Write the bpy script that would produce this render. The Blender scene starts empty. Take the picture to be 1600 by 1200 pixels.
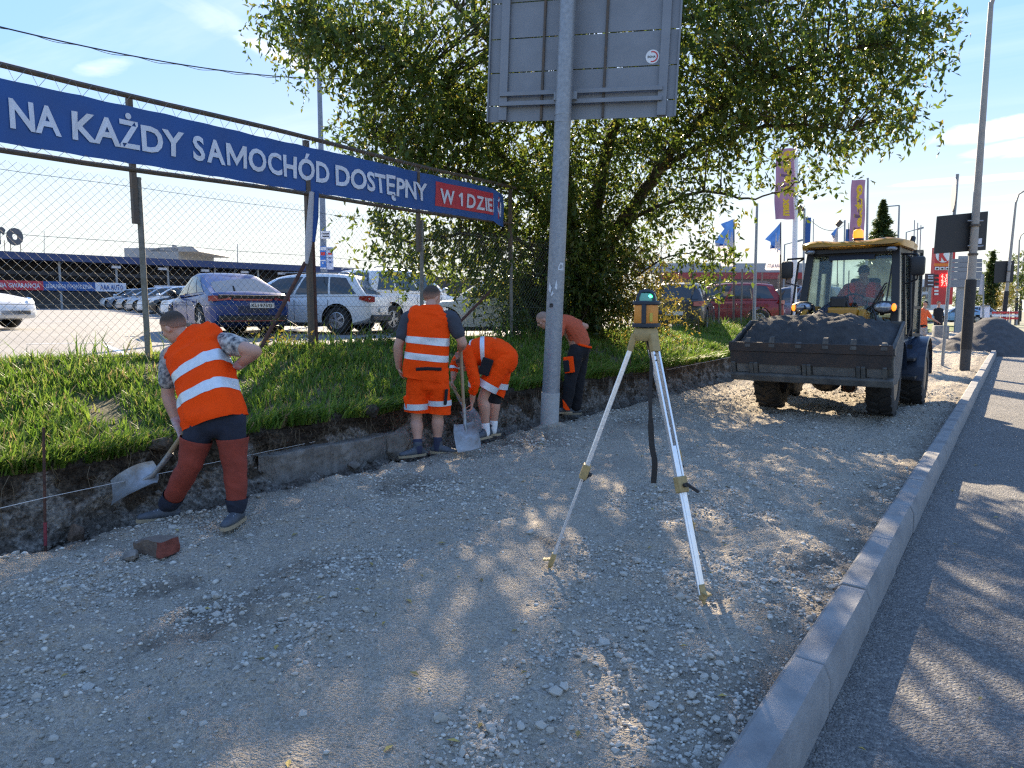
import bpy, bmesh, math, random
import numpy as np
from mathutils import Vector, Matrix, Euler, Quaternion
from math import radians as R, sin, cos, pi, tan, sqrt, atan2

random.seed(7)
rng = np.random.default_rng(7)
scene = bpy.context.scene
COL = scene.collection

# ------------------------------------------------------------------ camera, sky, sun, exposure
CAM_H, PITCH, YAW, F = 1.55, 5.9, 35.3, 1110.0        # street runs along +Y, camera turned 35.3 deg to the left of it
cam_data = bpy.data.cameras.new('camera')
cam_data.sensor_width = 36.0
cam_data.lens = F / 1600 * 36.0
cam_data.clip_start, cam_data.clip_end = 0.05, 3000.0
cam = bpy.data.objects.new('camera', cam_data)
cam.location = (0, 0, CAM_H)
cam.rotation_euler = (R(90 - PITCH), 0, R(YAW))
COL.objects.link(cam)
scene.camera = cam

SKY_ROLL = 1.3; VEIL = 0.165; CLOUD = 1.7 / SKY_ROLL
SUN_EL, SUN_AZ = 27.0, YAW + 0.0                      # degrees; azimuth counted to the left of +Y
world = bpy.data.worlds.new('World'); scene.world = world
world.use_nodes = True
wn, wl = world.node_tree.nodes, world.node_tree.links
wn.clear()
w_out = wn.new('ShaderNodeOutputWorld'); w_bg = wn.new('ShaderNodeBackground')
w_sky = wn.new('ShaderNodeTexSky'); w_sky.sky_type = 'NISHITA'
w_sky.sun_disc = False
w_sky.sun_elevation = R(SUN_EL); w_sky.sun_rotation = R(-SUN_AZ)
w_sky.altitude = 200; w_sky.air_density = 1.0; w_sky.dust_density = 0.2; w_sky.ozone_density = 1.6
w_bg.inputs['Strength'].default_value = 0.15
# thin cirrus streaks and a few small clouds, by view direction
tc = wn.new('ShaderNodeTexCoord')
def wmath(op, a, b=None, clamp=False):
    n = wn.new('ShaderNodeMath'); n.operation = op; n.use_clamp = clamp
    for i, v in enumerate((a, b)):
        if v is None: continue
        if isinstance(v, (int, float)): n.inputs[i].default_value = v
        else: wl.new(v, n.inputs[i])
    return n.outputs[0]
sx = wn.new('ShaderNodeSeparateXYZ'); wl.new(tc.outputs['Generated'], sx.inputs[0])
zc = wmath('MAXIMUM', sx.outputs[2], 0.03)
px_ = wmath('DIVIDE', sx.outputs[0], zc); py_ = wmath('DIVIDE', sx.outputs[1], zc)
cx = wn.new('ShaderNodeCombineXYZ'); wl.new(px_, cx.inputs[0]); wl.new(py_, cx.inputs[1])
mp = wn.new('ShaderNodeMapping'); mp.inputs['Rotation'].default_value = (0, 0, R(-62)); mp.inputs['Scale'].default_value = (0.30, 1.5, 1)
mp.inputs['Location'].default_value = (3.1, 0.7, 0)
wl.new(cx.outputs[0], mp.inputs[0])
n1 = wn.new('ShaderNodeTexNoise'); n1.inputs['Scale'].default_value = 0.8; n1.inputs['Detail'].default_value = 7; n1.inputs['Roughness'].default_value = 0.62; n1.inputs['Distortion'].default_value = 0.5
wl.new(mp.outputs[0], n1.inputs['Vector'])
r1 = wn.new('ShaderNodeMapRange'); r1.inputs[1].default_value = 0.50; r1.inputs[2].default_value = 0.78; r1.clamp = True
wl.new(n1.outputs[0], r1.inputs[0])
n2 = wn.new('ShaderNodeTexNoise'); n2.inputs['Scale'].default_value = 0.55; n2.inputs['Detail'].default_value = 2
wl.new(cx.outputs[0], n2.inputs['Vector'])
r2 = wn.new('ShaderNodeMapRange'); r2.inputs[1].default_value = 0.36; r2.inputs[2].default_value = 0.62; wl.new(n2.outputs[0], r2.inputs[0])
cl = wmath('MULTIPLY', r1.outputs[0], r2.outputs[0])
cl = wmath('MULTIPLY', cl, 0.2, True)
def wdir(az, el):        # unit vector, az degrees to the left of the street axis
    return (-sin(R(az)) * cos(R(el)), cos(R(az)) * cos(R(el)), sin(R(el)))
def wdot(v):
    n = wn.new('ShaderNodeVectorMath'); n.operation = 'DOT_PRODUCT'; wl.new(tc.outputs['Generated'], n.inputs[0]); n.inputs[1].default_value = v; return n.outputs['Value']
nz = wn.new('ShaderNodeTexNoise'); nz.inputs['Scale'].default_value = 9.0; nz.inputs['Detail'].default_value = 9; nz.inputs['Roughness'].default_value = .62; nz.inputs['Distortion'].default_value = .7
nmap = wn.new('ShaderNodeMapping'); nmap.inputs['Scale'].default_value = (1, 1, 3.2); wl.new(tc.outputs['Generated'], nmap.inputs[0]); wl.new(nmap.outputs[0], nz.inputs['Vector'])
def cloud(a, b, wid, amt, rag=1.0, soft=1.5):
    # a wisp from direction a to direction b (azimuth, elevation), wid = half thickness in radians
    global cl
    A, B = Vector(wdir(*a)), Vector(wdir(*b)); c = (A + B).normalized(); t = (B - A); L_ = t.length / 2; t = (t - c * t.dot(c)).normalized(); n = c.cross(t)
    x, y = wmath('DIVIDE', wdot(tuple(t)), L_), wmath('DIVIDE', wdot(tuple(n)), wid)
    rr = wmath('ADD', wmath('POWER', wmath('ABSOLUTE', x), 2.0), wmath('POWER', wmath('ABSOLUTE', y), 2.0))
    g = wmath('ADD', wmath('SUBTRACT', .75, rr), wmath('MULTIPLY', wmath('SUBTRACT', nz.outputs[0], .5), 3.2 * rag))
    g = wmath('MULTIPLY', g, 1.0 / soft, True); f = wmath('GREATER_THAN', wdot(tuple(c)), .5)
    cl = wmath('ADD', cl, wmath('MULTIPLY', wmath('MULTIPLY', g, f), amt), True)
cloud((64, 22.0), (46, 15.9), .022, .32, .8, 1.5); cloud((57.5, 19.5), (49.5, 17.1), .011, .38, .9, 1.1); cloud((66, 15.5), (62, 16.5), .012, .34, 1.0, 1.2); cloud((78, 17), (68, 15), .02, .15, 1.0, 1.6)
cloud((6.6, 11.2), (-5, 12.0), .015, .85, .7, .8); cloud((5.2, 9.9), (-7, 10.7), .013, .8, .7, .8); cloud((9, 8.6), (-5, 8.5), .0055, .7, .6, .8); cloud((4, 7.3), (-5, 7.2), .005, .6, .7, .9); cloud((13, 10.0), (9, 10.3), .008, .2, 1.0, 1.4)
cloud((-12, 14), (-30, 17), .03, .6, 1.0, 1.0); cloud((-40, 20), (-62, 16), .04, .5, 1.0, 1.2); cloud((100, 22), (125, 18), .04, .4, 1.0, 1.4); cloud((150, 30), (190, 24), .06, .5, 1.0, 1.3); cloud((215, 18), (250, 24), .05, .5, 1.0, 1.2)
cl = wmath('ADD', cl, VEIL, True)                     # thin even veil of high cloud over the whole sky
w_mix = wn.new('ShaderNodeMixRGB'); w_mix.inputs[2].default_value = (CLOUD * 1.03, CLOUD, CLOUD * .96, 1)
w_bw = wn.new('ShaderNodeRGBToBW'); wl.new(w_sky.outputs[0], w_bw.inputs[0])      # even roll-off of the bright solar half of the sky
w_div = wmath('DIVIDE', 1.0, wmath('ADD', 1.0, wmath('MULTIPLY', w_bw.outputs[0], SKY_ROLL)))
w_scl = wn.new('ShaderNodeVectorMath'); w_scl.operation = 'SCALE'; wl.new(w_sky.outputs[0], w_scl.inputs[0]); wl.new(w_div, w_scl.inputs['Scale'])
w_hs = wn.new('ShaderNodeHueSaturation'); w_hs.inputs['Hue'].default_value = 0.504; w_hs.inputs['Saturation'].default_value = 1.45; wl.new(w_scl.outputs[0], w_hs.inputs['Color'])
w_hz = wn.new('ShaderNodeMapRange'); w_hz.inputs[1].default_value = .30; w_hz.inputs[2].default_value = 0.0; w_hz.inputs[3].default_value = 0; w_hz.inputs[4].default_value = .8; w_hz.interpolation_type = 'SMOOTHSTEP'; wl.new(sx.outputs[2], w_hz.inputs[0])
w_hm = wn.new('ShaderNodeMixRGB'); w_hm.inputs[2].default_value = (1.12 / SKY_ROLL, 1.13 / SKY_ROLL, 1.09 / SKY_ROLL, 1); wl.new(w_hz.outputs[0], w_hm.inputs[0]); wl.new(w_hs.outputs[0], w_hm.inputs[1])
wl.new(cl, w_mix.inputs[0]); wl.new(w_hm.outputs[0], w_mix.inputs[1])
wl.new(w_mix.outputs[0], w_bg.inputs[0]); wl.new(w_bg.outputs[0], w_out.inputs[0])

sun_data = bpy.data.lights.new('sun', 'SUN'); sun_data.energy = 2.0; sun_data.angle = R(0.53); sun_data.color = (1.0, 0.83, 0.60)
sun = bpy.data.objects.new('sun', sun_data); COL.objects.link(sun)
SUN_DIR = Vector((-sin(R(SUN_AZ)) * cos(R(SUN_EL)), cos(R(SUN_AZ)) * cos(R(SUN_EL)), sin(R(SUN_EL))))
sun.rotation_euler = SUN_DIR.to_track_quat('Z', 'Y').to_euler()
sun.location = SUN_DIR * 60

scene.view_settings.view_transform = 'Standard'
scene.view_settings.look = 'None'
scene.view_settings.exposure = 3.12
scene.view_settings.gamma = 1.0
scene.view_settings.use_curve_mapping = False
scene.cycles.max_bounces = 6
scene.cycles.transparent_max_bounces = 16
scene.cycles.use_adaptive_sampling = False
scene.cycles.use_denoising = False
scene.cycles.filter_width = 1.3
scene.cycles.sample_clamp_indirect = 6.0
scene.cycles.caustics_reflective = False; scene.cycles.caustics_refractive = False

# ------------------------------------------------------------------ pixel <-> world helpers (the photo is 1600 x 1200)
FWD = Vector((-sin(R(YAW)), cos(R(YAW)), 0)); RGT = Vector((cos(R(YAW)), sin(R(YAW)), 0)); UP = Vector((0, 0, 1))
CAMP = Vector((0, 0, CAM_H))
def ray(px, py):
    x, y = (px - 800) / F, -(py - 600) / F
    f = FWD * cos(R(PITCH)) - UP * sin(R(PITCH)); u = UP * cos(R(PITCH)) + FWD * sin(R(PITCH))
    return f + RGT * x + u * y
def gp(px, py, z=0.0):
    r = ray(px, py); return CAMP + r * ((z - CAM_H) / r.z)
def at(px, py, d):
    r = ray(px, py); return CAMP + r * (d / r.dot(FWD))
def onx(px, py, X):
    r = ray(px, py); return CAMP + r * (X / r.x)
def LD(lat, d, z=0.0):
    return RGT * lat + FWD * d + UP * z

# ------------------------------------------------------------------ names, labels, parents
def tag(o, label=None, cat=None, group=None, kind=None):
    if label: o['label'] = label
    if cat: o['category'] = cat
    if group: o['group'] = group
    if kind: o['kind'] = kind
    return o
def empty(name, loc=(0, 0, 0), rz=0.0, label=None, cat=None, group=None):
    o = bpy.data.objects.new(name, None); COL.objects.link(o)
    o.empty_display_size = 0.2
    o.location = loc; o.rotation_euler = (0, 0, rz)
    return tag(o, label, cat, group)
def kids(o):
    return [c for c in bpy.data.objects if c.parent == o]
def copy_tree(o, parent=None, ch=None):
    c = o.copy(); COL.objects.link(c)
    if parent: c.parent = parent
    for k in kids(o): copy_tree(k, c)
    return c

# ------------------------------------------------------------------ mesh builder
def nrm(v):
    v = Vector(v); return v.normalized() if v.length > 1e-9 else Vector((0, 0, 1))
class MB:
    def __init__(s): s.v = []; s.f = []; s.m = []; s.mi = 0
    def add(s, vs, fs):
        b = len(s.v); s.v += [tuple(v) for v in vs]
        s.f += [tuple(i + b for i in f) for f in fs]; s.m += [s.mi] * len(fs); return s
    def box(s, c, size, rot=None, bev=0.0):
        hx, hy, hz = size[0] / 2, size[1] / 2, size[2] / 2
        if bev <= 0:
            vs = [Vector((x, y, z)) for x in (-hx, hx) for y in (-hy, hy) for z in (-hz, hz)]
            fs = [(0, 1, 3, 2), (4, 6, 7, 5), (0, 4, 5, 1), (2, 3, 7, 6), (0, 2, 6, 4), (1, 5, 7, 3)]
        else:
            b = min(bev, hx * .9, hy * .9, hz * .9)
            bm = bmesh.new(); bmesh.ops.create_cube(bm, size=1.0)
            for v in bm.verts: v.co = Vector((v.co.x * 2 * hx, v.co.y * 2 * hy, v.co.z * 2 * hz))
            bmesh.ops.bevel(bm, geom=list(bm.edges), offset=b, segments=2, affect='EDGES', profile=0.5)
            bm.verts.ensure_lookup_table(); bm.verts.index_update()
            vs = [v.co.copy() for v in bm.verts]; fs = [tuple(v.index for v in f.verts) for f in bm.faces]; bm.free()
        M = rot if rot is not None else Matrix.Identity(3)
        if isinstance(M, Euler): M = M.to_matrix()
        c = Vector(c)
        return s.add([M @ v + c for v in vs], fs)
    def bar(s, a, b, w, h, side=None, bev=0.0):      # box from a to b; w along side, h across
        a, b = Vector(a), Vector(b); t = nrm(b - a); sd = Vector(side) if side else (Vector((0, 0, 1)) if abs(t.z) < .9 else Vector((1, 0, 0)))
        u = nrm(sd - t * sd.dot(t)); w2 = t.cross(u)
        return s.box((a + b) / 2, (w, h, (b - a).length), Matrix((u, w2, t)).transposed(), bev)
    def loft(s, rings, close=True, caps=True):
        n = len(rings[0]); vs = [p for r in rings for p in r]; fs = []
        for i in range(len(rings) - 1):
            for j in range(n if close else n - 1):
                k = (j + 1) % n
                fs.append((i * n + j, i * n + k, (i + 1) * n + k, (i + 1) * n + j))
        if caps and close:
            fs.append(tuple(range(n - 1, -1, -1))); fs.append(tuple((len(rings) - 1) * n + j for j in range(n)))
        return s.add(vs, fs)
    def tube(s, pts, rad, n=8, side=None, caps=True, rnd=False):
        pts = [Vector(p) for p in pts]
        rr = rad if isinstance(rad, (list, tuple)) and len(rad) == len(pts) else [rad] * len(pts)
        rr = [(r, r) if isinstance(r, (int, float)) else r for r in rr]
        rings = []; prev = None
        if rnd:                                       # rounded ends
            t0 = nrm(pts[0] - pts[1]); t1 = nrm(pts[-1] - pts[-2])
            a, b = [], []
            for k in (.95, .75, .4):
                q = sqrt(1 - k * k); m0 = min(rr[0]); m1 = min(rr[-1])
                a.append((pts[0] + t0 * m0 * k, (rr[0][0] * q, rr[0][1] * q)))
                b.append((pts[-1] + t1 * m1 * k, (rr[-1][0] * q, rr[-1][1] * q)))
            allp = a + list(zip(pts, rr)) + b[::-1]
            pts = [p for p, _ in allp]; rr = [r for _, r in allp]
        for i, p in enumerate(pts):
            t = nrm(pts[min(i + 1, len(pts) - 1)] - pts[max(i - 1, 0)])
            if side is not None: sd = Vector(side)
            elif prev is not None: sd = prev
            else: sd = Vector((1, 0, 0)) if abs(t.x) < .8 else Vector((0, 1, 0))
            u = sd - t * sd.dot(t)
            u = nrm(u) if u.length > 1e-5 else nrm(t.orthogonal())
            w = t.cross(u); prev = u
            rings.append([p + u * (rr[i][0] * cos(2 * pi * k / n)) + w * (rr[i][1] * sin(2 * pi * k / n)) for k in range(n)])
        return s.loft(rings, True, caps)
    def cyl(s, a, b, r, n=16, r2=None): return s.tube([a, b], [r, r if r2 is None else r2], n)
    def ball(s, c, r, n=12, m=8, rot=None):
        if isinstance(r, (int, float)): r = (r, r, r)
        M = rot or Matrix.Identity(3); c = Vector(c); vs = [c + M @ Vector((0, 0, -r[2]))]
        for i in range(1, m):
            a = -pi / 2 + pi * i / m
            for j in range(n):
                b = 2 * pi * j / n; vs.append(c + M @ Vector((r[0] * cos(a) * cos(b), r[1] * cos(a) * sin(b), r[2] * sin(a))))
        vs.append(c + M @ Vector((0, 0, r[2]))); fs = []
        for j in range(n): fs.append((0, 1 + (j + 1) % n, 1 + j))
        for i in range(m - 2):
            for j in range(n):
                k = (j + 1) % n; fs.append((1 + i * n + j, 1 + i * n + k, 1 + (i + 1) * n + k, 1 + (i + 1) * n + j))
        t = len(vs) - 1
        for j in range(n): fs.append((t, 1 + (m - 2) * n + j, 1 + (m - 2) * n + (j + 1) % n))
        return s.add(vs, fs)
    def lathe(s, c, prof, n=20, axis=(0, 0, 1), caps=True):       # prof: (radius, height)
        ax = nrm(axis); u = nrm(ax.orthogonal()); w = ax.cross(u); c = Vector(c)
        return s.loft([[c + ax * h + (u * cos(2 * pi * k / n) + w * sin(2 * pi * k / n)) * max(r, 1e-4) for k in range(n)] for r, h in prof], True, caps)
    def prism(s, poly, off):                           # poly: 3D points, extruded by vector off
        n = len(poly); off = Vector(off); a = [Vector(p) for p in poly]
        fs = [tuple(range(n - 1, -1, -1)), tuple(range(n, 2 * n))] + [(i, (i + 1) % n, n + (i + 1) % n, n + i) for i in range(n)]
        return s.add(a + [p + off for p in a], fs)
    def mesh(s, name):
        me = bpy.data.meshes.new(name); me.from_pydata(s.v, [], s.f); return me
    def build(s, name, mat, parent=None, smooth=False, world=False, fix=True, **tags):
        if world and parent is not None:
            p = parent; off = Vector((0, 0, 0))
            while p is not None: off += Vector(p.location); p = p.parent
            s.v = [(a - off.x, b - off.y, c - off.z) for a, b, c in s.v]
        me = s.mesh(name)
        for m in (mat if isinstance(mat, (list, tuple)) else [mat]): me.materials.append(m)
        if any(s.m): me.polygons.foreach_set('material_index', s.m)
        if fix:
            bm = bmesh.new(); bm.from_mesh(me); bmesh.ops.recalc_face_normals(bm, faces=bm.faces); bm.to_mesh(me); bm.free()
        if smooth:
            me.polygons.foreach_set('use_smooth', [True] * len(me.polygons))
            me.set_sharp_from_angle(angle=R(smooth if smooth is not True else 40))
        o = bpy.data.objects.new(name, me); COL.objects.link(o)
        if parent is not None: o.parent = parent
        return tag(o, **tags)

def np_obj(name, verts, faces, mat, parent=None, smooth=False, **tags):
    """big meshes: verts (N,3), faces (M,k) of one k"""
    verts = np.asarray(verts, np.float32); faces = np.asarray(faces, np.int32); k = faces.shape[1]
    me = bpy.data.meshes.new(name)
    me.vertices.add(len(verts)); me.vertices.foreach_set('co', verts.ravel())
    me.loops.add(faces.size); me.loops.foreach_set('vertex_index', faces.ravel())
    me.polygons.add(len(faces)); me.polygons.foreach_set('loop_start', np.arange(0, faces.size, k, dtype=np.int32))
    if smooth: me.polygons.foreach_set('use_smooth', np.ones(len(faces), bool))
    me.update(calc_edges=True)
    for m in (mat if isinstance(mat, (list, tuple)) else [mat]): me.materials.append(m)
    o = bpy.data.objects.new(name, me); COL.objects.link(o)
    if parent is not None: o.parent = parent
    return tag(o, **tags)

# ------------------------------------------------------------------ numpy noise
def _hash(ix, iy, seed):
    h = (ix.astype(np.int64) * 374761393 + iy.astype(np.int64) * 668265263 + seed * 982451653) & 0xffffffff
    h = ((h ^ (h >> 13)) * 1274126177) & 0xffffffff
    return ((h ^ (h >> 16)) & 0xffff) / 65535.0
def vnoise(x, y, seed=0):
    x, y = np.asarray(x, float), np.asarray(y, float)
    ix, iy = np.floor(x), np.floor(y); fx, fy = x - ix, y - iy
    fx = fx * fx * (3 - 2 * fx); fy = fy * fy * (3 - 2 * fy)
    a, b, c, d = _hash(ix, iy, seed), _hash(ix + 1, iy, seed), _hash(ix, iy + 1, seed), _hash(ix + 1, iy + 1, seed)
    return (a * (1 - fx) + b * fx) * (1 - fy) + (c * (1 - fx) + d * fx) * fy
def fbm(x, y, seed=0, oct=4, gain=.5):
    s, a, t = 0, 1, 0
    for o in range(oct):
        s = s + a * vnoise(np.asarray(x) * 2 ** o + o * 7.3, np.asarray(y) * 2 ** o + o * 3.1, seed + o); t += a; a *= gain
    return s / t
def sstep(a, b, x):
    t = np.clip((np.asarray(x, float) - a) / (b - a), 0, 1); return t * t * (3 - 2 * t)

# ------------------------------------------------------------------ materials
def M(name, col, rough=.6, metal=0.0, var=0.0, scale=8.0, bump=0.0, bscale=40.0, spec=0.5, col2=None, trans=0.0, emit=None, coat=0.0, detail=5, stretch=None, island=0.0, sheen=0.0):
    m = bpy.data.materials.new(name); m.use_nodes = True
    nt = m.node_tree; N, L = nt.nodes, nt.links; N.clear()
    out = N.new('ShaderNodeOutputMaterial'); b = N.new('ShaderNodeBsdfPrincipled'); L.new(b.outputs[0], out.inputs[0])
    b.inputs['Roughness'].default_value = rough; b.inputs['Metallic'].default_value = metal
    b.inputs['Specular IOR Level'].default_value = spec
    if coat: b.inputs['Coat Weight'].default_value = coat; b.inputs['Coat Roughness'].default_value = .05
    if sheen: b.inputs['Sheen Weight'].default_value = sheen
    c4 = (*col, 1)
    b.inputs['Base Color'].default_value = c4
    t = N.new('ShaderNodeTexCoord'); vec = t.outputs['Object']
    if stretch:
        mp = N.new('ShaderNodeMapping'); mp.inputs['Scale'].default_value = stretch; L.new(vec, mp.inputs[0]); vec = mp.outputs[0]
    if var or col2:
        n = N.new('ShaderNodeTexNoise'); n.inputs['Scale'].default_value = scale; n.inputs['Detail'].default_value = detail; n.inputs['Roughness'].default_value = .6
        L.new(vec, n.inputs['Vector'])
        r = N.new('ShaderNodeMapRange'); r.inputs[1].default_value = .32; r.inputs[2].default_value = .68; L.new(n.outputs[0], r.inputs[0])
        x = N.new('ShaderNodeMixRGB')
        if col2: x.inputs[1].default_value = c4; x.inputs[2].default_value = (*col2, 1)
        else:
            x.inputs[1].default_value = (*[c * (1 - var) for c in col], 1); x.inputs[2].default_value = (*[min(1, c * (1 + var)) for c in col], 1)
        L.new(r.outputs[0], x.inputs[0]); csrc = x.outputs[0]
        L.new(csrc, b.inputs['Base Color'])
        rr = N.new('ShaderNodeMapRange'); rr.inputs[3].default_value = max(0, rough - .08); rr.inputs[4].default_value = min(1, rough + .1); L.new(n.outputs[0], rr.inputs[0]); L.new(rr.outputs[0], b.inputs['Roughness'])
    else: csrc = None
    if island:
        g = N.new('ShaderNodeNewGeometry'); h = N.new('ShaderNodeHueSaturation')
        mr = N.new('ShaderNodeMapRange'); mr.inputs[3].default_value = 1 - island; mr.inputs[4].default_value = 1 + island
        L.new(g.outputs['Random Per Island'], mr.inputs[0]); L.new(mr.outputs[0], h.inputs['Value'])
        if csrc is not None: L.new(csrc, h.inputs['Color'])
        else: h.inputs['Color'].default_value = c4
        L.new(h.outputs[0], b.inputs['Base Color'])
    if bump:
        n2 = N.new('ShaderNodeTexNoise'); n2.inputs['Scale'].default_value = bscale; n2.inputs['Detail'].default_value = 4; L.new(vec, n2.inputs['Vector'])
        bp = N.new('ShaderNodeBump'); bp.inputs['Strength'].default_value = min(1, bump); bp.inputs['Distance'].default_value = .02
        L.new(n2.outputs[0], bp.inputs['Height']); L.new(bp.outputs[0], b.inputs['Normal'])
    if trans:
        tr = N.new('ShaderNodeBsdfTranslucent'); mx = N.new('ShaderNodeMixShader'); mx.inputs[0].default_value = trans
        s_ = b.inputs['Base Color'].links
        if s_: L.new(s_[0].from_socket, tr.inputs[0])
        else: tr.inputs[0].default_value = c4
        L.new(b.outputs[0], mx.inputs[1]); L.new(tr.outputs[0], mx.inputs[2]); L.new(mx.outputs[0], out.inputs[0])
    if emit:
        b.inputs['Emission Color'].default_value = (*emit[0], 1); b.inputs['Emission Strength'].default_value = emit[1]
    return m
def glass_mat(name, tint=(.8, .9, .88), dirt=.0):
    m = bpy.data.materials.new(name); m.use_nodes = True; N, L = m.node_tree.nodes, m.node_tree.links; N.clear()
    out = N.new('ShaderNodeOutputMaterial'); t = N.new('ShaderNodeBsdfTransparent'); g = N.new('ShaderNodeBsdfGlossy'); x = N.new('ShaderNodeMixShader')
    t.inputs[0].default_value = (*tint, 1); g.inputs['Roughness'].default_value = .03
    fr = N.new('ShaderNodeFresnel'); fr.inputs[0].default_value = 1.5
    L.new(fr.outputs[0], x.inputs[0]); L.new(t.outputs[0], x.inputs[1]); L.new(g.outputs[0], x.inputs[2])
    if dirt:
        d = N.new('ShaderNodeBsdfDiffuse'); d.inputs[0].default_value = (.45, .5, .48, 1)
        tl = N.new('ShaderNodeBsdfTranslucent'); tl.inputs[0].default_value = (.5, .58, .55, 1)
        dd = N.new('ShaderNodeMixShader'); dd.inputs[0].default_value = .6; L.new(d.outputs[0], dd.inputs[1]); L.new(tl.outputs[0], dd.inputs[2])
        tcn = N.new('ShaderNodeTexCoord'); n = N.new('ShaderNodeTexNoise'); n.inputs['Scale'].default_value = 3.5; n.inputs['Detail'].default_value = 6
        L.new(tcn.outputs['Object'], n.inputs['Vector'])
        r = N.new('ShaderNodeMapRange'); r.inputs[1].default_value = .35; r.inputs[2].default_value = .75; r.inputs[3].default_value = dirt * .3; r.inputs[4].default_value = dirt
        L.new(n.outputs[0], r.inputs[0]); y = N.new('ShaderNodeMixShader')
        L.new(r.outputs[0], y.inputs[0]); L.new(x.outputs[0], y.inputs[1]); L.new(dd.outputs[0], y.inputs[2]); L.new(y.outputs[0], out.inputs[0])
    else: L.new(x.outputs[0], out.inputs[0])
    return m

MAT = dict(
    galv=M('galvanised_steel', (.30, .32, .345), .5, .45, col2=(.22, .24, .265), scale=22, bump=.15, bscale=60),
    dark_steel=M('weathered_dark_steel', (.07, .065, .06), .6, .3, col2=(.13, .09, .06), scale=9, bump=.3),
    wire=M('zinc_wire', (.15, .15, .145), .75, .0),
    concrete_post=M('grey_post_paint', (.22, .21, .19), .8, col2=(.13, .12, .10), scale=14, bump=.3),
    rust=M('rusty_steel', (.13, .055, .035), .85, .2, col2=(.06, .035, .03), scale=20, bump=.4),
    black=M('black_plastic', (.02, .02, .022), .5, bump=.1, var=.2),
    rubber=M('tyre_rubber', (.025, .024, .023), .85, var=.3, bump=.3, bscale=30),
    alu=M('brushed_aluminium', (.78, .80, .84), .32, .75, var=.06, scale=30, bump=.05),
    sign_grey=M('grey_sheet_metal', (.20, .215, .24), .55, .25, var=.10, scale=4),
    white_paint=M('white_paint', (.75, .76, .77), .35, var=.04),
    red_paint=M('red_paint', (.55, .03, .035), .4, var=.06),
    blue_print=M('blue_banner_print', (.012, .075, .27), .55, var=.05, scale=3, bump=.1, bscale=6),
    red_print=M('red_banner_print', (.48, .03, .05), .55, var=.06, scale=3),
    white_print=M('pale_lettering', (.62, .65, .74), .6, var=.03),
    hivis=M('fluorescent_orange_cloth', (1.0, .070, .004), .8, var=.05, scale=6, bump=.8, bscale=9, spec=.12, detail=3),
    hivis_dark=M('faded_orange_cloth', (.50, .095, .04), .85, var=.08, scale=7, bump=.25, bscale=20),
    hivis_orange=M('orange_shirt_cloth', (.85, .13, .03), .8, var=.05, scale=6, bump=.2, bscale=20),
    reflect=M('reflective_tape', (.66, .70, .74), .4, .2, var=.08, scale=25),
    navy=M('navy_work_cloth', (.016, .02, .036), .85, var=.2, scale=12, bump=.3, bscale=25),
    rustcloth=M('rust_red_trouser_cloth', (.25, .040, .022), .85, var=.16, scale=7, bump=.3, bscale=18),
    greycloth=M('dark_grey_cotton', (.045, .05, .065), .9, var=.12, scale=9, bump=.2, bscale=20),
    blackcloth=M('black_work_cloth', (.009, .009, .012), .88, var=.2, scale=10, bump=.25),
    skin=M('skin', (.50, .27, .19), .55, var=.10, scale=7, bump=.08, bscale=70),
    hair=M('short_brown_hair', (.045, .030, .022), .8, var=.35, scale=60, bump=.8, bscale=160),
    shoe=M('grey_shoe_leather', (.07, .08, .095), .7, var=.25, scale=20, bump=.2),
    sole=M('tan_rubber_sole', (.35, .27, .17), .8, var=.15),
    glove=M('white_work_glove', (.55, .53, .52), .85, col2=(.42, .10, .09), scale=9, bump=.25),
    sock_dark=M('navy_sock', (.03, .035, .07), .9, var=.2), sock_white=M('white_sock', (.8, .8, .8), .9, var=.05),
    wood=M('pale_worn_wood', (.36, .26, .15), .7, col2=(.24, .165, .09), scale=14, bump=.15, stretch=(1, 1, .12)),
    shovel=M('worn_shovel_steel', (.36, .37, .38), .45, .5, col2=(.20, .17, .14), scale=9, bump=.15),
    bark=M('dark_bark', (.05, .04, .03), .9, col2=(.10, .08, .055), scale=9, bump=.8, bscale=18, stretch=(1, 1, .25)),
    conc=M('kerb_concrete', (.28, .275, .265), .85, col2=(.155, .155, .155), scale=4, bump=.35, bscale=90, detail=8),
    glass=glass_mat('clear_cab_glass', (.90, .97, .95), .20),
    car_glass=M('dark_car_glass', (.012, .016, .018), .04, spec=.9),
    chrome=M('chrome', (.75, .76, .78), .12, 1.0),
)
# ------------------------------------------------------------------ special ground materials
def grass_mat():
    m = bpy.data.materials.new('grass_blades'); m.use_nodes = True; N, L = m.node_tree.nodes, m.node_tree.links; N.clear()
    out = N.new('ShaderNodeOutputMaterial'); g = N.new('ShaderNodeNewGeometry'); r = N.new('ShaderNodeValToRGB')
    e = r.color_ramp.elements; e[0].color = (.07, .15, .016, 1); e[1].color = (.16, .26, .036, 1); e[1].position = .55
    for p, c in ((.84, (.22, .30, .05, 1)), (.93, (.28, .24, .09, 1)), (1.0, (.30, .22, .12, 1))):
        q = e.new(p); q.color = c
    L.new(g.outputs['Random Per Island'], r.inputs[0])
    d = N.new('ShaderNodeBsdfPrincipled'); d.inputs['Roughness'].default_value = .5; d.inputs['Specular IOR Level'].default_value = .35
    t = N.new('ShaderNodeBsdfTranslucent'); x = N.new('ShaderNodeMixShader'); x.inputs[0].default_value = .5
    L.new(r.outputs[0], d.inputs['Base Color']); L.new(r.outputs[0], t.inputs[0]); L.new(d.outputs[0], x.inputs[1]); L.new(t.outputs[0], x.inputs[2]); L.new(x.outputs[0], out.inputs[0])
    return m
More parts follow.
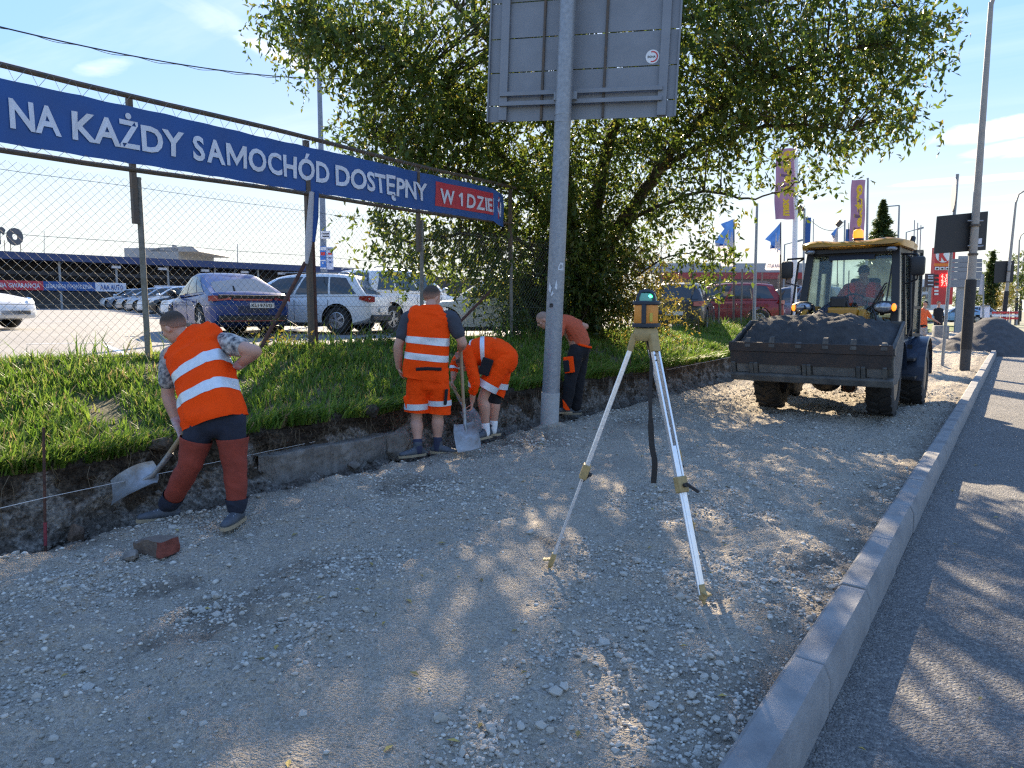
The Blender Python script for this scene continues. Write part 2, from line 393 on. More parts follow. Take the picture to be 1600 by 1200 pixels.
def ground_mat(name, c1, c2, cdark, s1=1.3, speck=True):
    """fine aggregate: two tones in patches, speckle, a vertex attribute 'soil' that turns it to dark earth, bump"""
    m = bpy.data.materials.new(name); m.use_nodes = True; N, L = m.node_tree.nodes, m.node_tree.links
    b = N['Principled BSDF']; b.inputs['Roughness'].default_value = .92; b.inputs['Specular IOR Level'].default_value = .25
    t = N.new('ShaderNodeTexCoord')
    def noise(s, d=5, rgh=.6):
        n = N.new('ShaderNodeTexNoise'); n.inputs['Scale'].default_value = s; n.inputs['Detail'].default_value = d; n.inputs['Roughness'].default_value = rgh
        L.new(t.outputs['Object'], n.inputs['Vector']); return n.outputs[0]
    def mr(src, a, b_, c=0, d=1):
        r = N.new('ShaderNodeMapRange'); r.inputs[1].default_value = a; r.inputs[2].default_value = b_; r.inputs[3].default_value = c; r.inputs[4].default_value = d; L.new(src, r.inputs[0]); return r.outputs[0]
    def mix(f, a, b_, blend='MIX'):
        x = N.new('ShaderNodeMixRGB'); x.blend_type = blend
        for i, v in ((0, f), (1, a), (2, b_)):
            if isinstance(v, tuple): x.inputs[i].default_value = (*v, 1)
            elif isinstance(v, (int, float)): x.inputs[i].default_value = v
            else: L.new(v, x.inputs[i])
        return x.outputs[0]
    c = mix(mr(noise(s1, 6), .38, .62), c1, c2)
    vo = N.new('ShaderNodeTexVoronoi'); vo.inputs['Scale'].default_value = 85; L.new(t.outputs['Object'], vo.inputs['Vector'])
    sep = N.new('ShaderNodeSeparateColor'); L.new(vo.outputs['Color'], sep.inputs[0])
    c = mix(mr(sep.outputs[0], 0, 1, 0, .68), c, mix(sep.outputs[1], (.24, .225, .195), (.64, .60, .54)))
    c = mix(mr(noise(260, 2), .3, .7, 0, .30), c, (.22, .20, .17))
    at_ = N.new('ShaderNodeAttribute'); at_.attribute_name = 'soil'
    add = N.new('ShaderNodeMath'); add.operation = 'MULTIPLY'; L.new(at_.outputs['Fac'], add.inputs[0]); L.new(mr(noise(7, 4), .25, .6), add.inputs[1])
    c = mix(add.outputs[0], c, cdark)
    L.new(c, b.inputs['Base Color'])
    bp = N.new('ShaderNodeBump'); bp.inputs['Strength'].default_value = .9; bp.inputs['Distance'].default_value = .024
    h = N.new('ShaderNodeMath'); h.operation = 'ADD'; L.new(mr(vo.outputs['Distance'], 0, .7, 1, 0), h.inputs[0]); L.new(mr(noise(45, 6), 0, 1, 0, 2.2), h.inputs[1])
    L.new(h.outputs[0], bp.inputs['Height']); L.new(bp.outputs[0], b.inputs['Normal'])
    return m
def soil_mat():
    m = bpy.data.materials.new('cut_earth_face'); m.use_nodes = True; N, L = m.node_tree.nodes, m.node_tree.links
    b = N['Principled BSDF']; b.inputs['Roughness'].default_value = .95; b.inputs['Specular IOR Level'].default_value = .15
    t = N.new('ShaderNodeTexCoord'); s = N.new('ShaderNodeSeparateXYZ'); L.new(t.outputs['Object'], s.inputs[0])
    def noise(sc, d=5):
        n = N.new('ShaderNodeTexNoise'); n.inputs['Scale'].default_value = sc; n.inputs['Detail'].default_value = d; L.new(t.outputs['Object'], n.inputs['Vector']); return n.outputs[0]
    r = N.new('ShaderNodeValToRGB'); e = r.color_ramp.elements
    e[0].position = .0; e[0].color = (.10, .085, .07, 1); e[1].position = .22; e[1].color = (.13, .11, .09, 1)
    for p, c in ((.33, (.20, .18, .155, 1)), (.52, (.17, .15, .13, 1)), (.64, (.075, .058, .042, 1)), (1, (.045, .034, .025, 1))):
        q = e.new(p); q.color = c
    h = N.new('ShaderNodeMath'); h.operation = 'MULTIPLY_ADD'; L.new(s.outputs[2], h.inputs[0]); h.inputs[1].default_value = 1.55; 
    w = N.new('ShaderNodeMapRange'); w.inputs[1].default_value = .36; w.inputs[2].default_value = .64; w.inputs[3].default_value = -.05; w.inputs[4].default_value = .66; L.new(noise(3.4, 12), w.inputs[0]); L.new(w.outputs[0], h.inputs[2])
    L.new(h.outputs[0], r.inputs[0])
    x = N.new('ShaderNodeMixRGB'); x.blend_type = 'MULTIPLY'; x.inputs[0].default_value = .7; L.new(r.outputs[0], x.inputs[1])
    q = N.new('ShaderNodeMapRange'); q.inputs[1].default_value = .3; q.inputs[2].default_value = .7; q.inputs[3].default_value = .25; q.inputs[4].default_value = 1.7; L.new(noise(34, 9), q.inputs[0]); L.new(q.outputs[0], x.inputs[2])
    vo = N.new('ShaderNodeTexVoronoi'); vo.inputs['Scale'].default_value = 42; L.new(t.outputs['Object'], vo.inputs['Vector']); sc_ = N.new('ShaderNodeSeparateColor'); L.new(vo.outputs['Color'], sc_.inputs[0]); v2 = N.new('ShaderNodeMapRange'); v2.inputs[3].default_value = .55; v2.inputs[4].default_value = 1.5; L.new(sc_.outputs[0], v2.inputs[0]); x3 = N.new('ShaderNodeMixRGB'); x3.blend_type = 'MULTIPLY'; x3.inputs[0].default_value = .8; L.new(x.outputs[0], x3.inputs[1]); L.new(v2.outputs[0], x3.inputs[2])
    L.new(x3.outputs[0], b.inputs['Base Color'])
    bp = N.new('ShaderNodeBump'); bp.inputs['Strength'].default_value = 1; bp.inputs['Distance'].default_value = .05; L.new(noise(24, 12), bp.inputs['Height']); L.new(bp.outputs[0], b.inputs['Normal'])
    return m
MAT['grass'] = grass_mat()
MAT['gravel'] = ground_mat('crushed_stone_bed', (.62, .52, .385), (.49, .41, .305), (.10, .082, .065))
MAT['soil'] = soil_mat()
MAT['turf'] = M('earth_under_grass', (.06, .06, .022), .95, col2=(.10, .085, .045), scale=6, bump=.6, bscale=20)
MAT['asphalt'] = ground_mat('worn_asphalt', (.17, .17, .175), (.12, .122, .127), (.1, .1, .1), 1.6); _unused = M('worn_asphalt', (.215, .215, .22), .8, col2=(.165, .167, .172), scale=2.2, bump=1.0, bscale=130, detail=8)
MAT['lot'] = M('parking_asphalt', (.24, .235, .225), .9, col2=(.19, .185, .18), scale=.7, bump=.4, bscale=60, detail=8)
MAT['far_ground'] = M('far_ground', (.16, .17, .09), .95, col2=(.22, .21, .17), scale=.06)
MAT['stone'] = M('crushed_granite', (.47, .435, .37), .85, col2=(.34, .31, .26), scale=30, bump=.35, bscale=60, island=.45)

XK, XG, XW = -0.715, -5.10, -5.68       # kerb back edge, gravel edge, cut face of the bank
XF = -8.0                               # fence line
ROAD_Z = -0.15

def grid_obj(name, X, Y, Z, mat, **tags):
    ny, nx = X.shape
    idx = np.arange(ny * nx).reshape(ny, nx)
    f = np.stack([idx[:-1, :-1], idx[:-1, 1:], idx[1:, 1:], idx[1:, :-1]], -1).reshape(-1, 4)
    return np_obj(name, np.stack([X, Y, Z], -1).reshape(-1, 3), f, mat, smooth=True, **tags)

# big ground sheet, far area and road
MB().box((0, 200, -.62), (2600, 2600, .2)).build('ground', MAT['far_ground'], kind='structure')
b = MB(); b.add([(-4.5, 62, -.03), (60, 62, -.03), (500, 900, -.03), (-500, 900, -.03)], [(0, 1, 2, 3)]); b.build('far_ground', MAT['far_ground'], kind='structure')
b = MB(); b.add([(-.552, -8, ROAD_Z), (7.2, -8, ROAD_Z), (7.2, 400, ROAD_Z), (-.552, 400, ROAD_Z)], [(0, 1, 2, 3)])
road = b.build('road', MAT['asphalt'], kind='structure')
b = MB(); b.box((9.2, 196, -.1), (3.9, 408, .16)); b.build('pavement', MAT['conc'], kind='structure')

# gravel bed
fine_a, fine_b = gp(470, 1210), gp(985, 690)
def fine_mask(X, Y):
    ax, ay, bx, by = fine_a.x, fine_a.y, fine_b.x, fine_b.y
    L2 = (bx - ax) ** 2 + (by - ay) ** 2
    t = np.clip(((X - ax) * (bx - ax) + (Y - ay) * (by - ay)) / L2, -.2, 1)
    d = np.hypot(X - ax - t * (bx - ax), Y - ay - t * (by - ay))
    return 1 - sstep(.16, .42, d + .14 * (vnoise(X * 3, Y * 3, 5) - .5))
soil_spots = [(gp(350, 955), .33), (gp(240, 915), .18), (gp(470, 880), .2), (gp(310, 990), .15), (gp(1290, 880), .3), (gp(1230, 1090), .22), (gp(640, 760), .35), (gp(820, 690), .5), (gp(1000, 660), .5), (gp(860, 850), .12)]
def soil_mask(X, Y):
    s = .85 * (1 - sstep(0.0, .38, X - XG + .25 * (vnoise(X * 4, Y * 4, 9) - .5)))
    for p, r in soil_spots:
        d = np.hypot(X - p.x, (Y - p.y) * .75) + .30 * (fbm(X * 5, Y * 5, 3) - .5)
        s = np.maximum(s, .72 * (1 - sstep(r * .2, r * 1.25, d)))
    s = np.maximum(s, .55 * sstep(-.35, -.02, X - XK + .3 * (vnoise(X * 3, Y * 2.2, 19) - .5)))
    return np.clip(s, 0, 1)
def gz(X, Y):
    X, Y = np.asarray(X, float), np.asarray(Y, float)
    fm = fine_mask(X, Y); sm = soil_mask(X, Y)
    z = .075 * (fbm(X * 1.1, Y * 1.1, 1, 3) - .5) + (1 - .82 * fm) * (.10 * (fbm(X * 3.2, Y * 4.2, 2, 4) - .5) + .055 * (fbm(X * 15, Y * 15, 4, 4) - .5))
    z = z + sm * .05 * (fbm(X * 8, Y * 8, 8, 3) - .55)
    # ruts left by the loader tyres
    for xr in (-2.9, -1.45):
        z = z - .025 * np.exp(-((X - xr - .12 * np.sin(Y * .4)) / .16) ** 2) * sstep(5.5, 8, Y)
    z = z + .03 * np.exp(-((X - XG - .12) / .12) ** 2)
    e = sstep(XG - .02, XG + .10, X)
    z = z * e + (1 - e) * (-.06 + z * .5)
    k = sstep(XK - .22, XK - .02, X); z = z * (1 - .7 * k) - .02 * k
    return z * sstep(80, 40, Y)
xs = np.linspace(XG - .10, XK + .004, 190)
ys = np.concatenate([np.arange(-2, .6, .1), np.arange(.6, 8, .02), np.arange(8, 14, .035), np.arange(14, 24, .08), np.arange(24, 64, .3)])
X, Y = np.meshgrid(xs, ys)
wob = .09 * (fbm(Y[:, :1] * 1.7, 0 * Y[:, :1], 21, 4) - .5)
X = X + wob * np.exp(-(X - xs[0]) * 3)
gravel = grid_obj('gravel_bed', X, Y, gz(X, Y), MAT['gravel'], kind='structure')
a_ = gravel.data.attributes.new('soil', 'FLOAT', 'POINT'); a_.data.foreach_set('value', soil_mask(X, Y).ravel().astype(np.float32))

# trench and cut face
prof = [(XG - .04, -.045), (XG - .10, -.10), (XG - .2, -.125), (XG - .32, -.135), (XG - .42, -.12), (XW + .10, -.08), (XW + .05, -.02), (XW + .025, .05), (XW + .01, .11), (XW, .16), (XW - .01, .20), (XW - .04, .235), (XW - .035, .28), (XW - .03, .33), (XW - .02, .37), (XW - .02, .41), (XW - .07, .45), (XW - .2, .475)]
ys2 = np.concatenate([np.arange(-3, 12, .035), np.arange(12, 26, .08), np.arange(26, 64, .4)])
P = np.array(prof); 
def dens(P, k):
    t = np.linspace(0, len(P) - 1, (len(P) - 1) * k + 1); return np.stack([np.interp(t, np.arange(len(P)), P[:, i]) for i in (0, 1)], 1)
P = dens(P, 3)
X = np.repeat(P[None, :, 0], len(ys2), 0); Z = np.repeat(P[None, :, 1], len(ys2), 0); Y = np.repeat(ys2[:, None], len(P), 1)
hfac = sstep(-.1, .1, Z) * 1.0
X = X + wob_edge(Y) if False else X
edge = .20 * (fbm(ys2 * .9, ys2 * 0 + 4, 31, 4) - .5)
EDGE = lambda y: .20 * (fbm(np.asarray(y) * .9, np.asarray(y) * 0 + 4, 31, 4) - .5)
X = X + hfac * edge[:, None] + .13 * (fbm(Z * 6 + 3, Y * 4, 33, 4) - .5) * sstep(-.13, .02, Z) + .06 * (fbm(Z * 22 + 3, Y * 19, 34, 3) - .5) * sstep(-.13, .02, Z)
Z = Z + .11 * (fbm(X * 7, Y * 7, 35, 4) - .5) * sstep(XG - .02, XG - .15, X) + .05 * (fbm(Y * 2.2, Y * 0, 37, 3) - .5) * sstep(.3, .45, Z)
# a dug hole at the left
pit = gp(115, 835, -.05)
Z = Z - .10 * np.exp(-((X - pit.x) ** 2 + (Y - pit.y) ** 2) / .03)
Z = np.where(X > XG - .02, np.minimum(Z, -.055), Z)
trench = grid_obj('trench', X, Y, Z, MAT['soil'], kind='structure')

# grass bank, verge and car lot
def bz(X, Y):
    t = np.clip((XW - .1 - np.asarray(X, float)) / (XW - .1 - XF), 0, 1)
    z = .44 + .56 * (t * .75 + .25 * sstep(0, 1, t))
    z = z - .12 * sstep(XF - .2, XF - 1.6, X)
    z = z + .09 * (fbm(np.asarray(X) * 1.6, np.asarray(Y) * 1.3, 41, 4) - .5) * sstep(XF - 1.2, XF, X)
    return z
xs = np.linspace(-9.6, XW - .06, 80); ys3 = np.concatenate([np.arange(-5, 26, .09), np.arange(26, 64.1, .5)])
X, Y = np.meshgrid(xs, ys3); e2 = EDGE(ys3)[:, None]; X = X + e2 * sstep(-6.6, XW, X)
Z = bz(X - e2 * sstep(-6.6, XW, X), Y); Z = Z - .03 * sstep(XW - .12, XW - .06, X - e2)
bank = grid_obj('grass_bank', X, Y, Z, MAT['turf'], kind='structure')
def lot_z(x): return .875 + .018 * (-9.5 - max(min(x, -9.5), -54))
b = MB(); v = []
for x in (-9.5, -54, -260): v += [(x, -120, lot_z(x)), (x, 150, lot_z(x))]
b.add(v, [(0, 1, 3, 2), (2, 3, 5, 4)]); b.build('car_park', MAT['lot'], kind='structure')
# painted bay lines
b = MB()
def lot_line(p, q, w=.1):
    p, q = Vector(p), Vector(q); t = nrm(q - p); s = Vector((-t.y, t.x, 0)) * w / 2
    c = [p + s, p - s, q - s, q + s]; b.add([(k.x, k.y, lot_z(k.x) + .005) for k in c], [(0, 1, 2, 3)])
for (a, c) in (((0, 505), (175, 503)), ((40, 521), (175, 519)), ((165, 521), (205, 530)), ((205, 500), (252, 497)), ((150, 497), (262, 492))):
    lot_line(onx(*a, -14) if False else gp(a[0], a[1], 1.15), gp(c[0], c[1], 1.15))
b.build('bay_marking', MAT['white_paint'], kind='structure')

# ------------------------------------------------------------------ grass
def blades(name, n, xr, yr, zf, hmin, hmax, seed, dens=None, lean=(0, 0), wid=.006, mask=None):
    g = np.random.default_rng(seed)
    x = g.uniform(*xr, n * 2); y = yr[0] + (yr[1] - yr[0]) * g.random(n * 2) ** 1.25
    k = g.random(n * 2) < (fbm(x * 2.3, y * 2.3, seed, 3) - .22) * 2.3
    if mask is not None: k &= mask(x, y, g)
    x, y = x[k][:n], y[k][:n]; n = len(x)
    z = zf(x, y); h = g.uniform(hmin, hmax, n) * (.45 + 1.0 * fbm(x * 1.3, y * 1.3, seed + 5, 3)); w = wid * g.uniform(.6, 1.4, n) * (1 + .06 * np.hypot(x, y))
    a = g.uniform(0, 2 * pi, n); l = g.uniform(.15, .9, n) * h
    dx, dy = np.cos(a) * l + lean[0] * h, np.sin(a) * l + lean[1] * h; px_, py_ = -np.sin(a), np.cos(a)
    V = np.empty((n, 6, 3))
    for i, (t, ww) in enumerate(((0, 1), (.55, .8), (1, .08))):
        cx, cy, cz = x + dx * t * t, y + dy * t * t, z - .02 + h * (t - .22 * t * t * np.hypot(dx, dy) / h)
        V[:, 2 * i] = np.stack([cx - px_ * w * ww, cy - py_ * w * ww, cz], 1); V[:, 2 * i + 1] = np.stack([cx + px_ * w * ww, cy + py_ * w * ww, cz], 1)
    o = np.arange(n)[:, None] * 6
    Fc = np.concatenate([o + np.array([[0, 1, 3, 2]]), o + np.array([[2, 3, 5, 4]])])
    return np_obj(name, V.reshape(-1, 3), Fc, MAT['grass'], kind='stuff')
def bank_z(x, y): return bz(x - EDGE(y) * sstep(-6.6, XW, x), y)
bare = lambda x, y, g: fbm(x * .9 + 5, y * .9, 77, 3) > .2
blades('grass', 86000, (-8.1, XW - .07), (1.0, 27), lambda x, y: bank_z(x, y), .05, .20, 51).data.name = 'grass'
blades('grass_edge', 15000, (XW - .26, XW + .01), (1.0, 26), bank_z, .05, .26, 53, lean=(.7, -.1)).name = 'grass_fringe'
blades('verge_grass', 40000, (-9.7, -7.9), (1.5, 27), bank_z, .05, .12, 57)
blades('tall_grass', 1100, (-8.3, -7.7), (1.5, 30), bank_z, .18, .48, 59, wid=.005)
blades('far_grass', 9000, (-9.7, XW - .02), (26, 62), bank_z, .15, .4, 61, wid=.02)

# hanging roots on the cut face
b = MB(); g = np.random.default_rng(5)
for i in range(260):
    y = g.uniform(1.2, 16); x = XW - .0 + EDGE(y) + g.uniform(.0, .05); z = g.uniform(.25, .44); L_ = g.uniform(.06, .28)
    p = [Vector((x, y, z))]
    for k in range(3): p.append(p[-1] + Vector((g.uniform(-.01, .03), g.uniform(-.05, .05), -L_ / 3)))
    b.tube(p, [.003, .0025, .002, .001], 3)
b.build('hanging_roots', M('dry_root', (.16, .12, .075), .9), kind='stuff')

# ------------------------------------------------------------------ stones in the gravel
def ico():
    bm = bmesh.new(); bmesh.ops.create_icosphere(bm, subdivisions=1, radius=1); v = np.array([p.co[:] for p in bm.verts]); f = np.array([[w.index for w in q.verts] for q in bm.faces]); bm.free(); return v, f
IV, IF = ico()
g = np.random.default_rng(11)
def rock_shape(g, sub=0):
    v = IV * (1 + g.uniform(-.30, .22, (len(IV), 1))); v = v * np.array([1, g.uniform(.6, .95), g.uniform(.42, .75)])
    n = g.normal(size=3); n /= np.linalg.norm(n); d = v @ n; c = .5; v = v - np.outer(np.maximum(d - c, 0), n)   # a flat broken face
    return v
def place_density(x, y):
    f = fine_mask(x, y); c = fbm(x * 1.5, y * 1.5, 91, 4); c2 = fbm(x * .6 + 9, y * .6, 93, 2)
    d = np.clip((c - .40) * 3.4, 0, 1) * np.clip((c2 - .25) * 2.2, .12, 1)
    for (px, py, r) in ((1000, 960, .28), (880, 1010, .15), (1080, 1130, .35), (330, 950, .22), (130, 910, .3), (1020, 780, .35), (560, 880, .3), (760, 1170, .2), (60, 830, .2), (700, 770, .4), (480, 940, .12), (300, 800, .3), (1180, 800, .3)):
        p = gp(px, py); d = np.maximum(d, np.exp(-((x - p.x) ** 2 + (y - p.y) ** 2) / r ** 2))
    return (.85 * d + .05) * (1 - .93 * f) + .01
N0 = 190000
sy = .7 + 15 * g.random(N0) ** 1.9; sx_ = g.uniform(XG - .02, XK - .03, N0)
keep = g.random(N0) < place_density(sx_, sy) * np.clip(1.2 - sy / 20, .2, 1)
sx_, sy = sx_[keep], sy[keep]
r = np.clip(np.exp(g.normal(-4.95, .44, len(sx_))), .0035, .030) * (1 + .035 * sy)
dist = np.hypot(sx_, sy); app = r / dist
fw = -sx_ * sin(R(YAW)) + sy * cos(R(YAW)); lt = sx_ * cos(R(YAW)) + sy * sin(R(YAW))
inview = (fw > 2.0) & (np.abs(lt / fw) < .76)
order = np.argsort(-(app * inview))
N_IND = 290
shapes = [bpy.data.meshes.new('stone') for _ in range(14)]
for me in shapes:
    v = rock_shape(g); me.from_pydata([tuple(p) for p in v], [], [tuple(f) for f in IF]); me.materials.append(MAT['stone'])
zz = gz(sx_, sy)
ind = order[:N_IND]; rest = order[N_IND:]
for i in ind:
    o = bpy.data.objects.new('stone', shapes[int(g.integers(14))]); COL.objects.link(o); o.parent = gravel
    s = float(r[i]) * 1.05; o.scale = (s, s, s); o.location = (float(sx_[i]), float(sy[i]), float(zz[i]) + s * .22); o.rotation_euler = (g.uniform(-.35, .35), g.uniform(-.35, .35), g.uniform(0, 6.28))
rest = rest[:60000]
lib = np.stack([rock_shape(g) for _ in range(24)])
k = lib[g.integers(0, 24, len(rest))] * r[rest][:, None, None]
a = g.uniform(0, 2 * pi, len(rest)); ca, sa = np.cos(a)[:, None], np.sin(a)[:, None]
kx = k[:, :, 0] * ca - k[:, :, 1] * sa; ky = k[:, :, 0] * sa + k[:, :, 1] * ca
V = np.stack([kx + sx_[rest][:, None], ky + sy[rest][:, None], k[:, :, 2] + (zz[rest] + r[rest] * .15)[:, None]], -1)
Fc = (np.arange(len(rest))[:, None, None] * len(IV) + IF[None]).reshape(-1, 3)
np_obj('gravel', V.reshape(-1, 3), Fc, MAT['stone'], kind='stuff')
# lumps of earth in the trench
lr = 5200
x = g.uniform(XW + .02, XG + .05, lr); y = 1.2 + 15 * g.random(lr) ** 1.4; rr = np.clip(np.exp(g.normal(-4.3, .6, lr)), .004, .06)
k = lib[g.integers(0, 24, lr)] * rr[:, None, None]
V = np.stack([k[:, :, 0] + x[:, None], k[:, :, 1] + y[:, None], k[:, :, 2] + (-.115 + .05 * sstep(XG - .12, XG, x) + .1 * sstep(XW + .12, XW + .02, x) * g.random(lr) * 4.0)[:, None]], -1)
np_obj('earth_clods', V.reshape(-1, 3), (np.arange(lr)[:, None, None] * len(IV) + IF[None]).reshape(-1, 3), M('dry_clods', (.13, .11, .09), .95, island=.5), kind='stuff')
# old concrete footing laid bare in the cut
ya_, yb2 = gp(388, 735, .05).y, gp(628, 690, .05).y
n1, n2 = 110, 26; u = np.linspace(0, 1, n1)[:, None]; v = np.linspace(0, 1, n2)[None, :]
fy = ya_ + (yb2 - ya_) * u + 0 * v; q = np.clip(v / .68, 0, 1); w = np.clip((v - .68) / .32, 0, 1)
top_ = .20 + .05 * (fbm(fy * 2.1, fy * 0, 63, 3) - .5); fxx = XW + .10 - .20 * w + 0 * u + .05 * (fbm(fy * 5, q * 2, 61, 4) - .5) + .03 * (fbm(fy * 17, q * 9, 62, 3) - .5) - .10 * sstep(.92, 1, u) - .10 * sstep(.06, 0, u)
fz = -.13 + (top_ + .13) * q + .02 * (fbm(fy * 9, w * 4, 64, 3) - .5)
tag(grid_obj('concrete_footing', fxx, fy, fz, M('old_lean_concrete', (.25, .225, .195), .95, col2=(.13, .115, .10), scale=5, bump=1.0, bscale=28, detail=12, stretch=(1, 1.6, .55))), 'pale strip of old concrete footing laid bare in the trench wall', 'footing')
# bigger rubble lumps in the trench wall: things
def boulder(name, p, r, mat, label, cat, sc=(1, .9, .8), seed=1):
    bm = bmesh.new(); bmesh.ops.create_icosphere(bm, subdivisions=4, radius=1)
    pg_ = np.random.default_rng(seed); planes = []
    for _ in range(11): q = pg_.normal(size=3); planes.append((Vector(q / np.linalg.norm(q)), float(pg_.uniform(.55, .85))))
    for v in bm.verts:
        c = v.co.normalized(); rad = 1.0
        for pn, pd in planes:
            q = c.dot(pn)
            if q > .05: rad = min(rad, pd / q)
        n = float(fbm(c.x * 2.3 + seed, c.y * 2.3 + c.z * 2.1, seed, 4)) - .5 + .5 * (float(fbm(c.x * 7 + c.z * 5, c.y * 7 + seed, seed + 1, 2)) - .5); v.co = c * rad * (1 + .30 * n)
        v.co = Vector((v.co.x * r * sc[0], v.co.y * r * sc[1], v.co.z * r * sc[2]))
    me = bpy.data.meshes.new(name); bm.to_mesh(me); bm.free(); me.materials.append(mat)
    me.polygons.foreach_set('use_smooth', [True] * len(me.polygons)); me.set_sharp_from_angle(angle=R(28))
    o = bpy.data.objects.new(name, me); COL.objects.link(o); o.location = p; o.rotation_euler = (0, 0, seed * 1.3)
    return tag(o, label, cat)
pale = M('pale_rubble', (.27, .23, .19), .9, col2=(.12, .10, .08), scale=9, bump=.6, bscale=30)
p = gp(607, 692, .05); boulder('rubble_lump', (XW + .06, p.y - .05, .03), .24, pale, 'large pale lump of rubble in the trench wall left of the shorts worker', 'rubble', (.8, 1.1, 1.0), 3)
boulder('rubble_lump', (XW + .14, gp(575, 728, -.03).y, -.08), .09, pale, 'small pale lump on the trench floor below the big rubble lump', 'rubble', (1, .9, .8), 5)
boulder('rubble_lump', (XW + .16, gp(648, 668, .0).y, -.02), .12, pale, 'grey lump of rubble half hidden behind the calves of the shorts worker', 'rubble', (.8, 1, 1.1), 6)
boulder('clod', (XW - .0, gp(548, 640, .45).y, .45), .12, M('black_earth', (.035, .027, .02), .95, col2=(.07, .05, .035), scale=14, bump=.8, bscale=30), 'dark earth clod on the bank edge beside the grass tuft', 'clod', (.8, 1.1, .7), 8)
boulder('clod', (XW - .0, gp(225, 690, .45).y, .46), .10, M('brown_earth', (.06, .045, .03), .95, col2=(.11, .08, .055), scale=14, bump=.8, bscale=30), 'brown clod on the bank edge behind the shovel blade', 'clod', (1, 1.2, .6), 9)
boulder('root_stump', gp(118, 838, -.09), .085, M('torn_root', (.20, .13, .09), .9, col2=(.07, .05, .035), scale=30, bump=.6), 'torn brown root stub in the dug hole at the left', 'root', (.8, .8, 1.1), 12)
# broken brick
bp_ = gp(245, 866)
br = empty('broken_brick', (bp_.x, bp_.y, float(gz(bp_.x, bp_.y))), R(YAW - 22), 'broken brick with mortar crust and one red end on the gravel', 'brick')
bm = bmesh.new(); bmesh.ops.create_cube(bm, size=1); bmesh.ops.subdivide_edges(bm, edges=list(bm.edges), cuts=5, use_grid_fill=True)
for v in bm.verts:
    c = v.co; q = fbm(c.x * 3 + 2, c.y * 3 + c.z * 2, 4, 3) - .5
    v.co = Vector((c.x * .24 + q * .02, c.y * .13 + q * .02, (c.z + .5) * .10 * (1 - .25 * (c.x < -.3)) + q * .02))
me = bpy.data.meshes.new('brick_body'); bm.to_mesh(me)
for f in bm.faces: pass
me.materials.append(M('mortar_crusted_brick', (.17, .13, .10), .95, col2=(.10, .07, .055), scale=14, bump=.7)); me.materials.append(M('red_brick', (.17, .045, .03), .9, var=.4, scale=14, bump=.4))
me.polygons.foreach_set('material_index', [1 if (p.center.x > .09 and p.normal.z < .6) else 0 for p in me.polygons]); bm.free()
o = bpy.data.objects.new('brick_body', me); COL.objects.link(o); o.parent = br
boulder('mortar_lump', gp(206, 868, .03), .055, pale, 'small brown mortar lump beside the broken brick', 'rubble', (1.3, .8, .55), 14)

# ------------------------------------------------------------------ kerb: one stone a metre
kerb = empty('kerb', (XK, 0, 0)); tag(kerb, kind='structure')
kp = [(0, -.30), (.165, -.30), (.163, .0), (.135, .062), (.02, .066), (0, .05)]
b = MB(); L_ = .986
rings = [[Vector((x, y, z)) for x, z in [(a + (0.004 if (y in (0, L_)) and a > .1 else 0) * -1, c - (.004 if y in (0, L_) and c > 0 else 0)) for a, c in kp]] for y in (0, .006, L_ / 2, L_ - .006, L_)]
b.loft(rings)
k0 = b.build('kerb_stone', MAT['conc'], kerb, smooth=30)
yj = gp(1290, 1037, .06).y
for i in range(-3, 62):
    y = yj + i
    if 27.2 < y < 28.2: pass
    o = k0 if i == -3 else k0.copy()
    if i != -3: COL.objects.link(o); o.parent = kerb
    o.location = (random.uniform(-.004, .004), y, random.uniform(-.004, .004)); o.rotation_euler = (0, 0, random.uniform(-.004, .004))
# ------------------------------------------------------------------ lettering
_tc = bpy.data.curves.new('lettering', 'FONT'); _to = bpy.data.objects.new('lettering', _tc)
def text_mesh(body, bold=.0, res=3, extrude=0.0, space=1.0):
    """lettering as a flat mesh: verts (x right, y up), faces, width, cap height"""
    COL.objects.link(_to)
    _tc.body = body; _tc.size = 1; _tc.offset = bold; _tc.resolution_u = res; _tc.extrude = extrude; _tc.space_character = space
    dg = bpy.context.evaluated_depsgraph_get(); dg.update()
    me = bpy.data.meshes.new_from_object(_to.evaluated_get(dg))
    v = [p.co.copy() for p in me.vertices]; f = [tuple(p.vertices) for p in me.polygons]; bpy.data.meshes.remove(me)
    COL.objects.unlink(_to)
    if not v: return [], [], 1, 1
    x0 = min(p.x for p in v); x1 = max(p.x for p in v); 
    return [Vector((p.x - x0, p.y, p.z)) for p in v], f, x1 - x0, .70
GLYPH = {'M': (.86, [(0, 0), (0, .7), (.17, .7), (.43, .27), (.69, .7), (.86, .7), (.86, 0), (.72, 0), (.72, .43), (.43, .03), (.14, .43), (.14, 0)]),
         '1': (.30, [(0, .54), (.19, .7), (.30, .7), (.30, 0), (.155, 0), (.155, .50), (.075, .435)])}
_flat = text_mesh
def text_mesh(body, bold=.0, res=3, extrude=0.0, space=1.0):
    if bold < .02 or not any(c in GLYPH for c in body): return _flat(body, bold, res, extrude, space)
    V, Fc, x = [], [], 0.0                                     # set glyph by glyph so that the sharp capitals stay clean
    for ch in body:
        if ch == ' ': x += .26; continue
        if ch in GLYPH: w, P = GLYPH[ch]; v = [Vector((a, c, 0)) for a, c in P]; f = [tuple(range(len(v) - 1, -1, -1))]
        else: v, f, w, _ = _flat(ch, bold, res)
        k = len(V); V += [Vector((p.x + x, p.y, p.z)) for p in v]; Fc += [tuple(i + k for i in q) for q in f]; x += w + .075
    return V, Fc, x - .075, .70
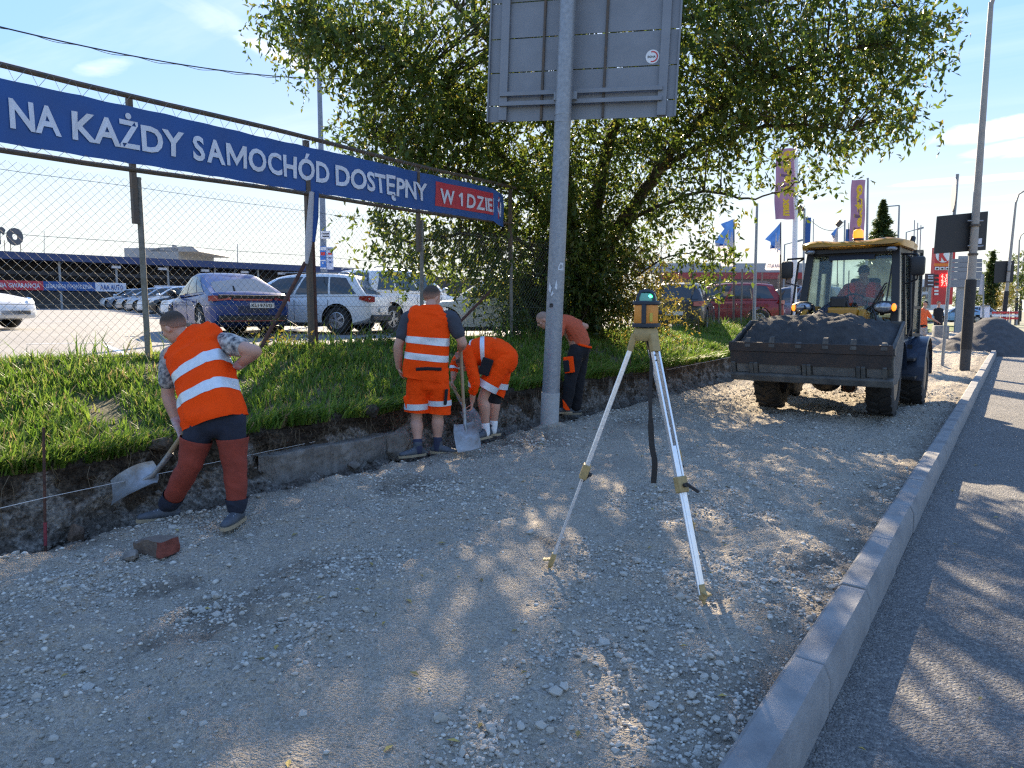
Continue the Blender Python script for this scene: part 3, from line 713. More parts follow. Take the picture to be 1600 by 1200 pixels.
def put_text(b, body, org, ux, uy, width=None, height=None, bold=.02, res=3, wrap=None, center=False, space=1.0, lift=.003):
    v, f, w, h = text_mesh(body, bold, res, 0, space)
    if not v: return b
    sy = (height / h) if height else width / w
    sx_ = (width / w) if width else sy
    org, ux, uy = Vector(org), nrm(ux), nrm(uy); n = ux.cross(uy)
    if center: org = org - ux * (w * sx_ / 2) - uy * (h * sy / 2)
    P = [org + ux * (p.x * sx_) + uy * (p.y * sy) + n * lift for p in v]
    if wrap: P = [wrap(p) for p in P]
    return b.add(P, f)

# ------------------------------------------------------------------ chain link fence
FZ = 1.0; FTOP = 2.96
post_y = [-2.3, .3, 2.0] + [onx(p, 540, XF).y for p in (231, 493, 659, 799)]
y0 = post_y[-1]
post_y += [y0 + 2.35 * i for i in range(1, 19)]
fence = empty('chain_link_fence', (XF, 4.2, FZ), 0, 'rusty chain link fence with wire mesh along the top of the grass bank', 'fence')
for i, y in enumerate(post_y):
    ln = random.uniform(-.03, .03); b = MB()
    dark = i == 4
    b.tube([(XF, y, .85), (XF - ln * .4, y - ln, FTOP + .03)], .045 if dark else .032, 10); b.tube([(XF - ln * .4, y - ln, FTOP + .03), (XF - ln * .4, y - ln, FTOP + .05)], .05 if dark else .036, 10)
    b.build('post', MAT['rust'] if dark else MAT['concrete_post'], fence, smooth=True, world=True)
W_ = .0017
for i in range(len(post_y) - 1):
    ya, yb = post_y[i] + .035, post_y[i + 1] - .035; H = FTOP - .98; s = .066 if ya < 14 else .08
    v, f = [], []
    def wire(p, q, r=W_):
        p, q = Vector(p), Vector(q); t = nrm(q - p); u = Vector((1, 0, 0)); w = t.cross(u); k = len(v)
        for c in (p, q):
            for a in range(3): v.append(c + u * (r * cos(a * 2.094)) + w * (r * sin(a * 2.094)))
        for a in range(3): f.append((k + a, k + (a + 1) % 3, k + 3 + (a + 1) % 3, k + 3 + a))
    n = int((yb - ya + H) / (s * 1.414)) + 1; L_ = yb - ya
    sag = .03 * sin(i * 2.1)
    for k in range(n + 1):
        c = k * s * 1.414
        for sg in (1, -1):
            # line y - z = const going up, clipped to the panel
            yy0, zz0 = c - H, 0.0
            t0, t1 = max(0, -yy0), min(H, L_ - yy0)
            if t1 - t0 < .02: continue
            p0, p1 = (yy0 + t0, t0), (yy0 + t1, t1)
            if sg < 0: p0, p1 = (L_ - p0[0], p0[1]), (L_ - p1[0], p1[1])
            ext = .025 if p1[1] > H - .001 else 0
            d = Vector((0, p1[0] - p0[0], p1[1] - p0[1])).normalized() * ext
            mid = ((p0[0] + p1[0]) / 2, (p0[1] + p1[1]) / 2)
            bow = lambda q: XF + sg * .0022 + .05 * sin(pi * q[0] / L_) * (sin(3 * q[1] + i) * .6)
            pts = [Vector((bow(q), ya + q[0], .98 + q[1])) for q in (p0, mid, p1)]; pts[2] += d
            wire(pts[0], pts[1]); wire(pts[1], pts[2])
    mb = MB(); mb.add(v, f); mb.build('wire_mesh', MAT['wire'], fence, world=True, fix=False, kind='stuff')
    for z in (1.05, 1.62, 2.30, FTOP - .06):
        mb = MB(); mb.tube([(XF + .012, ya - .03, z), (XF + .014, (ya + yb) / 2, z - .012), (XF + .012, yb + .03, z)], .0026, 4)
        mb.build('tension_wire', MAT['wire'], fence, world=True)
# slanting braces
for (a, c) in (((407, 545, -7.95), (477, 410, -7.97)), ((712, 510, -7.9), (766, 455, -7.97))):
    p, q = onx(*a), onx(*c); b = MB(); b.tube([p, q], .026, 8); b.build('brace', MAT['rust'], fence, smooth=True, world=True)

# ------------------------------------------------------------------ banner frame and banner
XB = XF + .07
yA, yB = -.3, onx(801, 305, XF).y + .02
frame = empty('pipe_frame', (XB, 5, 2.5), 0, 'long dark pipe frame bolted to the fence posts, carrying the blue banner', 'frame')
zt = lambda y: 3.86 + .0 * (y - 3); zb_ = lambda y: 3.07 + .013 * (y - 3)
for nm, zf, r in (('rail', zt, .03), ('rail', zb_, .028)):
    b = MB(); b.tube([(XF + .05, y, zf(y) + .012 * sin(y * 1.3)) for y in np.linspace(yA, yB, 16)], r, 8); b.build(nm, MAT['dark_steel'], frame, smooth=True, world=True)
for i in (1, 3, 4, 5, 6):
    y = post_y[i] - .06; b = MB()
    if i == 4: b.box((XF + .03, y - .03, (3.83 + .9) / 2), (.06, .07, 2.93))
    else: b.box((XF + .03, y - .02, (3.83 + 2.5) / 2), (.055, .055, 1.33))
    b.build('upright', MAT['dark_steel'], frame, world=True)
b = MB()
ban = empty('banner', (XB, 5, 3.1), 0, 'long blue advertising banner with pale capital lettering laced to the pipe frame', 'banner')
yBe = onx(787, 320, XB).y; yFold = onx(773, 330, XB).y
zbt = lambda y: 3.735 + .004 * (y - 3); zbb = lambda y: 3.125 + .006 * (y - 3)
def wrapb(p):
    y, z = p.y, p.z
    x = p.x + .016 * sin(y * 2.3 + z) + .009 * sin(y * 7 + z * 9) + .003 * sin(y * 17 - z * 13)
    k = float(sstep(yFold, yFold + .03, y)); k2 = float(sstep(yFold + .05, yBe + .05, y))
    return Vector((x + .07 * k - .04 * k2, y - .045 * k, z - .07 * k - .03 * k2 * sin(z * 14)))
nY, nZ = 130, 8; vs, fs = [], []
for i in range(nY + 1):
    y = yA + (yBe - yA) * i / nY
    for j in range(nZ + 1):
        z = zbb(y) + (zbt(y) - zbb(y)) * j / nZ
        if j in (0, nZ): z += (.008 if j == 0 else -.008) * abs(sin(y * 7.0))
        vs.append(wrapb(Vector((XB, y, z))))
fs = [(i * (nZ + 1) + j, (i + 1) * (nZ + 1) + j, (i + 1) * (nZ + 1) + j + 1, i * (nZ + 1) + j + 1) for i in range(nY) for j in range(nZ)]
b.add(vs, fs); b.build('sheet', MAT['blue_print'], ban, smooth=60, world=True, fix=False)
ra, rb = onx(681, 310, XB).y, onx(772, 330, XB).y + .10
b = MB(); vs = []
for i in range(25):
    y = ra + (rb - ra) * i / 24
    for j in range(4): vs.append(wrapb(Vector((XB + .006, y, 3.235 + .0065 * (y - 3) + .39 * j / 3))))
b.add(vs, [(i * 4 + j, i * 4 + 4 + j, i * 4 + 5 + j, i * 4 + 1 + j) for i in range(24) for j in range(3)])
b.build('red_field', MAT['red_print'], ban, smooth=60, world=True, fix=False)
def ban_text(body, pxa, pxb, zbase, cap, bold, lift):
    b = MB(); ya, yb = onx(pxa, 230, XB).y, onx(pxb, 300, XB).y
    put_text(b, body, (XB, ya, zbase + .0055 * (ya - 3)), (0, 1, .0055), (0, 0, 1), yb - ya, cap, bold, 3, wrapb, lift=lift)
    b.build('lettering', MAT['white_print'], ban, world=True, fix=False)
ban_text('NA', 18, 102, 3.29, .265, .028, .013)
ban_text('KAŻDY', 115, 289, 3.29, .265, .028, .013)
ban_text('SAMOCHÓD', 299, 514, 3.29, .265, .028, .013)
ban_text('DOSTĘPNY', 522, 668, 3.29, .265, .028, .013)
ban_text('W 1 DZIEŃ', 686, 780, 3.30, .225, .028, .016)
ban_text('T', -22, 4, 3.29, .265, .028, .013)
# lacing
b = MB(); y = yA
while y < yBe - .1:
    for za, zc in ((zbt, zt), (zbb, zb_)):
        p = Vector((XB, y + .1, za(y) + (-.015 if za is zbt else .015)))
        for dy in (-.07, .10): b.tube([p, (XF + .08, y + .1 + dy, zc(y))], .0028, 3)
    y += .2
b.build('lacing', M('grey_cord', (.25, .25, .25), .8), ban, world=True, kind='stuff')

# ------------------------------------------------------------------ leaves and branches
def leaf_mat(name, cols, tr=.45):
    m = bpy.data.materials.new(name); m.use_nodes = True; N, L = m.node_tree.nodes, m.node_tree.links; N.clear()
    out = N.new('ShaderNodeOutputMaterial'); g = N.new('ShaderNodeNewGeometry'); r = N.new('ShaderNodeValToRGB'); e = r.color_ramp.elements
    e[0].color = (*cols[0][1], 1); e[0].position = cols[0][0]; e[1].color = (*cols[1][1], 1); e[1].position = cols[1][0]
    for p, c in cols[2:]: q = e.new(p); q.color = (*c, 1)
    L.new(g.outputs['Random Per Island'], r.inputs[0])
    d = N.new('ShaderNodeBsdfPrincipled'); d.inputs['Roughness'].default_value = .45; d.inputs['Specular IOR Level'].default_value = .4
    t = N.new('ShaderNodeBsdfTranslucent'); x = N.new('ShaderNodeMixShader'); x.inputs[0].default_value = tr
    h = N.new('ShaderNodeHueSaturation'); h.inputs['Value'].default_value = 1.5; h.inputs['Hue'].default_value = .485; L.new(r.outputs[0], h.inputs['Color'])
    L.new(r.outputs[0], d.inputs['Base Color']); L.new(h.outputs[0], t.inputs[0]); L.new(d.outputs[0], x.inputs[1]); L.new(t.outputs[0], x.inputs[2]); L.new(x.outputs[0], out.inputs[0])
    return m
MAT['leaf'] = leaf_mat('maple_leaf', [(0, (.045, .085, .013)), (.5, (.075, .125, .018)), (.92, (.11, .13, .022)), (1, (.18, .16, .022))])
MAT['leaf_dark'] = leaf_mat('shrub_leaf', [(0, (.022, .045, .010)), (.6, (.04, .07, .014)), (1, (.09, .11, .02))], .35)
MAT['leaf_yellow'] = leaf_mat('yellowing_leaf', [(0, (.06, .07, .012)), (.5, (.12, .12, .02)), (1, (.24, .18, .03))], .5)
def leaf_cloud(centers, g, sprays=4, per=9, spread=.30, ll=(.06, .165), droop=.5):
    """centers (n,3) -> leaf quads (folded), arranged along short twigs round each centre"""
    n = len(centers); S = n * sprays
    c = np.repeat(np.asarray(centers), sprays, 0) + g.normal(0, spread, (S, 3)) * np.array([1, 1, .7])
    d = g.normal(size=(S, 3)); d[:, 2] -= droop; d /= np.linalg.norm(d, axis=1, keepdims=True)
    tl = g.uniform(.22, .5, S)
    t = np.tile(np.linspace(.1, 1, per), (S, 1)) + g.uniform(-.05, .05, (S, per))
    base = c[:, None, :] + d[:, None, :] * (t * tl[:, None])[:, :, None]
    base[:, :, 2] -= .10 * t * t
    ax = d[:, None, :] * .6 + g.normal(0, .75, (S, per, 3)); ax[:, :, 2] -= droop * .9
    ax /= np.linalg.norm(ax, axis=2, keepdims=True)
    base = base.reshape(-1, 3); ax = ax.reshape(-1, 3); m = len(base)
    sd = np.cross(ax, g.normal(size=(m, 3))); sd /= np.linalg.norm(sd, axis=1, keepdims=True) + 1e-9
    nn = np.cross(ax, sd)
    L_ = g.uniform(*ll, m)[:, None]; w = L_ * g.uniform(.19, .27, m)[:, None]; fold = .35
    mid = base + ax * L_ * .42
    V = np.stack([base, mid + sd * w + nn * w * fold, base + ax * L_ - nn * L_ * .08, mid - sd * w + nn * w * fold], 1)
    o = np.arange(m)[:, None] * 4
    Fc = np.concatenate([o + np.array([[0, 1, 2]]), o + np.array([[0, 2, 3]])])
    return V.reshape(-1, 3), Fc
def sample_ell(e, g, n):
    """e = (px, py, half width px, half height px, d, half depth m) -> n points, denser towards the rim"""
    px_, py_, hw, hh, d, hd = e
    c = np.array(at(px_, py_, d)); s = d / F
    p = g.normal(size=(n, 3)); p /= np.linalg.norm(p, axis=1, keepdims=True); p *= (g.random(n) ** .42)[:, None]
    return c + np.outer(p[:, 0] * hw * s, np.array(RGT)) + np.outer(p[:, 1] * hd, np.array(FWD)) + np.outer(p[:, 2] * hh * s, np.array(UP))
def smooth_path(pts, k=5):
    pts = [Vector(p) for p in pts]; out = []
    for i in range(len(pts) - 1):
        p0, p1, p2, p3 = pts[max(i - 1, 0)], pts[i], pts[i + 1], pts[min(i + 2, len(pts) - 1)]
        for j in range(k):
            t = j / k; out.append(.5 * ((2 * p1) + (p2 - p0) * t + (2 * p0 - 5 * p1 + 4 * p2 - p3) * t * t + (3 * p1 - p0 - 3 * p2 + p3) * t ** 3))
    return out + [pts[-1]]
g = np.random.default_rng(21)
limbs = [
    ([(928, 530, 17.2), (930, 440, 17), (968, 355, 16.4), (1028, 268, 15.6), (1065, 215, 15), (1130, 160, 14.3), (1230, 110, 13.5), (1340, 75, 13)], .19),
    ([(1028, 268, 15.6), (1090, 232, 15), (1160, 205, 14.2), (1240, 195, 13.6), (1330, 205, 13.2)], .075),
    ([(920, 530, 17.2), (925, 400, 16.9), (945, 250, 16), (985, 140, 15.2), (1050, 30, 14.4), (1130, -90, 14)], .20),
    ([(908, 530, 17.2), (895, 390, 16.6), (878, 230, 15.7), (845, 110, 15), (800, 0, 14.4), (740, -110, 14.2)], .19),
    ([(893, 380, 16.5), (830, 300, 15.6), (760, 215, 14.8), (690, 130, 14.2), (600, 85, 13.6), (480, 35, 13.2)], .10),
    ([(830, 300, 15.6), (740, 272, 14.7), (660, 250, 14.2), (585, 215, 13.7)], .06),
    ([(900, 450, 16.8), (810, 375, 15), (720, 365, 14.2), (640, 378, 13.6), (590, 345, 13.3)], .055),
    ([(968, 355, 16.4), (1040, 318, 15.2), (1100, 300, 14.2), (1180, 310, 13.6), (1250, 285, 13.3)], .05),
    ([(1050, 30, 14.4), (1200, 0, 13.6), (1330, -40, 13.2), (1420, 30, 13)], .07),
    ([(940, 480, 17), (1010, 420, 16), (1075, 395, 15), (1112, 405, 14.5)], .03),
    ([(878, 230, 15.7), (760, 60, 14.4), (640, -40, 13.8), (520, -40, 13.4)], .08),
]
tp = at(925, 530, 17.2)
tree = empty('maple_tree', (tp.x, tp.y, 1.0), 0, 'large spreading broadleaf tree with a backlit crown behind the big road sign', 'tree')
limb_pts = []; limb_r = []
for i, (pts, r0) in enumerate(limbs):
    P = smooth_path([at(*p) for p in pts], 6); n = len(P)
    P = [p + Vector((g.uniform(-.03, .03), g.uniform(-.03, .03), g.uniform(-.03, .03))) for p in P]
    if i in (0, 2, 3): P[0].z = .85
    rr = [max(r0 * (1 - .86 * k / (n - 1)) + (.10 * max(0, 1 - k / 3) if i in (0, 2, 3) else 0), .012) for k in range(n)]
    b = MB(); b.tube(P, rr, 9, rnd=True); b.build('trunk' if i in (0, 2, 3) else 'limb', MAT['bark'], tree, smooth=True, world=True)
    s = 0 if i not in (0, 2, 3) else n // 3
    limb_pts += P[s:]; limb_r += rr[s:]
LP = np.array([p[:] for p in limb_pts])
ells = [((470, 20, 65, 45, 13.2, 1.0), 50), ((570, 60, 110, 75, 13.5, 1.8), 137), ((660, 170, 110, 95, 14.2, 1.8), 166), ((620, 220, 75, 85, 13.8, 1.2), 79), ((830, 60, 190, 110, 13.6, 2.2), 238),
        ((800, 260, 150, 110, 15, 1.8), 250), ((1030, 90, 170, 130, 14.2, 2.4), 233), ((1220, 60, 190, 95, 13.5, 2), 196), ((1370, 90, 80, 85, 13.1, 1.3), 66), ((1330, 190, 75, 50, 13.2, .9), 26),
        ((1200, 180, 150, 58, 13.8, 1.6), 103), ((1080, 225, 80, 45, 14.8, 1.5), 43), ((950, 300, 110, 130, 16.3, 1.4), 260), ((880, 400, 115, 110, 16, 1.2), 240), ((645, 400, 60, 45, 13.6, .7), 35), ((620, 335, 50, 35, 13.4, .6), 19),
        ((745, 390, 80, 70, 14.6, .9), 72), ((1095, 305, 85, 26, 14.3, .9), 22), ((1228, 285, 40, 14, 13.4, .4), 6), ((1112, 405, 26, 34, 14.4, .45), 16), ((1420, 40, 45, 40, 13, .7), 29), ((1390, 190, 40, 25, 13.1, .5), 10),
        ((800, -130, 330, 110, 14, 2.8), 187), ((1150, -110, 250, 100, 13.8, 2.4), 144)]
cent = np.concatenate([sample_ell(e, g, n) for e, n in ells])
tw = MB()
for c in cent:
    dist = np.linalg.norm(LP - c, axis=1) + .6 * np.maximum(0, LP[:, 2] - c[2]); k = int(np.argmin(dist)); p = Vector(LP[k]); q = Vector(c)
    if (q - p).length > 3.2: continue
    m_ = (p + q) / 2 + Vector((g.uniform(-.1, .1), g.uniform(-.1, .1), g.uniform(.0, .18)))
    r = min(limb_r[k] * .7, .008 + .006 * (q - p).length)
    tw.tube([p, m_, q], [r, r * .6, .004], 4, caps=False)
tw.build('twigs', MAT['bark'], tree, world=True, fix=False, kind='stuff')
V, Fc = leaf_cloud(cent, g)
off = np.array(tree.location); np_obj('foliage', V - off, Fc, MAT['leaf'], tree, kind='stuff')
def shrub(name, ell, n, mat, label, cat, base, stems=5, **kw):
    bp = at(*base); o = empty(name, (bp.x, bp.y, 1.0), 0, label, cat)
    cs = np.concatenate([sample_ell(e, g, k) for e, k in zip(ell, n)]); cs[:, 2] = np.maximum(cs[:, 2], 1.05)
    b = MB()
    for k in range(stems):
        q = Vector(cs[int(g.integers(len(cs)))]); p = Vector((bp.x + g.uniform(-.3, .3), bp.y + g.uniform(-.3, .3), .85))
        b.tube([p, (p + q) / 2 + Vector((g.uniform(-.15, .15), g.uniform(-.15, .15), .1)), q], [.02, .014, .005], 5)
    b.build('stem', MAT['bark'], o, world=True)
    V, Fc = leaf_cloud(cs, g, **kw); np_obj('foliage', V - np.array(o.location), Fc, mat, o, kind='stuff')
    return o
shrub('shrub', [(850, 460, 60, 70, 15.3, .7), (920, 440, 60, 80, 15.8, .7)], [90, 90], MAT['leaf_dark'], 'dense dark green shrub against the fence behind the galvanised pole', 'shrub', (880, 525, 15.5), spread=.22)
shrub('shrub', [(1000, 450, 50, 75, 16.2, .7), (1030, 480, 40, 45, 16.2, .6), (960, 470, 40, 60, 15.8, .6)], [75, 45, 50], MAT['leaf_yellow'], 'yellowing twiggy shrub behind the laser level', 'shrub', (1000, 525, 16.2), spread=.22, ll=(.05, .09))
shrub('bramble', [(800, 500, 30, 28, 14, .4)], [22], MAT['leaf_dark'], 'small leafy bramble at the foot of the last banner post', 'shrub', (800, 530, 14), spread=.15, ll=(.06, .1))
for i, (px_, py_, d_, n_, lab) in enumerate(((1085, 500, 20.5, 20, 'low weed clump in sunlit grass beneath the dark estate car'), (1180, 495, 25, 22, 'tall weed clump by the fence in front of the blue grey car'), (437, 530, 9.5, 9, 'single leafy weed beside the brace by the blue car'), (590, 545, 10.9, 30, 'bushy weed patch at the fence below the white estate car'))):
    shrub('weed', [(px_, py_, 18, 20, d_, .3)], [n_], MAT['leaf_yellow'] if i != 3 else MAT['leaf_dark'], lab, 'weed', (px_, py_ + 20, d_), stems=4, spread=.12, sprays=3, per=7, ll=(.04, .08))
# ------------------------------------------------------------------ the big road sign seen from behind, on its galvanised pole
b0 = gp(858, 668); PD = b0.dot(FWD)
ptop = at(892, -110, PD); pax = nrm(ptop - b0)
sign = empty('road_sign', (b0.x, b0.y, 0), 0, 'large grey road sign seen from behind on a thick galvanised pole in the gravel', 'sign')
b = MB(); b.tube([b0 - pax * .2, at(865, 520, PD), at(881, 148, PD)], [.118, .112, .104], 24); b.tube([at(881, 148, PD), ptop], [.104, .098], 24)
b.build('pole', MAT['galv'], sign, smooth=True, world=True)
b = MB(); b.tube([b0 - pax * .05, b0 + pax * .47], .1215, 24); b.build('pole_sleeve', M('mortar_stained_zinc', (.33, .33, .32), .8, col2=(.42, .42, .41), scale=18, bump=.2), sign, smooth=True, world=True)
b = MB()
for t in (3.93, 4.02): q = b0 + pax * t; b.tube([q, q + pax * .03], .108, 24)
b.build('pole_band', MAT['galv'], sign, smooth=True, world=True)
a15 = R(15); eh = RGT * cos(a15) - FWD * sin(a15); eh = nrm(eh - pax * eh.dot(pax)); en = nrm(eh.cross(pax))         # en points away from the camera
if en.dot(FWD) < 0: en = -en
sc = at(872, 180, PD) + en * .16
sc = b0 + pax * (sc - b0).dot(pax) + en * .17
sl, sr = -1.07, 1.40
def sp(u, v, n=0.0): return sc + eh * u + pax * v + en * n
ROT = Matrix((eh, en, pax)).transposed()
rows = [(0.0, .20), (.215, .62), (.635, 1.05), (1.065, 1.50), (1.515, 1.95), (1.965, 2.4)]
for (v0, v1) in rows:
    MB().box(sp((sl + sr) / 2, (v0 + v1) / 2, .05), (sr - sl, .012, v1 - v0), ROT).build('panel_strip', MAT['sign_grey'], sign, world=True)
for u in (sl + .22, -.33 + .0, .48, sr - .18):
    wide = u in (sl + .22, sr - .18)
    MB().box(sp(u, 1.2, .018 if wide else .028), (.11 if wide else .03, .05 if wide else .03, 2.38), ROT, .004).build('rib', MAT['sign_grey'] if wide else MAT['dark_steel'], sign, world=True)
for v in (.21, .335, 1.62, 1.75):
    MB().box(sp((sl + sr) / 2, v, -.022), (sr - sl - .36, .028, .055), ROT, .004).build('cross_rail', MAT['sign_grey'], sign, world=True)
for u in (sl + .01, sr - .01):
    MB().box(sp(u, 1.2, .03), (.02, .055, 2.4), ROT).build('edge_strip', MAT['sign_grey'], sign, world=True)
b = MB()
for v in (.27, 1.68): b.box(sp(.0, v, -.05), (.30, .05, .10), ROT, .005)
b.build('bracket', MAT['galv'], sign, world=True)
st = sp(1.07, .735, .040)
def disc(b, c, ux, uy, r0, r1, n=28, a0=0, a1=2 * pi, lift=0.0):
    nn = nrm(Vector(ux).cross(Vector(uy))); c = Vector(c) + nn * lift; full = a1 - a0 > 6.2
    k = n if full else n + 1
    P = [c + ux * (r1 * cos(a0 + (a1 - a0) * i / n)) + uy * (r1 * sin(a0 + (a1 - a0) * i / n)) for i in range(k)]
    if r0 <= 0: return b.add(P, [tuple(range(k))])
    Q = [c + ux * (r0 * cos(a0 + (a1 - a0) * i / n)) + uy * (r0 * sin(a0 + (a1 - a0) * i / n)) for i in range(k)]
    return b.add(P + Q, [(i, (i + 1) % k, k + (i + 1) % k, k + i) for i in range(n)])
o = disc(MB(), st, eh, pax, 0, .085).build('sticker', MAT['white_paint'], sign, world=True, fix=False, label='round white sticker with a red arc')
o2 = disc(MB(), st, eh, pax, .052, .068, a0=-1.9, a1=1.9, lift=.0015); o2 = o2.build('red_arc', MAT['red_paint'], o, world=True, fix=False)
put_text(MB(), 'SIGNA', st - eh * .012, eh, pax, .10, .026, .02, 2, center=True, lift=.003).build('lettering', MAT['black'], o, world=True, fix=False)
# scraps of paper stuck to the pole
def pole_patch(name, poly, mat, lift=.0015, label=None, parent=sign):
    P = []
    for (px_, py_) in poly:
        r_ = ray(px_, py_); ax = b0 + pax * ((485 + (668 - 485) - py_) / (668 - 0) * 5.6)
        # meet the pole surface: march along the view ray
        t = (PD - .13) / r_.dot(FWD); q = CAMP + r_ * t
        for _ in range(60):
            s = (q - b0).dot(pax); rad = (q - b0 - pax * s).length; R0 = .1165 - .0035 * max(0, s - 1) + lift
            if rad <= R0: break
            q = q + nrm(r_) * max(rad - R0, .0004)
        P.append(q)
    b = MB(); b.add(P, [tuple(range(len(P)))]); return b.build(name, mat, parent, world=True, fix=False, label=label)
paper = M('torn_paper', (.60, .63, .66), .8, var=.12, scale=60)
def fine(poly, n=4):
    out = []
    for i in range(len(poly)):
        a, c = poly[i], poly[(i + 1) % len(poly)]
        out += [(a[0] + (c[0] - a[0]) * k / n, a[1] + (c[1] - a[1]) * k / n) for k in range(n)]
    return out
for poly in ([(875, 410), (880, 410.5), (880, 422.5), (872, 422), (872, 418)], [(869.5, 437), (871, 446), (870, 453), (866.5, 450)], [(859, 440), (860.5, 446), (862, 449), (860, 458), (857, 453)], [(864, 454), (865, 459), (861.5, 463.5), (860.5, 460)]):
    pole_patch('sticker_scrap', fine(poly, 2), paper)
pole_patch('sticker', fine([(859, 474), (864, 474), (864, 480), (858, 480)], 2), MAT['black'], label='small black sticker')
# soil heaped round the foot
boulder('soil_collar', (b0.x, b0.y, -.05), .30, MAT['gravel'], 'low ring of gravel heaped round the foot of the galvanised pole', 'gravel heap', (1, 1, .42), 17)

# ------------------------------------------------------------------ poles by the kerb
beige = M('beige_lamp_post_paint', (.33, .31, .28), .6, col2=(.27, .25, .23), scale=6); blk = M('black_post_sleeve', (.018, .018, .02), .7, var=.3, scale=8, bump=.15)
dkgrey = M('dark_grey_post_foot', (.05, .052, .055), .75, var=.2)
def lamp_post(px0, py0, px1, py1, r, h, blacktop, label, sleeve=True, mid=None, arm=True, group='street lamps along the kerb'):
    p = gp(px0, py0); d = p.dot(FWD); q = at(px1, py1, d); ax = nrm(q - p); top = p + ax * h
    o = empty('street_lamp', (p.x, p.y, 0), 0, label, 'street lamp', group)
    b = MB(); b.tube([p - ax * .1, p + ax * h * .45, top], [r, r * .8, r * .5], 14); b.build('pole', beige, o, smooth=True, world=True)
    if sleeve:
        b = MB(); b.tube([p + ax * blacktop[0], p + ax * blacktop[1]], r * 1.16, 14); b.build('sleeve', blk, o, smooth=True, world=True)
        b = MB(); b.tube([p - ax * .1, p + ax * blacktop[0]], r * 1.1, 14); b.build('foot', dkgrey, o, smooth=True, world=True)
    b = MB()
    for t in (blacktop[1] + .62, blacktop[1] + 1.35): b.tube([p + ax * t, p + ax * (t + .05)], r * 1.08, 12)
    b.build('band', MAT['dark_steel'], o, smooth=True, world=True)
    if arm:
        s = Vector((1, 0, 0)); b = MB(); b.tube([top - ax * .1, top + ax * .5 + s * .12, top + ax * .85 + s * .6, top + ax * .95 + s * 1.5], r * .45, 8); b.build('arm', beige, o, smooth=True, world=True)
        c = top + ax * .97 + s * 1.8; MB().box(c, (.75, .28, .12), None, .04).build('lamp_head', MAT['galv'], o, world=True)
    return o, p, ax, d
L1, pA, axA, dA = lamp_post(1507, 578, 1549, 0, .112, 9.2, (.55, 2.35), 'nearest beige lamp post with a black sleeve, carrying a black sign board, by the kerb')
def back_board(name, corners, d, label, pole_off=.12):
    P = [at(x, y, d) for x, y in corners]; n = nrm((P[1] - P[0]).cross(P[3] - P[0]))
    if n.dot(FWD) < 0: n = -n
    c = sum(P, Vector()) / 4
    o = empty(name, (c.x, c.y, c.z), 0, label, 'sign')
    b = MB(); b.prism([p + n * pole_off for p in P], n * .03); b.build('board', M('black_sign_back', (.016, .018, .022), .55, var=.2), o, world=True)
    ux = nrm(P[1] - P[0]); uy = nrm(P[0] - P[3])
    return o, P, n, ux, uy
o, P, n, ux, uy = back_board('sign_board', [(1469, 337), (1549, 329), (1545, 390), (1464, 396)], dA, 'larger black board back clamped to the nearest lamp post')
c = at(1536, 376, dA) + n * .117; MB().box(c, (.09, .004, .14), Matrix((ux, n, uy)).transposed()).build('label_sticker', MAT['white_print'], o, world=True)
c = at(1536, 384, dA) + n * .117; MB().box(c, (.12, .004, .03), Matrix((ux, n, uy)).transposed()).build('label_sticker', MAT['white_print'], o, world=True)
b = MB()
for yy in (345, 384): b.tube([at(1512, yy, dA), at(1536, yy, dA)], .02, 6)
b.build('clamp', MAT['galv'], o, world=True)
# thin sign post with a round sign seen almost edge-on
p = gp(1472, 573); d = p.dot(FWD); q = at(1496, 272, d)
o = empty('round_sign', (p.x, p.y, 0), 0, 'thin tilted steel post with a round sign seen edge on', 'sign')
b = MB(); b.tube([p - UP * .1, q], .042, 10); b.build('post', MAT['galv'], o, smooth=True, world=True)
ax = nrm(q - p); c = at(1490, 305, d); sn = nrm(RGT * .90 - FWD * .40); uu = nrm(sn.cross(ax))
b = MB(); b.lathe(c + sn * -.005, [(.43, 0), (.44, .006), (.44, .02), (.43, .026)], 28, sn); b.build('disc', MAT['sign_grey'], o, smooth=30, world=True)
# further lamps
L2, pC, axC, dC = lamp_post(1566, 520, 1599, 205, .13, 9.0, (.5, 2.9), 'second beige lamp post beyond the dark heap, with a smaller black board')
o, P, n, ux, uy = back_board('sign_board', [(1557, 408), (1587, 407), (1585, 441), (1555, 442)], dC, 'smaller black board back on the lamp post beyond the heap')
MB().box(at(1581, 412, dC) + n * .117, (.12, .004, .08), Matrix((ux, n, uy)).transposed()).build('label_sticker', MAT['white_print'], o, world=True)
lamp_post(1587, 508, 1601, 190, .13, 9, (.5, 2.9), 'third lamp post in the row, right of the smaller black board')
lamp_post(1594, 502, 1606, 250, .13, 9, (.5, 2.9), 'farthest lamp post in the row at the right edge')

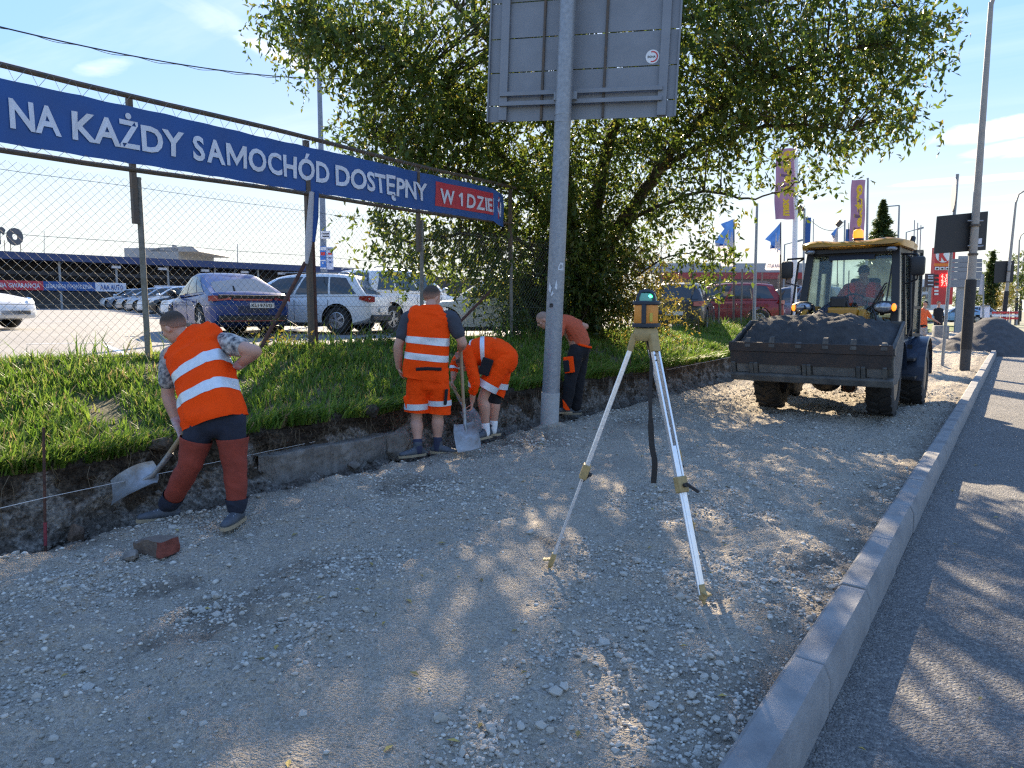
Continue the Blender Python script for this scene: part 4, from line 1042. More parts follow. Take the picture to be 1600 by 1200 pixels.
# dark heap of crusher sand on the kerb, and a lower ridge of gravel beside it
def heap(name, c, rx, ry, h, mat, label, seed, rot=0, n=70):
    u = np.linspace(-1.25, 1.25, n); X, Y = np.meshgrid(u, u); rr = np.hypot(X, Y) * (1 + .25 * (fbm(X * 1.2 + seed, Y * 1.2, seed, 3) - .5))
    Z = h * np.clip(1 - rr, -.08, 1) ** 1.0
    Z = np.where(rr > .85, Z, Z) + h * .09 * (fbm(X * 5, Y * 5, seed + 2, 4) - .5) * (rr < 1.05) - .0
    Z = Z - .10 * h * np.clip(1 - rr / .18, 0, 1)
    x = X * rx * cos(rot) - Y * ry * sin(rot); y = X * rx * sin(rot) + Y * ry * cos(rot)
    o = grid_obj(name, x, y, Z - .03, mat); o.location = c; return tag(o, label, 'heap')
dsand = M('damp_crusher_sand', (.085, .082, .082), .95, col2=(.055, .052, .05), scale=6, bump=.9, bscale=60, detail=8)
hp = LD(19.1, 28.3); heap('sand_heap', (hp.x, hp.y, 0), 2.1, 2.0, 1.52, dsand, 'dark heap of crusher sand piled across the kerb behind the lamp post', 3, R(-30))
hp = LD(17.6, 30.2); heap('gravel_ridge', (hp.x, hp.y, 0), 2.6, 1.3, .55, MAT['gravel'], 'low ridge of gravel left of the dark sand heap', 5, R(40), 50)
hp = LD(19.2, 42); heap('earth_ridge', (hp.x, hp.y, 0), 3.2, 1.4, .75, MAT['turf'], 'low grassy earth ridge far behind the walking worker', 7, R(20), 50)

# ------------------------------------------------------------------ flags
def text_on(o, body, org, ux, uy, w, h, mat, bold=.03, lift=.006, wrap=None, center=True):
    b = MB(); put_text(b, body, org, ux, uy, w, h, bold, 2, wrap, center, lift=lift); return b.build('lettering', mat, o, world=True, fix=False)
purple = M('purple_flag_cloth', (.125, .085, .17), .75, var=.12, scale=1.5, trans=.25); yellow = M('yellow_flag_print', (.85, .60, .04), .75, trans=.3)
fwhite = M('white_flag_cloth', (.62, .60, .62), .8, var=.06, scale=2, trans=.4); fblue = M('blue_flag_cloth', (.03, .10, .34), .75, var=.08, scale=2, trans=.35)
def banner_flag(pxp, ytop, ybase, d, fx0, fx1, fy0, fy1, label, words, r=.1, zb=None):
    p = at(pxp, ybase, d); t = at(pxp + (ybase - ytop) * .016, ytop, d)
    o = empty('flag', (p.x, p.y, p.z), 0, label, 'flag', 'flags along the fence')
    b = MB(); b.tube([p - UP * .8, p, t], [r, r, r * .6], 12); b.build('pole', MAT['white_paint'] if r > .08 else MAT['galv'], o, smooth=True, world=True)
    def cl(u, v):        # u 0..1 across, v 0..1 down
        q = at(fx0 + (fx1 - fx0) * u - 3.0 * v, fy0 + (fy1 - fy0) * v, d - .12); return q + FWD * (.10 * sin(u * 7 + v * 3) * (1 - u * .5) + .05 * sin(v * 11))
    n1, n2 = 14, 26; vs = [cl(i / n1, j / n2) for i in range(n1 + 1) for j in range(n2 + 1)]
    b = MB(); b.add(vs, [(i * (n2 + 1) + j, (i + 1) * (n2 + 1) + j, (i + 1) * (n2 + 1) + j + 1, i * (n2 + 1) + j + 1) for i in range(n1) for j in range(n2)])
    c_ = b.build('cloth', purple, o, smooth=True, world=True, fix=False)
    # lettering runs up the flag
    for body, v0, v1 in words:
        v, f, w, h = text_mesh(body, .05, 2)
        b = MB(); b.add([cl(.74 - .52 * (p_.y / h) + .0, v1 - (v1 - v0) * p_.x / w) - FWD * .02 for p_ in v], f); b.build('lettering', yellow, c_, world=True, fix=False)
    return o
banner_flag(1240, 225, 500, 27, 1214, 1243, 232, 343, 'nearer purple vertical flag with yellow lettering, its top behind leaves', [('max', .70, .95), ('elektro', .03, .64)], .115)
banner_flag(1353, 278, 470, 36, 1331, 1353, 281, 402, 'farther purple vertical flag with yellow lettering rising behind the loader beacon', [('elektro', .06, .78)], .075)
def beach_flag(pxp, ytop, ybase, d, outline, blue_from, label):
    p = at(pxp, ybase, d); t = at(pxp + 1, ytop, d)
    o = empty('flag', (p.x, p.y, p.z), 0, label, 'flag', 'flags along the fence')
    b = MB(); b.tube([p - UP * .9, p, t], [.045, .045, .02], 8); b.build('pole', MAT['dark_steel'], o, smooth=True, world=True)
    ys = sorted(set(y for _, y in outline)); n = 22; y0_, y1_ = ytop + 1, max(y for _, y in outline)
    def left(y):
        L_ = [q for q in outline]
        for (xa, ya), (xb, yb_) in zip(L_, L_[1:]):
            if ya <= y <= yb_: return xa + (xb - xa) * (y - ya) / max(yb_ - ya, 1e-6)
        return L_[-1][0]
    def pt(u, y): 
        xl = left(y); return at(xl + (pxp - xl) * u, y, d) + FWD * (.10 * sin(u * 5 + y * .12) * (1 - u))
    for nm, ya, yb_, m in (('blue_cloth', y0_, blue_from, fblue), ('white_cloth', blue_from, y1_, fwhite)):
        rows_ = 12; vs = [pt(i / 8, ya + (yb_ - ya) * j / rows_ + ((1 - i / 8) * -10 if (nm == 'blue_cloth' and j == rows_) or (nm == 'white_cloth' and j == 0) else 0)) for i in range(9) for j in range(rows_ + 1)]
        b = MB(); b.add(vs, [(i * (rows_ + 1) + j, (i + 1) * (rows_ + 1) + j, (i + 1) * (rows_ + 1) + j + 1, i * (rows_ + 1) + j + 1) for i in range(8) for j in range(rows_)])
        b.build(nm, m, o, smooth=True, world=True, fix=False)
    v, f, w, h = text_mesh('AA', .05, 2); ym = ytop + (blue_from - ytop) * .62
    b = MB(); b.add([pt(.25 + .7 * q.x / w, ym + 14 - 26 * q.y / h + 8 * q.x / w) - FWD * .16 for q in v], f); b.build('lettering', fwhite, o, world=True, fix=False)
    v, f, w, h = text_mesh('AAA AUTO', .03, 2)
    b = MB(); b.add([pt(.95 - .8 * q.x / w, y1_ - 4 - 6 * q.y / h) - FWD * .03 for q in v], f); b.build('lettering', M('blue_print_small', (.03, .06, .25), .7), o, world=True, fix=False)
    return o
beach_flag(1146, 342, 520, 25, [(1146, 342), (1121, 352), (1132, 356), (1118, 376), (1126, 416)], 388, 'left blue and white drooping beach flag between the tree and the bare pole')
beach_flag(1219, 347, 515, 26, [(1219, 347), (1196, 374), (1207, 378), (1196, 410), (1195, 420), (1197, 422)], 392, 'right blue and white drooping beach flag beside the thick white pole')
beach_flag(1308, 354, 470, 46, [(1308, 354), (1298, 366), (1303, 370), (1299, 384)], 374, 'small distant blue beach flag left of the purple one')
# furled flag hanging beside the dark banner post
p = onx(482, 415, XF + .05)
o = empty('furled_flag', (p.x, p.y, p.z), 0, 'limp blue and white flag hanging beside the dark banner post', 'flag')
b = MB(); P = [onx(487, 300, XF + .16), onx(485, 340, XF + .16), onx(482, 380, XF + .17), onx(479, 412, XF + .17)]; b.tube(P, [(.035, .03), (.055, .03), (.06, .03), (.02, .015)], 10, side=(0, 1, 0)); b.build('white_cloth', fwhite, o, smooth=True, world=True)
b = MB(); P = [q + Vector((.02, .07, .02)) for q in P[:3]]; b.tube(P, [(.03, .03), (.045, .03), (.02, .02)], 10, side=(0, 1, 0)); b.build('blue_cloth', fblue, o, smooth=True, world=True)

# ------------------------------------------------------------------ poles, lamps, wires, small signs in the background
def plain_pole(name, px0, py0, px1, py1, d, r, label, cat, mat=None, group=None, arm=None, base=1.0):
    p = at(px0, py0, d); q = at(px1, py1, d); o = empty(name, (p.x, p.y, p.z), 0, label, cat, group)
    b = MB(); b.tube([p - UP * base, p, q], [r, r, r * .7], 8); b.build('pole', mat or MAT['galv'], o, smooth=True, world=True)
    if arm:
        a = at(*arm, d); b = MB(); b.tube([q, a], r * .55, 6); b.build('arm', mat or MAT['galv'], o, world=True)
        t = nrm(a - q); MB().bar(a, a + t * .5, .16, .1).build('lamp_head', MAT['galv'], o, world=True)
    return o
plain_pole('bare_pole', 1178, 505, 1183, 318, 24, .06, 'bare grey pole between the two beach flags', 'pole')
plain_pole('lamp_post', 1224, 470, 1226, 382, 60, .08, 'distant lamp post with a single arm beside the thick white pole', 'lamp post', arm=(1246, 377))
plain_pole('lamp_post', 1402, 420, 1405, 321, 58, .09, 'distant lamp post with an arm pointing left at the spruce', 'lamp post', arm=(1382, 323))
plain_pole('lamp_post', 1415, 430, 1416, 363, 62, .07, 'short distant lamp post above the cab with an arm pointing right', 'lamp post', arm=(1434, 358))
for x0, x1, yt, lab in ((1426, 1429, 344, 'tallest of the three distant flagpoles right of the cab'), (1431, 1434, 348, 'middle one of the three distant flagpoles right of the cab'), (1435, 1439, 352, 'shortest of the three distant flagpoles right of the cab')):
    plain_pole('flagpole', x0, 440, x1, yt, 66, .06, lab, 'flagpole', group='distant flagpoles')
plain_pole('bare_pole', 1232 + 38, 430, 1271, 342, 50, .04, 'thin distant pole right of the blue vertical banner', 'pole')
for k, (bx, by0, by1, d, lx, ly, lab) in enumerate(((1257, 340, 392, 40, 1249, 328, 'nearer blue vertical banner on a floodlight pole'), (1320, 358, 386, 52, 1311, 349, 'farther blue vertical banner on a floodlight pole'))):
    p = at(bx - 2, 480, d); q = at(bx, by0 - 14, d); o = empty('banner_pole', (p.x, p.y, p.z), 0, lab, 'banner', 'blue banners on floodlight poles')
    MB().tube([p - UP, q], .06, 8).build('pole', MAT['galv'], o, smooth=True, world=True)
    a, c = at(bx + 2, by0, d), at(bx + 8, by1, d); MB().box((a + c) / 2, ((c - a).dot(RGT), .04, (a - c).z), Matrix((RGT, FWD, UP)).transposed()).build('blue_panel', MAT['blue_print'], o, world=True)
    f = at(lx, ly, d); MB().tube([q - UP * .1, f], .03, 6).build('arm', MAT['galv'], o, world=True)
    MB().box(f, (.35, .12, .45), Euler((0, .7, R(YAW)))).build('floodlight', MAT['dark_steel'], o, world=True)
b = MB(); a, c = at(1261, 338, 40), at(1318, 352, 52); b.tube([a + (c - a) * t - UP * (4 * t * (1 - t) * .55) for t in np.linspace(0, 1, 12)], .018, 4)
b.build('sagging_cable', MAT['black'], label='thin cable sagging between the two floodlight poles', cat='cable')
b = MB(); a, c = at(-80, 22, 12), at(545, 123, 22); b.tube([a + (c - a) * t - UP * (4 * t * (1 - t) * .28) for t in np.linspace(0, 1, 24)], .014, 5)
b.tube([a + (c - a) * t - UP * (4 * t * (1 - t) * .31) + Vector((.02 * sin(t * 60), 0, .02 * cos(t * 60))) for t in np.linspace(0, 1, 90)], .006, 4)
b.build('overhead_cable', MAT['black'], label='twisted overhead cable crossing the sky above the banner', cat='cable')
# car park lamp with two heads, a plate and a blue price panel
d = 24; p = at(508, 500, d); q = at(498, 88, d)
o = empty('lamp_post', (p.x, p.y, p.z), 0, 'tall blue grey car park lamp with twin heads rising behind the banner', 'lamp post')
bl = M('blue_grey_post', (.16, .20, .27), .5, var=.1); MB().tube([p - UP, p, at(504, 330, d), q], [.13, .12, .10, .07], 10).build('pole', bl, o, smooth=True, world=True)
for (x, y) in ((462, 69), (470, 83)):
    a = at(x, y, d); MB().tube([q, at(485, y + 3, d), a], .03, 6).build('arm', bl, o, world=True)
    MB().box(a, (.75, .25, .14), Euler((0, .3, R(YAW + 5))), .03).build('lamp_head', MAT['galv'], o, world=True)
ROTC = Matrix((RGT, FWD, UP)).transposed()
def cbox(o, name, x0, y0, x1, y1, d, t, mat, **k):
    a, c = at(x0, y0, d), at(x1, y1, d); return MB().box((a + c) / 2, (abs((c - a).dot(RGT)), t, abs(a.z - c.z)), ROTC).build(name, mat, o, world=True, **k)
pl = cbox(o, 'plate', 501, 361, 516, 373, d - .15, .03, MAT['white_print'])
for yy in (364.5, 368.5): cbox(pl, 'printed_line', 504, yy, 514, yy + 1.6, d - .169, .004, MAT['black'])
p_ = empty('price_panel', tuple(at(510, 420, d - .2)), 0, 'blue and white information panel fixed low on the car park lamp', 'sign')
cbox(p_, 'blue_half', 500, 385, 510, 420, d - .25, .06, M('bright_blue_print', (.03, .16, .55), .5)); cbox(p_, 'white_half', 510.3, 386, 521, 421, d - .25, .06, M('pale_blue_print', (.45, .52, .72), .5, var=.1, scale=8))
for (x0, y0, x1, y1, mt) in ((500.5, 386, 509.5, 391, 'white_print'), (501, 394, 508, 399, 'red_paint'), (501, 406, 509, 408, 'white_print'), (503, 410, 506, 412, 'white_print'), (511.5, 388, 519.5, 391, 'sign_grey'), (512.5, 395, 519, 398, 'red_paint'), (513, 402, 518, 404, 'blue_print'), (514, 408, 518, 411, 'blue_print'), (500.5, 418, 509.5, 420, 'white_print')):
    cbox(p_, 'printed_patch', x0, y0, x1, y1, d - .283, .004, MAT[mt])

# ------------------------------------------------------------------ buildings
shedm = M('dark_shed_interior', (.035, .035, .04), .8, var=.3, scale=.8); fascia = M('blue_fascia', (.025, .045, .13), .6, var=.08)
pa, pb = at(-160, 482, 44), at(840, 470, 84)
o = empty('car_shed', (pa.x, pa.y, pa.z), 0, 'long low open fronted sales shed with a blue roof edge beyond the car park', 'building')
e = (pb - pa); e.z = 0; Lg = e.length; e = nrm(e); nb = Vector((-e.y, e.x, 0)); nb = nb if nb.dot(FWD) > 0 else -nb
RS = Matrix((e, nb, UP)).transposed(); z0 = .9
def sb(name, u0, u1, z0_, z1, n0, n1, mat, parent=o, **k):
    return MB().box(Vector((pa.x, pa.y, 0)) + e * ((u0 + u1) / 2) + nb * ((n0 + n1) / 2) + UP * ((z0_ + z1) / 2), (u1 - u0, n1 - n0, z1 - z0_), RS).build(name, mat, parent, world=True, **k)
UB = Lg * .56
ztop = 5.45
sb('back_wall', 0, Lg, z0, 5.1, 7, 7.3, shedm); sb('roof', -1, UB, 5.0, 5.12, -.4, 8, M('shed_roof', (.10, .10, .14), .7))
sb('fascia', -1, UB, 4.95, ztop, -.65, -.42, fascia); sb('soffit_beam', 0, UB, 4.0, 4.25, .2, .4, shedm)
sb('upper_wall', 0, UB, 3.55, 4.9, 2.6, 2.8, shedm); sb('front_wall', UB + .1, Lg, z0, 5.0, 0, .3, M('dark_brick_wall', (.075, .06, .055), .9, col2=(.05, .045, .042), scale=3))
sb('low_wall', 0, UB, z0, 2.9, 1.4, 1.6, M('grey_shed_wall', (.11, .11, .115), .85, col2=(.08, .08, .085), scale=.6))
for k in range(11):
    u = 1.5 + k * 3.6
    if u < UB: sb('column', u, u + .14, z0, 4.96, 0, .14, MAT['galv'])
for k in range(7):
    u = 12 + k * 3.2
    if u < UB: sb('shed_lamp', u, u + .6, 4.62, 4.8, -.3, -.1, MAT['white_print'])
bn = empty('shed_banner', tuple(pa + e * 9 + UP * 1.5), 0, 'red and blue printed banner with pale lettering along the front of the sales shed', 'banner')
def ubx(px_): # u coordinate where a pixel column meets the shed front
    r_ = ray(px_, 440); r2 = Vector((r_.x, r_.y)); a2 = Vector((pa.x, pa.y)); e2_ = Vector((e.x, e.y))
    det = r2.x * -e2_.y + r2.y * e2_.x; t = (a2.x * -e2_.y + a2.y * e2_.x) / det; q = r2 * t; return (q - a2).dot(e2_)
ub = [ubx(x) for x in (-60, 66, 147, 195)]
zb0, zb1 = 2.93, 3.56
for nm, u0, u1, m in (('red_field', ub[0], ub[1], MAT['red_print']), ('blue_field', ub[1], ub[2], MAT['blue_print']), ('white_field', ub[2], ub[3], MAT['white_print'])):
    sb(nm, u0, u1, zb0, zb1, -.25, -.2, m, bn)
def shed_text(body, u0, u1, zc, h, m, par=bn, nn=-.26):
    q = Vector((pa.x, pa.y, 0)) + e * u0 + UP * (zc - h / 2) + nb * nn
    b = MB(); put_text(b, body, q, e, UP, u1 - u0, h, .02, 1, lift=.01); b.build('lettering', m, par, world=True, fix=False)
shed_text('DOŻYWOTNIA GWARANCJA', ub[0] + .3, ub[1] - .2, 3.24, .30, MAT['white_print']); shed_text('LEGALNEGO POCHODZENIA', ub[1] + .15, ub[2] - .2, 3.24, .28, MAT['white_print'])
shed_text('AAA AUTO', ub[2] + .3, ub[3] - .2, 3.24, .38, MAT['blue_print'])
for i, (xa, xb, lab) in enumerate(((239, 283, 'white shed sign with blue lettering just left of the blue saloon'), (411, 452, 'white shed sign with blue lettering partly hidden by the blue saloon roof'))):
    ua, uc = ubx(xa), ubx(xb); s_ = empty('shed_sign', tuple(Vector((pa.x, pa.y, 0)) + e * ua + UP * 2.9), 0, lab, 'sign', 'white signs on the shed')
    sb('board', ua, uc, 2.75, 3.45, -.25, -.2, MAT['white_print'], s_); shed_text('AAA AUTO', ua + .15, uc - .15, 3.1, .42, MAT['blue_print'], s_)
ro = empty('roof_letters', tuple(Vector((pa.x, pa.y, 0)) + e * 6 + UP * 5.5), 0, 'big grey standing letters on frames above the shed roof at the left edge', 'sign')
for ch, xa, xb in (('r', 1, 16), ('o', 17, 43)):
    ua, uc = ubx(xa), ubx(xb); q = Vector((pa.x, pa.y, 0)) + e * ua + UP * 6.05 + nb * .3
    v, f, w, h = text_mesh(ch, .05, 3); ym = max(p.y for p in v); P = [q + e * (p.x / w * (uc - ua)) + UP * (p.y / ym * 1.05) for p in v]
    b = MB(); b.add(P, f); b.add([p + nb * .25 for p in P], f); 
    b.build('letter', M('grey_letter', (.10, .105, .115), .6), ro, world=True)
    for t in (.2, .8): MB().tube([q + e * ((uc - ua) * t) + nb * .12 - UP * .7, q + e * ((uc - ua) * t) + nb * .12 + UP * .2], .025, 5).build('support', MAT['dark_steel'], ro, world=True)
o = empty('grey_block', tuple(at(270, 470, 125)), 0, 'pale grey factory block with a low roof far beyond the shed', 'building')
pg = M('pale_grey_cladding', (.30, .31, .32), .8, var=.06, scale=.2)
cbox(o, 'wall', 228, 393, 311, 470, 125, 14, pg); a = at(230, 392, 118); c = at(308, 384, 118)
b = MB(); b.prism([at(229, 393, 118), at(250, 386.5, 118), at(300, 385, 118), at(311, 393, 118)], FWD * 14); b.build('roof', pg, o, world=True)
cbox(o, 'chimney', 271, 383, 274, 387, 116, 1, pg)
plain_pole('mast', 371, 420, 371, 381, 90, .06, 'far mast with a small cluster of antennas above the shed', 'mast'); plain_pole('mast', 69, 400, 69, 361, 95, .05, 'thin far mast right of the roof letters', 'mast')
# store with a red band
o = empty('store', tuple(at(1150, 470, 64)), 0, 'long grey flat roofed store with a red band behind the parked cars', 'building')
cbox(o, 'parapet', 1000, 413, 1278, 427, 64, 3, M('light_grey_cladding', (.36, .37, .385), .7, var=.04)); cbox(o, 'red_band', 1030, 427.2, 1278, 437, 63.8, 3, M('dull_red_cladding', (.36, .05, .05), .7, var=.06))
cbox(o, 'brown_band', 1030, 437.2, 1278, 448, 63.9, 3, M('brown_shade_panel', (.16, .10, .08), .8)); cbox(o, 'wall', 1000, 448.2, 1278, 486, 64.2, 3, M('store_glazing_wall', (.20, .19, .17), .6, var=.2, scale=.5))
for x in range(1046, 1270, 22): cbox(o, 'window', x, 452, x + 15, 474, 62.65, .06, MAT['car_glass'])
o = empty('office_block', tuple(at(1443, 475, 110)), 0, 'small pale office block between the cab and the fuel totem', 'building')
cbox(o, 'wall', 1405, 438, 1457, 485, 110, 8, M('white_render', (.55, .57, .60), .8))
for x, y in ((1434, 448), (1442, 448), (1449, 448), (1434, 460), (1442, 460), (1449, 460)): cbox(o, 'window', x, y, x + 4.5, y + 7, 105.9, .1, MAT['car_glass'])
# fuel price totem
d = 62; o = empty('fuel_totem', tuple(at(1470, 480, d)), 0, 'tall red fuel station totem with a white letter in a ring and lit prices', 'sign')
cbox(o, 'body', 1459, 387, 1485, 476, d, .5, MAT['red_paint']); cbox(o, 'orange_band', 1460, 411.5, 1485, 416, d - .3, .05, M('orange_band', (.75, .20, .02), .5))
dd = d - .27; c = at(1474, 398, dd); disc(MB(), c, RGT, UP, 0, .66).build('white_disc', MAT['white_paint'], o, world=True, fix=False)
b = MB(); put_text(b, 'K', c - FWD * .03, RGT, UP, .75, .95, .05, 2, center=True); b.build('lettering', MAT['red_paint'], o, world=True, fix=False)
for x in (1461, 1469, 1477.5): s_ = cbox(o, 'pictogram', x, 417, x + 6.5, 422, d - .3, .04, MAT['white_paint']); cbox(s_, 'symbol', x + 1.8, 418.5, x + 5, 421, d - .34, .03, MAT['black'])
for y in (429, 435.5, 441.5): cbox(o, 'fuel_name', 1461, y, 1466.5, y + 3.4, d - .3, .04, MAT['black'])
for y in (447, 453, 458): cbox(o, 'fuel_name', 1460, y, 1466, y + 3, d - .3, .04, MAT['white_paint'])
led = M('red_price_digits', (.6, .02, .02), .5, emit=((1, .05, .04), 2.2))
for y, tx in ((429, '6.13'), (435.3, '6.59'), (441.6, '7.19')):
    b = MB(); put_text(b, tx, at(1477, y + 2.2, d - .33), RGT, UP, .72, .30, .03, 1, center=True); b.build('price', led, o, world=True, fix=False)
o = empty('direction_board', tuple(at(1452, 470, 60)), 0, 'dark brown notice board left of the fuel totem', 'sign')
cbox(o, 'board', 1446, 427.5, 1458.5, 449, 60, .15, M('brown_board', (.07, .045, .05), .6))
for y in (430, 433.5, 438, 444): cbox(o, 'printed_line', 1450, y, 1458, y + 1.6, 59.85, .03, MAT['white_print'])
cbox(o, 'post', 1451, 449, 1453, 482, 60, .15, MAT['galv'])
d = 45; o = empty('gantry_sign', tuple(at(1505, 480, d)), 0, 'large grey sign back on two posts behind the lamp post', 'sign')
for y0_, y1_ in ((404.5, 410), (410.4, 417.5), (418, 424), (424.4, 436), (436.4, 449)): cbox(o, 'panel_strip', 1484, y0_, 1534, y1_, d, .06, MAT['sign_grey'])
for x in (1500, 1511): cbox(o, 'post', x - 1.6, 400, x + 1.6, 520, d + .15, .12, MAT['galv'])
o = plain_pole('banner_pole', 1536, 500, 1537, 428, 44, .05, 'pale wind torn flag on a thin pole right of the black sleeve', 'flag')
b = MB(); b.prism([at(1534, 428, 44), at(1538, 429, 44), at(1536, 461, 44), at(1529, 460, 44)], FWD * .03); b.build('cloth', fwhite, o, world=True)
# red plastic barriers far right, utility box, grass strip
for i, (x, lab) in enumerate(((1556, 'left one of the far red and white barriers'), (1570, 'middle one of the far red and white barriers'), (1584, 'right one of the far red and white barriers'))):
    o = empty('barrier', tuple(at(x, 503, 46)), 0, lab, 'barrier', 'barriers at the far end')
    for k in range(3): cbox(o, 'board', x - 6, 487 + k * 4.5, x + 6.5, 490 + k * 4.5, 46, .05, MAT['red_paint'] if k != 1 else MAT['white_paint'])
    for s_ in (-5, 5): cbox(o, 'leg', x + s_ - .4, 486, x + s_ + .4, 508, 46.1, .05, MAT['galv'])
cb = empty('utility_box', tuple(at(1539, 500, 50)), 0, 'pale utility box beyond the dark heap', 'cabinet'); cbox(cb, 'body', 1536, 478, 1542, 496, 50, .5, MAT['white_print']); cbox(cb, 'lid', 1535.5, 477, 1542.5, 478.4, 49.95, .6, MAT['sign_grey'])
b = MB(); v = [LD(26, 48, .05), LD(40, 58, .05), LD(38, 75, .6), LD(22, 66, .6)]; b.add(v, [(0, 1, 2, 3)]); b.build('grass_strip', M('far_lawn', (.12, .17, .035), .9, col2=(.09, .13, .03), scale=2), kind='structure')
# background trees: each with its own trunk and crown
def far_tree(px_, ytop, ybase, hw, d, mat, label, n=60, cat='tree', conifer=False, name='background_tree'):
    p = at(px_, ybase, d); t = at(px_, ytop, d); H = t.z - p.z; w = hw * d / F
    o = empty(name, (p.x, p.y, p.z), 0, label, cat, 'trees in the distance')
    MB().tube([p - UP * 1, p + UP * H * (.95 if conifer else .6)], [.03 * H * .6, .02], 7).build('trunk', MAT['bark'], o, smooth=True, world=True)
    if conifer:
        nb_ = n * 5; f = g.random(nb_) ** .8; a = g.uniform(0, 2 * pi, nb_); tier = .78 + .3 * np.sin(f * 42) + .25 * g.random(nb_)
        r_ = w * (1 - f) ** .85 * tier + .05; k = 16; t_ = np.linspace(.12, 1, k)[None, :]
        rad = r_[:, None] * t_; bx = p.x + rad * np.cos(a)[:, None]; by = p.y + rad * np.sin(a)[:, None]; bz_ = p.z + H * (.06 + .94 * f)[:, None] - .32 * rad + .22 * rad * t_ ** 2
        base = np.stack([bx, by, bz_], -1).reshape(-1, 3); m_ = len(base)
        ax = np.stack([np.cos(a)[:, None] + 0 * t_, np.sin(a)[:, None] + 0 * t_, -.35 + 0 * rad], -1).reshape(-1, 3) + g.normal(0, .55, (m_, 3)); ax /= np.linalg.norm(ax, axis=1, keepdims=True)
        sd = np.cross(ax, g.normal(size=(m_, 3))); sd /= np.linalg.norm(sd, axis=1, keepdims=True); L_ = (.10 + .12 * w * (1 - np.repeat(f, k)))[:, None] * g.uniform(.7, 1.5, (m_, 1))
        V = np.stack([base - sd * L_ * .22, base + sd * L_ * .22, base + ax * L_ * 1.5], 1).reshape(-1, 3); Fc = np.arange(m_ * 3).reshape(-1, 3)
    else:
        c = p + UP * H * .58; q = g.normal(size=(n, 3)); q /= np.linalg.norm(q, axis=1, keepdims=True); q *= (g.random(n) ** .4)[:, None]
        q *= (1 + .5 * (np.sin(q[:, :1] * 5 + px_) * np.cos(q[:, 2:] * 4 + px_))) * .85
        cs = np.array(c) + q * np.array([w, w, H * .46]); V, Fc = leaf_cloud(cs, g, 5, 10, w * .14, (w * .06, w * .12), .2)
    np_obj('crown', V - np.array(o.location), Fc, mat, o, kind='stuff'); return o
far_tree(1372, 312, 470, 34, 55, MAT['leaf_dark'], 'dark pointed spruce standing behind the loader cab roof', 170, conifer=True, name='spruce')
far_tree(1545, 392, 495, 17, 70, MAT['leaf_dark'], 'dark narrow conifer behind the pale flag', 120, conifer=True, name='conifer')
far_tree(1568, 432, 500, 20, 56, MAT['leaf_yellow'], 'light green rounded tree behind the second lamp post', 70)
far_tree(1592, 398, 495, 30, 80, MAT['leaf'], 'tall grey green tree at the right edge beyond the far lamp posts', 110)
far_tree(1555, 396, 490, 26, 95, MAT['leaf'], 'tall loose tree behind the smaller black board', 100)
far_tree(1520, 445, 490, 24, 85, MAT['leaf_dark'], 'dark tree below the grey gantry sign', 80)
far_tree(1497, 452, 488, 16, 90, MAT['leaf'], 'small tree behind the thin round sign post', 60)
far_tree(1440, 466, 486, 16, 75, MAT['leaf'], 'low bushes left of the fuel totem', 40)
far_tree(1060, 405, 480, 40, 80, MAT['leaf'], 'pale distant tree behind the red estate car', 90)
far_tree(1620, 420, 500, 30, 60, MAT['leaf_dark'], 'dark tree just outside the right edge', 60)
